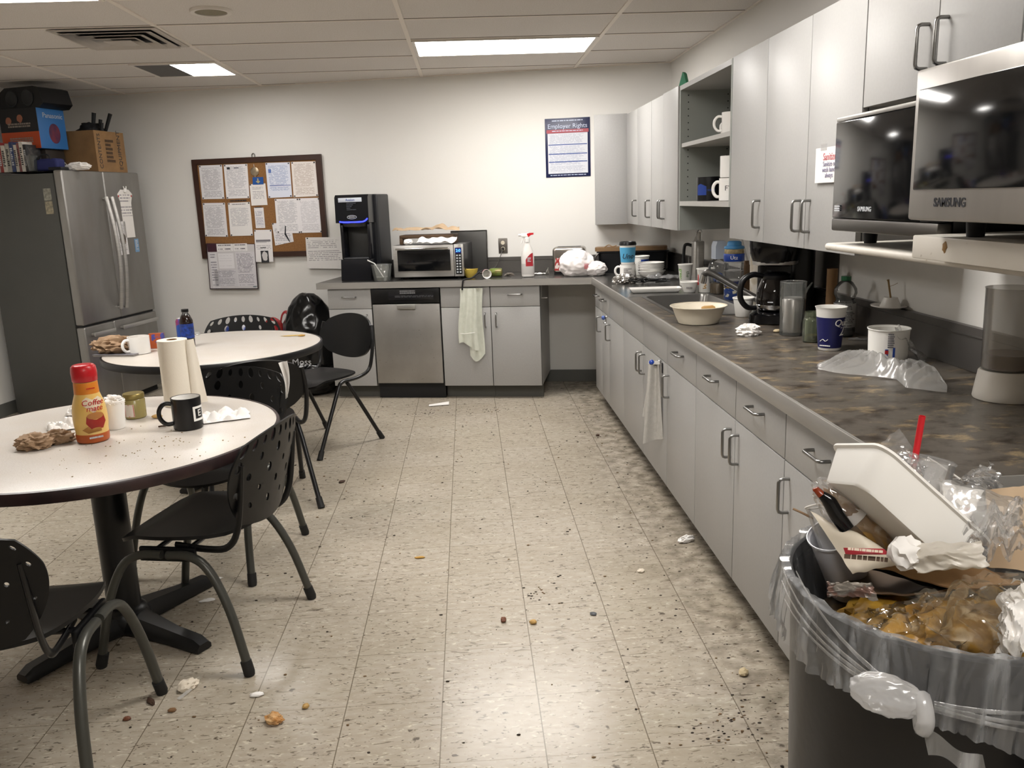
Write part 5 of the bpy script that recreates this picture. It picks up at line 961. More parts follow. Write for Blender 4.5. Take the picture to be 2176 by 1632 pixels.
# notice taped on the wall cabinet
y1 = atX(1739, 352, XU).y; z1 = atX(1740, 316, XU).z; z0 = atX(1739, 389, XU).z; t = thing('taped_notice', 'white notice with a red heading taped to the wall cabinet by the black microwave', 'notice', (XU-.0095, y1, (z0+z1)/2), RZ); hh = (z1-z0)/2
obj('sheet', MB().box((0, -.001, -hh), (.215, 0, hh)), mat('notice_paper', '#d8d4d2', .6), t); text('Sanitize', .034, mat('notice_red', '#b0545a', .5), t, (.115, -.0015, hh*.45)); 
for k, tx in enumerate(('Sanitize or', 'wash hands', 'always')): text(tx, .024, mat('notice_ink', '#77738a', .5), t, (.115, -.0015, hh*(.05-.32*k)))
obj('tape', MB().box((.04, -.0016, hh-.01), (.09, -.0011, hh+.012)), m_film, t)
# ================================================================== things on the fridge
ZF = FH+.0015
def FT(px, py, off, z=None): s_, zz = atB(px, py, off); return BW(s_, off, ZF if z is None else z)
sA, _ = atB(0, 340, -.52); sB, _ = atB(57, 340, -.52); cols = ['#b9b4ac', '#8c2f2c', '#c3beb3', '#9d9a90', '#2f3f66', '#b7b0a5', '#7a4a48', '#c8c3ba', '#2a2a2c']; cur = sA-.06; k = 0; rn = random.Random(9); lab = ['grey white book at the left end of the row on the fridge', 'dark red book, second from the left in the row on the fridge', 'cream book between the dark red and the grey one', 'grey book in the middle of the row on the fridge', 'dark blue book in the row on the fridge', 'beige book right of the dark blue one', 'brownish red thin book in the row on the fridge', 'white book near the right end of the row on the fridge', 'black book at the right end of the row on the fridge']
wds = [.04, .028, .04, .038, .036, .03, .022, .034, .03]; sc_ = (sB-cur-.008)/sum(wds)
for k, w_ in enumerate(wds):
    w_ *= sc_; h_ = .20+.012*math.sin(k*2.1); t = thing('book', lab[k], 'book', BW(cur, -.50, ZF), -PH, 'books standing on the fridge'); obj('cover', MB().box((.001, 0, 0), (w_-.001, .15, h_), .002), mat('book_%d' % k, cols[k], .5, nz=(30, '#6d675f', .35, .5, .6)), t); obj('spine_print', scrawl(w_*.6, h_*.6, 9, k), m_ink if k not in (1, 4, 8) else m_pb, t, (w_/2, -.0002, h_*.5)); cur += w_
q = FT(71, 362, -.5); t = thing('glass', 'grey drinking glass next to the books on the fridge', 'glass', q); obj('glass', MB().shell([(.032, 0), (.034, .003), (.045, .105), (.046, .108)], 28, th=.003), clear('grey_glass', '#6f7472', .35, .06, .8), t)
q = FT(106, 355, -.45); t = thing('cooler_bag', 'small dark blue soft bag low on the fridge', 'bag', q, -PH); obj('bag', MB().box((-.095, -.05, 0), (.095, .05, .085), .02, seg=3), mat('navy_cloth', '#23285a', .8), t); obj('strap', MB().tube([(-.05, -.045, .08), (-.02, -.05, .11), (.03, -.05, .11), (.05, -.045, .08)], .006, 8, smooth=3), m_blackm, t)
q = FT(134, 352, -.28); t = thing('paper_cup', 'white paper cup lying by the cardboard box on the fridge', 'cup', q+V((0, 0, .036)), -PH); obj('body', MB().shell(prof(CUP, .036, .09), 28, th=.002, T=rot(R(25), R(90), 0, (0, .0, 0)) @ Matrix.Translation((0, 0, -.05))), m_foam, t)
q = FT(166, 352, -.40); obj('wrapper', MB().blob((0, 0, .024), (.088, .03, .028), .3, 2.2, 14, 4, ridge=True, floor=0), m_paper, None, q, -PH, 'white rolled plastic wrapper at the front edge of the fridge top', 'wrapper')
# cardboard box with black tools, corner towards the room
m_cdk = mat('cardboard_dark', '#6b5136', .8, nz=(9, '#5a432b', .6)); cbx = thing('cardboard_box', 'open brown cardboard box of black things on the fridge, print on its side', 'box', BW(-3.765, -.095, ZF), -PH-R(2)); bw_, bd_, bh_ = .29, .36, .305
b = MB()
for a, c in (((-bw_, 0, 0), (0, .005, bh_)), ((-.005, .005, 0), (0, bd_, bh_)), ((-bw_, .005, 0), (-bw_+.005, bd_, bh_)), ((-bw_+.005, bd_-.005, 0), (-.005, bd_, bh_)), ((-bw_+.005, .005, 0), (-.005, bd_-.005, .005))): b.box(a, c)
obj('box', b, m_card, cbx)
for k, (tx, zz, yy, sz) in enumerate((('CONTENTS', .5, .05, .05), ('EQUIPMENT', .55, .29, .055))): text(tx, sz, m_ink, cbx, (0, 0, 0), mw=Matrix.Translation((.0005, yy, bh_*zz)) @ Matrix.Rotation(PI/2, 4, 'Z') @ Matrix.Rotation(-PI/2*(1 if k == 0 else 1), 4, 'Y'))
obj('side_print', scrawl(.10, .18, 6, 51, fill=.5), mat('faded_box_ink', '#4d3a28', .7), cbx, mw=Matrix.Translation((.0008, .17, bh_*.5)) @ Matrix.Rotation(PI/2, 4, 'Z'))
cwp = lambda x, y, z: Matrix.Translation(cbx.location) @ Matrix.Rotation(-PH-R(2), 4, 'Z') @ V((x, y, z))
t = thing('tool_bag', 'black bundle of tools poking out of the cardboard box on the fridge', 'tool bag', cwp(-.14, .18, .008), -PH); obj('bundle', MB().blob((-.0, 0, .27), (.115, .11, .10), .2, 2.4, 6, 4), mat('black_cloth', '#17171a', .8), t)
for k, (a, e, r_) in enumerate((((0.02, -.02, .3), (.05, -.02, .44), .016), ((.06, 0, .28), (.085, .0, .39), .014), ((.09, .02, .28), (.16, .02, .43), .015), ((-.05, 0, .28), (-.06, 0, .37), .02), ((.1, -.05, .2), (.125, -.05, .36), .013))): obj('tool_handle', MB().tube([a, e], [r_*.8, r_], 10), m_blackm, t)
# dark crate, tilted blue and orange carton, black case on top
q = FT(112, 345, -.22); t = thing('storage_bin', 'dark brown bin under the blue and orange carton on the fridge', 'bin', BW(-4.06, -.33, ZF), -PH); obj('bin', MB().box((-.27, 0, 0), (.05, .21, .165), .006), mat('dark_bin', '#2b231c', .7), t)
t = thing('carton', 'blue carton with an orange and black end, balanced high over the fridge', 'box', BW(-3.99, -.395, ZF+.1665), -PH-R(5)); cw, cdp, chh = .33, .27, .285
obj('box', MB().box((-cw, 0, 0), (0, cdp, chh), .003), mat('carton_blue', '#2f6aa6', .5), t); obj('black_end', MB().box((-cw+.001, -.0015, .12), (-.001, .0005, chh)), mat('carton_black', '#17171a', .5), t); obj('orange_end', MB().box((-cw+.001, -.0015, .001), (-.001, .0005, .12)), mat('carton_orange', '#b0461f', .5), t)
obj('pale_print', scrawl(.2, .04, 3, 3), mat('dull_print', '#8a8078', .6), t, (-.16, -.0022, .06)); [obj('picture', MB().blob((x_, -.0025, z_), (.026, .001, .03), .2, 2, 2, 2), mat('warm_print', '#96604a', .6), t) for x_, z_ in ((-.25, .2), (-.15, .215))]; obj('lettering', scrawl(.2, .035, 2, 13), mat('dull_print', '#8a8078', .6), t, (-.16, -.0022, .165))
text('Panasonic', .05, m_pb, t, (0, 0, 0), mw=Matrix.Translation((.0008, .15, .235)) @ Matrix.Rotation(PI/2, 4, 'Z')); obj('oval_print', MB().lathe([(.001, 0), (.055, 0), (.055, .0008)], 28, T=Matrix.Translation((.0004, .15, .11)) @ Matrix.Rotation(PI/2, 4, 'Y') @ Matrix.Scale(1.3, 4, (1, 0, 0))), mat('oval_navy', '#2a2348', .5, nz=(12, '#7a2f3a', .8)), t)
t = thing('speaker_case', 'black rounded case lying on the blue carton just below the ceiling', 'case', BW(-3.99, -.375, ZF+.453), -PH-R(12)); b = MB(); b.prism([(-.40, .0), (.02, 0), (.06, .03), (.03, .135), (-.02, .15), (-.30, .152), (-.36, .12)], 0, .26, 'y'); obj('case', b, mat('case_black', '#131416', .45), t)
for x in (-.24, -.08): obj('speaker_ring', MB().lathe([(.055, 0), (.058, .004), (.05, .006), (.045, .002), (.001, .0)], 28, T=rot(0, PI/2, 0, (x, 0, .075))), mat('case_grey', '#26282a', .4), t)
# ================================================================== things on the tables
ZT = .7417
l, r, h = stand(200, 940, 771, 68, ZT, .6); t = thing('creamer_bottle', 'yellow coffee creamer bottle with a red cap on the near table', 'bottle', l, face(l)); BT = [(.82, 0), (.93, .015), (.95, .1), (.92, .13), (.98, .2), (1, .34), (.95, .46), (.78, .58), (.70, .63), (.69, .69), (.67, .78)]
def btl(z0, z1, e=.0): return MB().lathe([(max(.001, coneR(BT, r, h, h*(z0+(z1-z0)*k/10))+e), h*(z0+(z1-z0)*k/10)) for k in range(11)], 40)
m_cr = mat('creamer_yellow', '#dcb35c', .35, nz=(5, '#d9c493', .4)); b = btl(0, .78); obj('bottle', b, m_cr, t); obj('orange_foot', btl(.001, .12, .0006), mat('creamer_orange', '#a8501f', .4), t); obj('orange_neck', btl(.63, .775, .0006), mat('creamer_amber', '#cf7a22', .4), t)
obj('cap', MB().lathe(prof([(.70, .785), (.72, .79), (.74, .9), (.70, .97), (.58, .995), (.3, 1), (.001, 1)], r, h), 36), m_red, t)
heart = [(0, -.030), (-.03, .0), (-.031, .018), (-.018, .028), (0, .018), (.018, .028), (.031, .018), (.03, .0)]
def wrapped(poly, zc, R_, th, m, name, a0=0, par=None):
    b = MB(); n = len(poly); P_ = lambda x, z, e: ((R_+e)*math.sin(x/R_+a0), -(R_+e)*math.cos(x/R_+a0), zc+z)
    rings = []
    for s_ in (1, .66, .33): rings.append([P_(x*s_, z*s_, th) for x, z in poly])
    v = [p for q in rings for p in q]+[P_(0, 0, th)]; f = [(j*n+k, j*n+(k+1) % n, (j+1)*n+(k+1) % n, (j+1)*n+k) for j in range(2) for k in range(n)]+[(2*n+k, 2*n+(k+1) % n, 3*n) for k in range(n)]; b.add(v, f, 0, True); return obj(name, b, m, par or t)
wrapped(heart, h*.50, r*.97, .0012, mat('creamer_cream', '#e3d6bb', .4), 'heart_label', .25); wrapped([(-.028, .024), (.028, .024), (.034, .0), (.02, -.022), (-.018, -.022), (-.032, .0)], h*.27, r*1.0, .001, mat('cup_red', '#8f2218', .4), 'cup_picture', .3); wrapped([(.027*math.cos(a*PI/8), .012*math.sin(a*PI/8)) for a in range(16)], h*.36, r*1.0, .0018, mat('coffee_tan', '#a86f3a', .4), 'coffee_picture', .3); wrapped([(-.03, .0), (-.01, .012), (.028, .004), (.03, -.008), (-.012, -.012)], h*.185, r*.98, .0022, mat('nut_brown', '#9a6a2e', .5), 'nut_picture', .0)
text('Coffee', .027, mat('script_red', '#b01c22', .4), t, (0, 0, 0), wrap=r*.97+.0018, shear=.2, mw=rot(.25) @ Matrix.Translation((0, 0, h*.53))); text('mate', .027, mat('script_red', '#b01c22', .4), t, (0, 0, 0), wrap=r*1.0+.0014, shear=.2, mw=rot(.3) @ Matrix.Translation((0, 0, h*.455))); o = obj('foot_print', scrawl(.045, .009, 1, 3), m_pb, t, mw=rot(.2) @ Matrix.Translation((0, -r*.955, h*.075))); obj('neck_print', scrawl(.03, .006, 1, 13), m_red, t, mw=rot(.35) @ Matrix.Translation((0, -r*.72, h*.70)))
l, r, h = stand(247, 913, 851, 48, ZT); cup('white foam soup cup behind the creamer bottle', l, r, h, m_foam, [(.78, 0), (.8, .02), (.98, .95), (1, 1)], 'foam_cup'); b = MB(); b.blob((0, 0, 0), (r*.8, r*.8, .02), .4, 2.5, 3, 4, ridge=True); obj('napkin', b, m_paper, None, l+V((0, 0, h*.97)), 0, 'crumpled napkin stuffed in the soup cup on the near table', 'napkin')
l, r, h = stand(290, 890, 834, 43, ZT); t = thing('jar', 'small mustard jar with a gold lid on the near table', 'jar', l, face(l)); obj('glass', MB().lathe(prof([(.9, 0), (1, .04), (1, .74), (.88, .8)], r, h), 32), mat('mustard_glass', '#8a7e4f', .2), t); obj('lid', MB().lathe(prof([(.94, .8), (1, .81), (1, .97), (.94, 1), (.001, 1)], r, h), 32), mat('gold_lid', '#8d7d4a', .35, .7), t); obj('label', MB().sheet(lambda u, v: (r*1.012*math.sin(u*1.0-1.1), -r*1.012*math.cos(u*1.0-1.1), h*(.1+.5*v)), 8, 3, th=.0006), mat('jar_label', '#cfc6ba', .5), t); obj('label_frame', MB().tube([(r*1.02*math.sin(a), -r*1.02*math.cos(a), z) for a, z in ((-1.05, h*.12), (-.6, h*.12), (-.15, h*.12), (-.15, h*.58), (-.6, h*.58), (-1.05, h*.58))], .0012, 5, closed=True), m_red, t)
obj('wrapper', MB().blob((0, 0, .014), (.022, .016, .018), .5, 3, 17, 3, ridge=True, floor=0), m_film, None, atZ(262, 866, ZT), 0, 'ball of clear wrapper behind the soup cup', 'wrapper')
# paper towel roll
p = atZ(372, 866, ZT); l = V((p.x, p.y+.055, ZT)); t = thing('paper_towel_roll', 'standing roll of white paper towel, one sheet coming loose, on the near table', 'paper towel', l, face(l)); pr_, ph_ = .056, .262; m_tw = mat('towel_paper', '#ddd5c6', .85, bump=(260, .25, .002))
obj('roll', MB().lathe([(.02, ph_), (.02, .0), (pr_, 0), (pr_, ph_)], 48, ring=True), m_tw, t); obj('core', MB().shell([(.0195, .001), (.0195, ph_+.001)], 28, th=.001), m_card, t)
obj('loose_sheet', MB().sheet(lambda u, v: ((pr_+.002)*math.cos(u*.9-.55)+.055*u**2*(1-.55*v)+.012*math.sin(u*6)*(1-v)*u, -(pr_+.002)*math.sin(u*.9+.65)*(1-.6*u)-.0, .003+v*(ph_-.004)), 16, 10, th=.0008), m_tw, t)
l, r, h = stand(402, 914, 842, 60, ZT); t = mug('black mug with a white framed letter on the near table', l, r, h, mat('mug_black', '#0c0c0e', .28), face(l)+PI, m_white); R2 = r+.0005; mw_ = rot(face(l)+R(52))
b = MB(); fr_ = .026
for a, c in (((-fr_, -fr_), (fr_, -fr_+.008)), ((-fr_, fr_-.008), (fr_, fr_)), ((-fr_, -fr_), (-fr_+.008, fr_)), ((fr_-.008, -fr_), (fr_, fr_))): b.sheet(lambda u, v, a=a, c=c: (R2*math.sin((a[0]+(c[0]-a[0])*u)/R2), -R2*math.cos((a[0]+(c[0]-a[0])*u)/R2), a[1]+(c[1]-a[1])*v), 8, 1, th=.0006)
obj('white_frame', b, m_white, t, mw=mw_ @ Matrix.Translation((0, 0, h*.5))); text('E', .034, m_white, t, (0, 0, 0), wrap=r, mw=mw_ @ Matrix.Translation((0, 0, h*.5)))
def crump(px, py, w_, d_, h_, seed, m, label, cat, name, z=ZT, rz=0, flat=False):
    p = atZ(px, py, z); f = lambda u, v: ((u-.5)*w_*(1+.2*noise.noise((v*3, seed, 1))), (v-.5)*d_*(1+.25*noise.noise((u*3, seed, 2))), .003+h_*(abs(noise.noise((u*4+seed, v*4, seed)))*1.3+.35*abs(noise.noise((u*9, v*9, seed))))*math.sin(PI*min(1, max(0, u)))**.3*math.sin(PI*v)**.3)
    return obj(name, MB().sheet(f, 28, 20, th=.001), m, None, (p.x, p.y, z), rz, label, cat)
crump(470, 890, .20, .11, .05, 3, m_paper, 'spread crumpled white napkin right of the black mug', 'napkin', 'napkin', rz=R(20))
crump(140, 908, .12, .11, .045, 9, m_paper, 'crumpled white napkin behind the creamer bottle, to its left', 'napkin', 'napkin', rz=R(30)); crump(165, 880, .07, .06, .05, 15, m_paper, 'small white napkin left of the soup cup', 'napkin', 'napkin')
crump(112, 936, .15, .07, .012, 5, m_kraft2, 'flat piece of tan paper left of the creamer bottle', 'paper', 'paper_piece', rz=R(8))
p = atZ(68, 955, ZT); obj('napkin', MB().blob((0, 0, .018), (.05, .042, .026), .4, 2.2, 41, 4, ridge=True, floor=0).blob((.055, .05, .02), (.045, .03, .022), .35, 2.2, 43, 4, ridge=True, floor=0), m_kraft, None, (p.x, p.y+.02, ZT), 0, 'crumpled brown paper napkin nearest the edge of the near table', 'napkin')
obj('chip', MB().blob((0, 0, .006), (.02, .014, .008), .25, 2, 3, 2, floor=0), mat('chip_tan', '#b08d52', .6), None, atZ(334, 888, ZT), 0, 'tan crisp before the paper towel roll', 'chip'); obj('twig', MB().tube([(-.012, 0, .003), (.0, .003, .004), (.013, .006, .003)], .003, 6), mat('twig', '#4d3320', .7), None, atZ(344, 908, ZT), 0, 'dark brown stick crumb left of the black mug', 'crumb')
b = MB(); rn = random.Random(3)
for k in range(100):
    q = V((rn.gauss(-.93, .16), rn.gauss(.66, .12), 0))
    if (q-V((*T1, 0))).length < .56: s_ = rn.uniform(.0012, .0035); b.blob((q.x, q.y, ZT+s_*.3), (s_, s_*.8, s_*.5), 0, sub=1)
obj('crumbs', b, mat('crumb_tan', '#94805c', .8), label='scatter of brown crumbs on the near table top', cat='crumbs', kind='stuff')
# far table
l, r, h = stand(298, 753, 714, 44, ZT); mug('white mug standing on the far table by the crumpled brown bag', l, r, h, m_white, face(l)+PI+R(25))
p = atZ(250, 756, ZT); t = thing('notebook', 'thin grey notebook at the edge of the far table under the brown bag', 'notebook', (p.x-.0, p.y+.05, ZT), R(-12)); obj('pages', MB().box((-.12, -.075, 0), (.12, .075, .008), .001), mat('grey_cover', '#8f8a86', .5), t); obj('cover', MB().box((-.122, -.077, .0081), (.122, .077, .010)), mat('slate_cover', '#6d6b70', .4), t)
obj('paper_bag', MB().blob((0, 0, .04), (.105, .06, .042), .42, 2.3, 51, 4, ridge=True, floor=0), m_kraft, None, (p.x-.03, p.y+.06, ZT+.0105), 0, 'crumpled brown paper bag on the notebook on the far table', 'paper bag')
l, r, h = stand(402, 738, 656, 27, ZT); t = thing('soda_bottle', 'cola bottle with a blue label and black cap on the far table', 'bottle', l, face(l)); obj('body', MB().lathe(prof([(.85, 0), (1, .03), (1, .7), (.7, .82), (.42, .9)], r, h), 28), mat('cola_body', '#1b0f0b', .12), t); obj('neck', MB().lathe(prof([(1.0, .66), (.72, .81), (.43, .9), (.42, .93)], r*1.01, h), 28), m_cl, t); obj('label', band(r*1.01, r*1.01, h*.24, h*.62, 28), mat('cola_label', '#1b3f96', .4, nz=(60, '#0f1524', .8)), t); obj('cap', MB().lathe(prof([(.5, .92), (.54, .925), (.54, 1), (.001, 1)], r, h), 24), m_black, t)
l, r, h = stand(384, 728, 668, 19, ZT); t = thing('can', 'blue and red drink can half hidden by the paper towel roll', 'can', l+V((-.0, .05, 0)), 0); obj('body', MB().lathe([(.026, 0), (.032, .006), (.032, .118), (.027, .13), (.026, .132)], 28), mat('can_blue', '#2a4d9c', .3, .4, nz=(18, '#a02a35', .7, .48, .54)), t); obj('top', MB().lathe([(.0265, .131), (.027, .134), (.022, .131), (.001, .131)], 28), m_steel, t)
p = atZ(324, 742, ZT); obj('snack_box', MB().box((-.05, 0, 0), (.03, .03, .085), .002), mat('snack_box', '#9c4a22', .45, nz=(14, '#24408c', .9, .5, .53)), None, (p.x+.03, p.y+.02, ZT), R(5), 'orange and blue snack box behind the paper towel roll', 'box')
obj('chip', MB().blob((0, 0, .004), (.02, .018, .006), .25, 2, 9, 2, floor=0), mat('chip_yellow', '#b48a3c', .6), None, atZ(641, 714, ZT), 0, 'yellow crisp on the right side of the far table', 'chip'); obj('sauce_smear', MB().blob((0, 0, .0008), (.06, .02, .0012), .4, 2, 19, 3), mat('sauce_yellow', '#c1a04f', .4), None, atZ(622, 713, ZT), R(10), 'thin yellow sauce smear beside the crisp on the far table', 'smear', kind='stuff'); obj('cup_lid', MB().lathe([(.012, 0), (.018, .004), (.016, .02), (.001, .022)], 20), m_film, None, atZ(420, 712, ZT), 0, 'little clear cap behind the cola bottle', 'lid')
# napkin hung over the corner of the chair between the tables
p = at(603, 770, (0, 1, 0), 1.70); obj('napkin', MB().sheet(lambda u, v: ((u-.5)*.045*(1-.75*v)+.012*math.sin(v*3), .01*math.sin(u*5), -v*.165+.01*u), 8, 16, th=.001), m_paper, None, V((p.x+.0, p.y-.012, p.z)), R(-8), 'white napkin hanging from the top corner of the perforated chair between the tables', 'napkin')
# bags on the floor by the wall
m_bin = mat('black_bag', '#0a0a0b', .2); s0, _ = atB(648, 800, .25); t = thing('trash_bag', 'big shiny black trash bag slumped by the end of the back cabinets', 'trash bag', BW(-2.30, .30, 0), -PH); o = obj('bag', MB().blob((-.03, 0, .37), (.235, .215, .43), .07, 1.3, 61, 5, ridge=True, floor=.002).blob((-.02, -.08, .14), (.225, .21, .16), .09, 1.7, 66, 5, ridge=True, floor=.002), m_bin, t)
text('Moss', .075, mat('pale_print2', '#a9a9ab', .5), o, (.0, -.325, .30), rz=R(4)); 
t = thing('shopping_bag', 'red plastic shopping bag with looped handles behind the black oval chair', 'bag', BW(-2.66, .36, 0), -PH); m_rb = mat('red_bag', '#8f1f22', .4); obj('bag', MB().blob((0, 0, .24), (.13, .13, .29), .14, 1.8, 71, 4, ridge=True, floor=.002), m_rb, t); obj('handle', MB().tube([(-.09, -.02, .46), (-.07, -.04, .56), (.0, -.05, .60), (.06, -.04, .555), (.07, -.02, .46)], .016, 8, smooth=4, flat=.4), m_rb, t); obj('handle', MB().tube([(.03, .0, .5), (.06, 0, .62), (.1, 0, .65), (.12, 0, .6), (.11, 0, .5)], .014, 8, smooth=4, flat=.4), m_rb, t)
t = thing('shopping_bag', 'blue and white bag on the floor behind the perforated chair by the wall', 'bag', BW(-3.02, .40, 0), -PH); obj('bag', MB().blob((0, 0, .25), (.16, .12, .30), .12, 1.7, 81, 4, ridge=True, floor=.002), mat('blue_bag', '#26408f', .45, nz=(6, '#cfcfd4', .9, .52, .56)), t)
# pale towel on the back cabinet door and grey towel on the long run
def towel(name, label, loc, rz, wt, wb, L_, m, seed, folds=3, amp=.012, top=.03):
    f = lambda u, v: ((u-.5)*(wt+(wb-wt)*v)+.01*math.sin(v*4+seed), -.012-amp*(1+math.sin(u*folds*2*PI+seed+v*1.2))*(.4+.6*v)-.004*v, -L_*v*(1-.06*math.sin(u*5+seed)))
    return obj(name, MB().sheet(f, 40, 30, th=.003), m, None, loc, rz, label, 'towel')
s0, _ = atB(998, 616, -.03); m_tl = mat('pale_green_towel', '#cfd1c5', .9, bump=(180, .5, .003), nz=(25, '#bcc0b2', .5)); t = thing('towel', 'pale green towel hanging down the front of the back cabinets', 'towel', BW(s0, -.004, .855), -PH)
fz = lambda wt, wb, L_, x0, seed, fo, y0: MB().sheet(lambda u, v: (x0+(u-.5)*(wt+(wb-wt)*v)+.008*math.sin(v*5+seed), y0-.01*(1+math.sin(u*fo*2*PI+seed+v*1.5))*(.5+.5*v), -L_*v*(1-.07*math.sin(u*4+seed))), 40, 30, th=.003)
obj('front_fold', fz(.12, .15, .44, -.02, 1, 2.2, -.018), m_tl, t); obj('back_fold', fz(.13, .12, .52, .03, 3, 1.6, -.006), m_tl, t); obj('hem_stitch', MB().tube([(-.085, -.043, -.335), (-.05, -.043, -.34), (-.01, -.043, -.335), (.03, -.042, -.33)], .002, 6), m_white, t)
# grey towel on a hook over the cabinet door, long run
yh = atX(1389, 775, 1.02).y; zh = .70; t = thing('towel_hook', 'small hook with a blue knob over the cabinet door, holding the grey towel', 'hook', (XF-.002, yh-.02, zh), RZ); obj('hook', MB().tube([(0, .0, .006), (0, -.012, .006), (0, -.012, -.01), (0, -.035, -.018), (0, -.045, -.004)], .004, 8, smooth=3), m_chrome, t); obj('knob', MB().blob((0, -.048, .0), (.013, .013, .013), 0, sub=3), mat('knob_blue', '#1d3f9a', .25), t); obj('plate', MB().box((.02, -.003, -.05), (.034, -.0005, .0)), m_blackm, t)
m_gt = mat('grey_towel', '#b4b1ab', .9, bump=(200, .5, .003), nz=(60, '#9d9a94', .4)); t = thing('towel', 'grey towel hanging from the blue knobbed hook on the long run', 'towel', (XF-.05, yh-.02, zh-.01), R(-22))
obj('front_fold', MB().sheet(lambda u, v: ((u-.5)*(.05+.05*v)+.01, -.004-.012*math.sin(u*7+v), -.40*v*(1-.08*u)), 24, 24, th=.003), m_gt, t); obj('back_fold', MB().sheet(lambda u, v: (.02+(u-.5)*(.05+.09*v), .03-.012*math.sin(u*8+1), -.27*v), 24, 20, th=.003), m_gt, t); obj('top_fold', MB().sheet(lambda u, v: ((u-.5)*.055+.012, -.006+v*.036, .012*math.sin(PI*v)), 10, 8, th=.003), m_gt, t)
yh2 = atX(1281, 690, 1.02).y; t = thing('towel_hook', 'small blue and white hook on the farthest door of the long run', 'hook', (XF-.002, yh2, .70), RZ); obj('hook', MB().tube([(0, 0, .006), (0, -.012, .006), (0, -.012, -.03), (0, -.03, -.035)], .005, 8, smooth=3), m_chrome, t); obj('knob', MB().blob((0, -.03, .0), (.015, .013, .015), 0, sub=3), mat('knob_blue2', '#4a63a8', .3), t)
# ================================================================== trash can and what is heaped in it
TC = V((.932, -.752, 0)); TR = .268; TZ = .85
m_can = mat('can_black', '#111113', .4, bump=(30, .06), nz=(2, '#1b1b1c', .6)); t = thing('trash_can', 'round black trash can at the near end of the counter, overflowing', 'trash can', TC)
obj('body', MB().lathe([(.232, .001), (.24, .004), (.258, .80), (.258, .815)], 64), m_can, t) if False else obj('body', MB().shell([(.235, .001), (.24, .006), (.25, .4), (.26, TZ-.03), (.268, TZ-.028), (.27, TZ-.004), (.264, TZ)], 72, th=.006), m_can, t)
d = V((TC.x-CAM.x, TC.y-CAM.y, 0)).normalized()
def TP(px, py, dd=0): return at(px, py, d, d.dot(TC)+dd)
# liner folded over the rim, gathered in a knot at the front
def on_can(px, py, r_):
    ry = ray(px, py); o = CAM-TC; A = ry.x**2+ry.y**2; B = 2*(o.x*ry.x+o.y*ry.y); C_ = o.x**2+o.y**2-r_*r_; k = (-B-math.sqrt(max(0, B*B-4*A*C_)))/(2*A); return CAM+ry*k-TC
K = on_can(1968, 1500, .285); ka = math.atan2(K.y, K.x)
def liner(u, v):
    a = 2*PI*u; da = (a-ka+PI) % (2*PI)-PI; g = math.exp(-(da/.42)**2)
    kk = v*5
    sl = -1.0*da*math.exp(-(da/.6)**2)*max(0, (v-.45))*.35; a2 = a+sl
    w_ = noise.noise((math.cos(a)*7+v*.9*math.copysign(1, da), math.sin(a)*7, v*1.5))*.5+abs(noise.noise((math.cos(a)*19+v*2.2*math.copysign(1, da), math.sin(a)*19, v*1.2)))
    hem = -.125-.035*noise.noise((math.cos(a)*1.3, math.sin(a)*1.3, 3))-.02*math.cos(a+.6)+.02*g
    P_ = [(.235, -.15), (.252, -.03), (.262, .008), (.276, .006), (.279, -.03), (.284, hem)]
    i = min(int(kk), 4); f_ = kk-i; f_ = f_*f_*(3-2*f_) if i in (1, 2) else f_
    r_ = P_[i][0]*(1-f_)+P_[i+1][0]*f_; z_ = P_[i][1]*(1-f_)+P_[i+1][1]*f_
    amp = .003 if v < .4 else .005+.018*max(0, v-.5)*2
    if v > .93: r_ -= .004
    return ((r_+amp*w_)*math.cos(a2), (r_+amp*w_)*math.sin(a2), TZ+z_+.006*noise.noise((math.cos(a)*12, math.sin(a)*12, 1))*(1 if 1 < kk < 4 else 0))
m_lin = clear('liner_film', '#f2f4f6', .12, .12, .55, streak=((26, 26, 2.5), .6))
t = thing('can_liner', 'clear plastic bag lining the trash can, folded over its rim and knotted in front', 'trash bag', TC)
obj('film', MB().sheet(liner, 520, 40, th=0), m_lin, t)
m_knot = clear('knot_film', '#f4f4f4', .42, .16, .4)
tang = V((-math.sin(ka), math.cos(ka), 0)); outd = V((math.cos(ka), math.sin(ka), 0)); KP = V((K.x, K.y, K.z))+outd*.008
Mk = Matrix((tang, outd, V((0, 0, 1)))).transposed().to_4x4(); Mk.translation = KP
if (RT.dot(tang)) < 0: tang = -tang
Mk = Matrix((tang, outd, tang.cross(outd))).transposed().to_4x4(); Mk.translation = KP
zs = 1 if tang.cross(outd).z > 0 else -1
obj('knot_tuft', MB().blob((-.05, .012, .012*zs), (.048, .02, .03), .12, 1.4, 7, 5, ridge=True), m_knot, t, mw=Mk)
obj('knot', MB().tube([(-.004, .012, .022*zs), (.004, .024, .0), (0, .014, -.024*zs), (-.006, .0, 0)], .012, 10, closed=True, smooth=4), m_knot, t, mw=Mk)
obj('knot_tail', MB().sheet(lambda u, v: (.0+.075*u+.01*v, .012+.006*math.sin(u*6+v), zs*(-.025-.035*v-.02*u+.008*math.sin(u*7))), 14, 8, th=.0005), m_lin, t, mw=Mk)
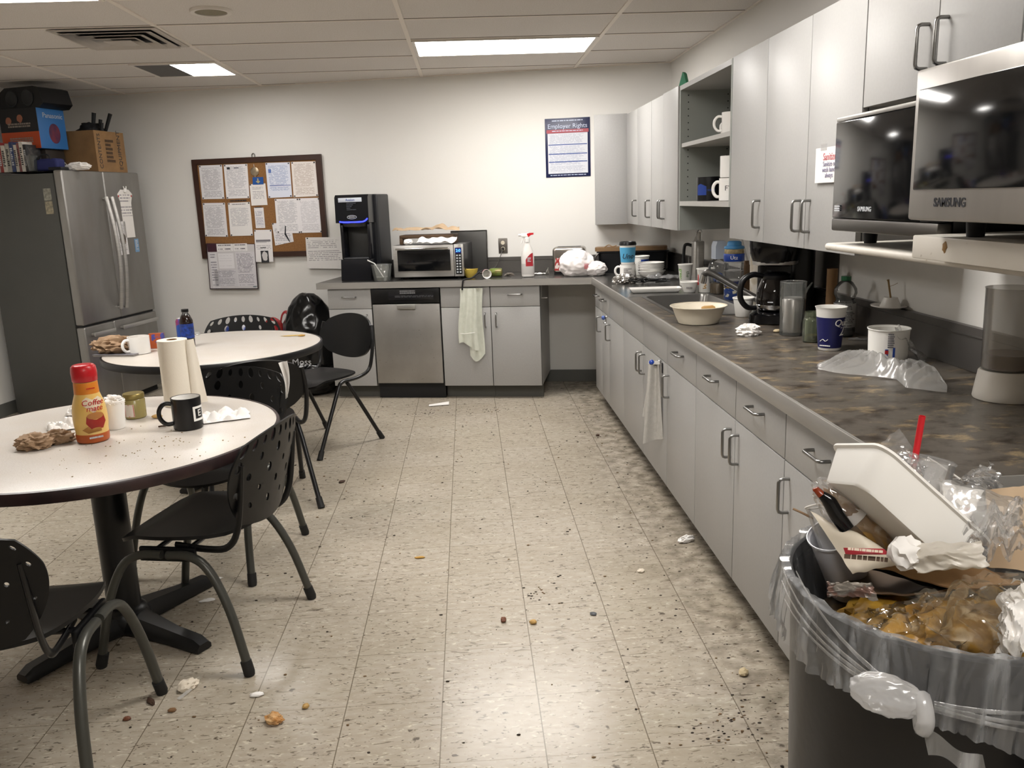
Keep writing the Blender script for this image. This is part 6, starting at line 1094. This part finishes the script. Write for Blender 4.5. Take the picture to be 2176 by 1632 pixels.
for k, (e0, e1) in enumerate((((-.02, .006, .004), (-.30, -.03, .10)), ((-.02, .006, .0), (-.30, -.03, .075)), ((-.02, .006, -.004), (-.28, -.03, .05)), ((-.02, .006, .008), (-.24, -.03, .12)), ((.01, .006, .0), (.24, -.02, -.03)), ((.01, .006, .004), (.24, -.02, -.01)), ((.01, .006, .008), (.22, -.02, .02)))):
    pts = []
    for q in range(9):
        f_ = q/8; x_ = e0[0]+(e1[0]-e0[0])*f_; z_ = (e0[2]+(e1[2]-e0[2])*f_**1.15)*zs; a_ = x_/.285*(1); w3 = outd*math.cos(a_)+tang*math.sin(a_); w3 = w3*(.288-.004*f_); pts.append((w3.x, w3.y, K.z+z_*zs*1.0))
    obj('gathered_fold', MB().tube(pts, [.0048*(1-.75*q/8) for q in range(9)], 8, flat=.4), m_lin, t)
# heap
m_mess = mat('food_mess', '#7a5a2a', .35, nz=(18, '#b98d3c', .8, .45, .6), nz2=(30, '#c9b591', .6, .55, .65))
obj('food_waste', MB().blob((0, 0, .72), (.215, .215, .07), .22, 2.6, 91, 5), mat('dark_waste', '#3a2e20', .5, nz=(9, '#8a6a2e', .8, .5, .6)), None, TC, 0, 'mixed dark food waste at the bottom of the heap in the trash can', 'waste', kind='stuff')
def patch(name, label, cat, c, m, bul=.0, na=.01, fr=4, seed=1, nu=22, nv=18, th=.0008, cr=False, crease=0):
    if m in (m_film, m_wrap, m_milky): th = 0
    P_ = [TP(*q) for q in c]; o = sum(P_, V())/4; nrm = (P_[1]-P_[0]).cross(P_[3]-P_[0]).normalized()
    if nrm.dot(CAM-o) < 0: nrm = -nrm
    def f(u, v):
        q = P_[0].lerp(P_[1], u).lerp(P_[3].lerp(P_[2], u), v)-o
        n_ = noise.noise((u*fr+seed, v*fr, seed)); n2 = noise.noise((u*fr*2.3, v*fr*2.3+seed, seed)); k = (1-2*abs(n_)-abs(n2)) if cr else n_+.4*n2
        ex = V((noise.noise((v*5, seed, 1))*na, noise.noise((v*5, seed, 2))*na, noise.noise((u*5, seed, 3))*na))
        return q + nrm*(bul*math.sin(PI*u)*math.sin(PI*v)+na*k+crease*abs(u-.5)) + ex
    return obj(name, MB().sheet(f, nu, nv, th=th), m, None, o, 0, label, cat)
def sp_(px, py, dd, r, name, label, cat, m, amp=.3, fr=2.4, seed=1, sub=4, ridge=True): return obj(name, MB().blob((0, 0, 0), r, amp, fr, seed, sub, ridge=ridge), m, None, TP(px, py, dd), 0, label, cat)
m_wrap = clear('food_wrap', '#e6dcc4', .12, .05, .7); m_cardd = mat('dark_board', '#5a4631', .75, nz=(7, '#4b3926', .6)); m_black_b = mat('soot_board', '#161210', .6)
# yellow food under clear wrap, at the front of the can
sp_(1890, 1330, -.06, (.085, .06, .045), 'food_bag', 'clear bag of yellow food at the left front inside the can rim', 'food bag', mat('yellow_food', '#8d6a24', .4, nz=(14, '#c39a3d', .8, .45, .6), nz2=(40, '#4a3517', .6, .55, .65)), .2, 2.2, 3)
sp_(2060, 1360, -.10, (.12, .07, .06), 'food_bag', 'larger clear bag of yellow and brown food at the front right inside the can rim', 'food bag', m_mess, .22, 2.2, 8)
patch('food_wrapper', 'shiny clear wrapper over the yellow food at the front left of the can', 'wrapper', [(1818, 1300, -.1), (1985, 1270, -.1), (2000, 1375, -.16), (1850, 1370, -.14)], m_wrap, .03, .012, 5, 5, cr=True)
patch('food_wrapper', 'glittering crumpled clear wrapper at the front right of the can', 'wrapper', [(1955, 1275, -.12), (2176, 1215, -.12), (2190, 1400, -.2), (1965, 1380, -.19)], m_wrap, .035, .024, 4.5, 12, 44, 36, cr=True)
patch('napkin', 'white crumpled napkin at the right edge inside the can', 'napkin', [(2128, 1270, -.13), (2200, 1240, -.12), (2205, 1400, -.2), (2120, 1395, -.2)], m_paper, .03, .012, 3, 18, 30, 30, cr=True)
# boards
patch('cardboard_sheet', 'dark folded cardboard sheet across the middle of the heap', 'cardboard', [(1772, 1262, -.06), (1985, 1262, -.1), (2165, 1222, -.04), (1860, 1195, .10)], m_cardd, -.02, .004, 2, 3, th=.003)
patch('cardboard_sheet', 'brown curled cardboard sheet above the dark one in the heap', 'cardboard', [(1842, 1204, -.07), (2035, 1254, -.11), (2172, 1240, -.05), (2000, 1188, .08)], m_card, .025, .004, 2, 6, th=.003)
patch('paperboard', 'black greasy paperboard flap under the wax paper', 'paperboard', [(1835, 1205, -.02), (2010, 1258, -.06), (2060, 1215, .02), (1960, 1180, .06)], m_black_b, .01, .003, 2, 9, th=.002)
patch('snack_packet', 'small clear snack packet with orange print at the left of the heap', 'packet', [(1762, 1238, -.13), (1852, 1240, -.13), (1865, 1272, -.15), (1758, 1266, -.15)], mat('packet_foil', '#8c857c', .25, .2, nz=(28, '#a2562a', .7, .56, .62), nz2=(30, '#4d4a48', .7, .5, .6)), .014, .004, 5, 4, th=.004, cr=True)
# grey white cup lying at the left
q = TP(1790, 1195, .03); t = thing('plastic_cup', 'pale translucent plastic cup lying at the left inside the rim', 'cup', q); T = Matrix((RT, FW, UP)).transposed().to_4x4() @ Matrix.Rotation(R(-22), 4, 'Y') @ Matrix.Rotation(R(20), 4, 'X') @ Matrix.Translation((0, 0, -.065)); obj('cup', MB().shell(prof([(.72, 0), (.74, .01), (.97, .95), (1.04, .97), (1.04, 1)], .047, .13), 36, th=.0015, T=T), mat('frost_cup', '#c9cad0', .25), t)
q = TP(1752, 1092, .03); t = thing('plastic_cup', 'clear cup rim poking up at the left behind the printed paper', 'cup', q); T = Matrix((RT, FW, UP)).transposed().to_4x4() @ Matrix.Rotation(R(-8), 4, 'Y') @ Matrix.Rotation(R(-18), 4, 'X'); obj('cup', MB().shell(prof([(.75, -.9), (1, .2)], .03, .08), 32, th=.001, T=T), m_film, t); obj('rim', MB().tube([(.03*math.cos(k*PI/14), .03*math.sin(k*PI/14), .016) for k in range(28)], .0018, 6, closed=True, T=T), m_foam, t)
# printed paper cone with a red band
q = patch('paper_bag', 'white printed paper with a red band, folded at the left of the heap', 'paper bag', [(1722, 1086, .0), (1905, 1182, -.06), (1905, 1200, -.07), (1812, 1220, -.10)], mat('waxed_paper', '#d5cbb8', .5), .035, .003, 2, 2, 28, 24)
patch('paper_lining', 'dark inner side of the folded printed paper', 'paper', [(1728, 1096, .02), (1768, 1112, .0), (1800, 1180, -.05), (1795, 1172, -.03)], m_cardd, .0, .002, 2, 7)
b0 = [TP(1792, 1164, -.142), TP(1878, 1166, -.127), TP(1892, 1178, -.13), TP(1797, 1179, -.145)]; o = sum(b0, V())/4; rb = MB(); rb.sheet(lambda u, v: b0[0].lerp(b0[1], u).lerp(b0[3].lerp(b0[2], u), v)-o+(CAM-o).normalized()*.012*math.sin(PI*u), 10, 2, th=.0008)
t = bpy.data.objects['paper_bag.002'] if 'paper_bag.002' in bpy.data.objects else q; t = q
ob = obj('red_band', rb, mat('band_red', '#9c2a33', .5), None); ob.parent = t; ob.location = o-V(t.location)
tl = obj('lettering', scrawl(.055, .0055, 1, 9, gap=.3), mat('cream_ink', '#d9cbb8', .5), None); ob2 = obj('lettering', scrawl(.075, .009, 1, 19, gap=.2), mat('brown_ink', '#5c4a3c', .6), None)
Mt = Matrix((RT, FW, UP)).transposed().to_4x4() @ Matrix.Rotation(R(5), 4, 'Y')
for x_, p_ in ((tl, TP(1838, 1170, -.158)), (ob2, TP(1843, 1187, -.14))): x_.parent = t; mm = Mt.copy(); mm.translation = p_-V(t.location); x_.matrix_local = mm
# black handled thing with an amber tip
t = thing('utensil', 'black curved handle with an amber tip sticking out at the left of the heap', 'utensil', TP(1760, 1080, -.01)); o = TP(1760, 1080, -.01)
obj('handle', MB().tube([TP(1800, 1125, -.05)-o, TP(1777, 1092, -.05)-o, TP(1762, 1066, -.05)-o, TP(1744, 1050, -.05)-o], [.013, .0135, .0125, .007], 12, smooth=5, flat=.7), m_cm, t); obj('tip', MB().tube([TP(1746, 1052, -.05)-o, TP(1734, 1040, -.05)-o, TP(1728, 1041, -.05)-o], [.0075, .006, .003], 10), mat('amber_tip', '#7d2f14', .25), t)
obj('stick', MB().tube([TP(1685, 1081, .02)-TP(1705, 1090, .02), V((0, 0, 0)), TP(1728, 1102, .02)-TP(1705, 1090, .02)], .0022, 6), m_kraft, None, TP(1705, 1090, .02), 0, 'thin brown stick pointing out at the far left of the heap', 'stick')
# wrapped sandwich
q = TP(1838, 1115, .0); t = thing('wrapped_sandwich', 'half eaten wrapped sandwich under the white foam tray', 'sandwich', q); T = Matrix((RT, FW, UP)).transposed().to_4x4() @ Matrix.Rotation(R(42), 4, 'Y')
obj('filling', MB().blob((0, 0, 0), (.085, .035, .032), .18, 2.4, 4, 4, ridge=True, T=T), mat('sandwich_brown', '#7b5a35', .35, nz=(16, '#b08a45', .8), nz2=(22, '#d5c9b5', .7, .55, .62)), t); obj('paper_band', MB().tube([T @ V((-.035, .036*math.cos(k*PI/8), .036*math.sin(k*PI/8))) for k in range(16)], .011, 6, closed=True, flat=.2), m_paper, t); obj('wrap', MB().blob((-.01, -.0, .0), (.098, .042, .038), .16, 2.6, 14, 4, ridge=True, T=T), m_film, t); obj('stick', MB().tube([T @ V((-.10, .0, .035)), T @ V((.02, .0, .043))], .005, 8), mat('cinnamon', '#7d4a25', .6), t)
# big white foam tray on edge
e1 = (RT*.74-UP*.67).normalized(); e3 = ((RT*.67+UP*.74)*.98+FW*.10).normalized(); e2 = e3.cross(e1).normalized()
q = TP(1925, 1050, -.02); Mf = Matrix((e1, e2, e3)).transposed().to_4x4(); Mf.translation = q; t = thing('foam_tray', 'large white foam food tray standing on edge on top of the trash', 'tray', q)
Ml = Mf.copy(); Ml.translation = V((0, 0, 0)); b = MB(); hx, hy = .118, .095
loft([ring(hx*.80, hy*.76, .03, -.062), ring(hx*.83, hy*.79, .03, -.058), ring(hx*.97, hy*.96, .03, .0), ring(hx*1.02, hy*1.03, .032, .002), ring(hx*1.02, hy*1.03, .032, .006), ring(hx*.95, hy*.94, .03, .005), ring(hx*.80, hy*.77, .028, -.054)], b, cap0=True, cap1=True); obj('tray', b, m_foam, t, mw=Ml)
# wax paper below it
patch('wax_paper', 'white crumpled wax paper hanging below the foam tray', 'paper', [(1905, 1158, -.12), (2085, 1150, -.12), (2100, 1205, -.13), (1950, 1218, -.14)], clear('wax_film', '#efeae0', .75, .35, .3), .025, .007, 2.2, 21, 40, 26, cr=True)
sp_(1925, 1175, -.13, (.022, .02, .024), 'napkin', 'little knot of white paper at the lower end of the sandwich', 'napkin', m_paper, .35, 2.3, 28, 3)
# clear cup with a red straw
q = TP(1958, 1050, .10); t = thing('plastic_cup', 'clear plastic drink cup behind the white foam tray', 'cup', q); T = Matrix((RT, FW, UP)).transposed().to_4x4() @ Matrix.Rotation(R(12), 4, 'Y') @ Matrix.Translation((0, 0, -.08)); obj('cup', MB().shell(prof([(.72, 0), (.74, .01), (1, 1)], .045, .14), 36, th=.0012, T=T), clear('cup_plastic', '#efefee', .25, .08, .9), t); obj('lid', MB().lathe(prof([(1.03, 1), (1.05, 1.03), (.9, 1.06), (.3, 1.08), (.001, 1.08)], .045, .14), 32, T=T), m_film, t)
a, e = TP(1940, 1000, .09), TP(1960, 884, .09); ln = (e-a); a = a-ln*.5; t = thing('straw', 'red drinking straw standing up out of the clear cup', 'straw', a); obj('straw', MB().shell([(.0056, 0), (.0056, (e-a).length)], 20, th=.0006, T=(e-a).to_track_quat('Z', 'Y').to_matrix().to_4x4()), mat('straw_red', '#c21d26', .35), t)
# films and lid
patch('clear_film', 'stiff clear plastic corner rising behind the foam tray', 'film', [(1845, 960, .12), (1915, 912, .13), (1950, 965, .12), (1900, 1010, .10)], m_film, .01, .005, 2, 31, crease=.03)
patch('clear_film', 'crumpled clear film between the foam tray and the straw', 'film', [(1870, 985, .08), (1925, 950, .09), (1990, 1000, .09), (1950, 1080, .06)], m_film, .02, .018, 4, 33, 30, 26, cr=True)
patch('clear_film', 'crinkled clear film over the counter edge right of the straw', 'film', [(2035, 1025, .16), (2105, 980, .16), (2137, 1030, .15), (2090, 1055, .14)], m_film, .02, .02, 4, 35, 30, 26, cr=True)
patch('container_lid', 'clear clamshell lid with a white card inside, at the right of the heap', 'lid', [(1995, 1015, .06), (2175, 1060, .04), (2150, 1140, -.06), (2010, 1150, -.04)], m_milky, .03, .008, 3, 37, 34, 26)
patch('paper_card', 'white paper seen through the clear clamshell lid', 'paper', [(2002, 1026, .075), (2092, 1042, .07), (2050, 1120, .0), (2012, 1120, .0)], m_paper, .01, .003, 2, 39)
patch('plastic_bag', 'loose clear plastic bag at the right end of the heap', 'bag', [(2040, 1120, -.06), (2176, 1070, -.02), (2180, 1170, -.08), (2060, 1210, -.12)], m_film, .03, .022, 4, 43, 40, 30, cr=True)
patch('cardboard_sheet', 'tan cardboard at the right edge of the photo, behind the clear bag', 'cardboard', [(2095, 1040, .12), (2200, 1030, .12), (2210, 1215, .02), (2100, 1205, .03)], m_kraft2, .01, .003, 2, 45, th=.004)
obj('white_string', MB().tube([TP(1972, 972, .11)-TP(2000, 990, .12), V((0, 0, 0)), TP(2040, 1018, .13)-TP(2000, 990, .12)], .0018, 6, smooth=3), m_paper, None, TP(2000, 990, .12), 0, 'thin white strip running right from the straw', 'string')
# ================================================================== litter on the floor
def bit(px, py, r, name, label, cat, m, seed=1, sub=3, amp=.3, fl=True):
    p = atZ(px, py, .0); return obj(name, MB().blob((0, 0, r[2]*.7), r, amp, 2.3, seed, sub, ridge=False, floor=0), m, None, (p.x, p.y, .001), random.Random(seed).uniform(0, 6), label, cat)
p = atZ(933, 862, 0); obj('paper_scrap', MB().sheet(lambda u, v: ((u-.5)*.15, (v-.5)*.05+.02*u, .004+.012*u*v), 8, 4), m_paper, None, (p.x, p.y, .0012), 0, 'white slip of paper on the floor before the hanging pale towel', 'paper')
obj('tissue_scrap', MB().blob((0, 0, .012), (.035, .016, .015), .4, 2.4, 3, 3, ridge=True, floor=0), m_paper, None, atZ(1458, 1151, .0012), R(20), 'small white tissue scrap on the floor close to the long cabinets', 'paper')
obj('tissue_scrap', MB().blob((0, 0, .01), (.03, .02, .016), .4, 2.4, 5, 3, ridge=True, floor=0), mat('cream_scrap', '#d8cdbb', .7), None, atZ(400, 1462, .0012), R(50), 'cream crumpled scrap on the floor below the near chair', 'paper')
obj('film_scrap', MB().sheet(lambda u, v: ((u-.5)*.05, (v-.5)*.014, .002+.006*u), 6, 3), m_milky, None, atZ(393, 1478, .0012), R(60), 'sliver of clear film beside the cream scrap on the floor', 'scrap')
obj('paper_scrap', MB().blob((0, 0, .004), (.022, .011, .006), .3, 2, 7, 3, floor=0), m_paper, None, atZ(546, 1478, .0012), R(5), 'white torn scrap on the floor right of the near chair leg', 'paper')
bit(583, 1534, (.028, .022, .014), 'food_crumb', 'orange brown crumbled food lump on the floor near the bottom edge', 'crumb', mat('fried_crumb', '#a8702f', .7, nz=(40, '#d9b98a', .8)), 11, 4, .4)
bit(1070, 1321, (.014, .010, .009), 'food_crumb', 'reddish brown nut shaped crumb in the middle of the floor', 'crumb', mat('nut_red', '#6a3f2a', .6), 13); bit(1133, 1325, (.013, .011, .008), 'food_crumb', 'round tan crumb right of the reddish brown one', 'crumb', mat('chip_tan', '#b08d52', .6), 15)
bit(892, 1186, (.022, .009, .004), 'chip', 'yellow crisp fragment on the floor left of the middle', 'chip', mat('chip_yellow', '#b48a3c', .6), 17); bit(1362, 1215, (.016, .013, .006), 'paper_scrap', 'pale torn label scrap on the floor right of the middle', 'paper', mat('cream_scrap', '#d8cdbb', .7), 19); bit(1580, 1433, (.020, .014, .010), 'food_crumb', 'tan crumb on the floor close to the trash can', 'crumb', mat('cookie', '#bfae8c', .7), 21)
bit(1261, 1306, (.013, .011, .004), 'scrap', 'dark grey flake right of the crumbs in the middle of the floor', 'flake', mat('grey_flake', '#4d4f52', .5), 23); bit(321, 1493, (.026, .009, .006), 'food_crumb', 'dark brown stick shaped crumb on the floor below the near chair', 'crumb', mat('dark_crumb', '#3f2a1c', .7), 25); bit(650, 1504, (.011, .010, .007), 'food_crumb', 'small tan crumb above the orange brown lump on the floor', 'crumb', mat('chip_tan', '#b08d52', .6), 27); bit(270, 1530, (.011, .009, .006), 'food_crumb', 'brown crumb on the floor at the lower left, below the stick shaped one', 'crumb', mat('nut_red', '#6a3f2a', .6), 29); bit(366, 1512, (.013, .008, .006), 'food_crumb', 'brown crumb right of the dark stick shaped one on the floor', 'crumb', mat('chip_brown', '#7a5a3a', .6), 31)
bit(440, 1277, (.03, .014, .003), 'paper_scrap', 'white paper scrap by the foot of the near table', 'paper', m_paper, 33); bit(460, 1231, (.025, .009, .004), 'paper_scrap', 'white sliver behind the near chair leg on the floor', 'paper', m_paper, 35); bit(727, 1025, (.02, .014, .006), 'food_crumb', 'dark brown clump on the floor right of the near chair', 'crumb', mat('dark_crumb', '#3f2a1c', .7), 37); bit(1270, 926, (.018, .012, .006), 'food_crumb', 'dark crumb on the floor at the far end of the long cabinets', 'crumb', mat('dark_crumb', '#3f2a1c', .7), 39)
b = MB(); rn = random.Random(12)
def spot(x, y, s): b.blob((x, y, s*.35), (s*rn.uniform(.8, 1.7), s*rn.uniform(.6, 1), s*.55), .2, 2, rn.random()*50, 1, mi=rn.choice((0, 0, 1)))
for k in range(330): spot(rn.uniform(-1.0, 1.0), rn.uniform(-1.0, 4.2), rn.choice((.0025, .003, .004, .005)))
for k in range(140): spot(rn.uniform(.75, 1.08), rn.uniform(-.6, 3.9), rn.choice((.002, .003, .004)))
for cx, cy, n_ in ((.35, .95, 26), (.8, .05, 40), (.9, .12, 30), (.3, -.25, 14), (.55, 2.3, 16), (.25, 3.9, 30), (-.2, 3.9, 26)):
    for k in range(n_): spot(rn.gauss(cx, .06), rn.gauss(cy, .05), rn.choice((.002, .003, .004)))
obj('crumbs', b, [mat('crumb_dark', '#2e241b', .8), mat('crumb_brown', '#6a5235', .8)], label='dark and brown crumbs strewn over the vinyl floor', cat='crumbs', kind='stuff')
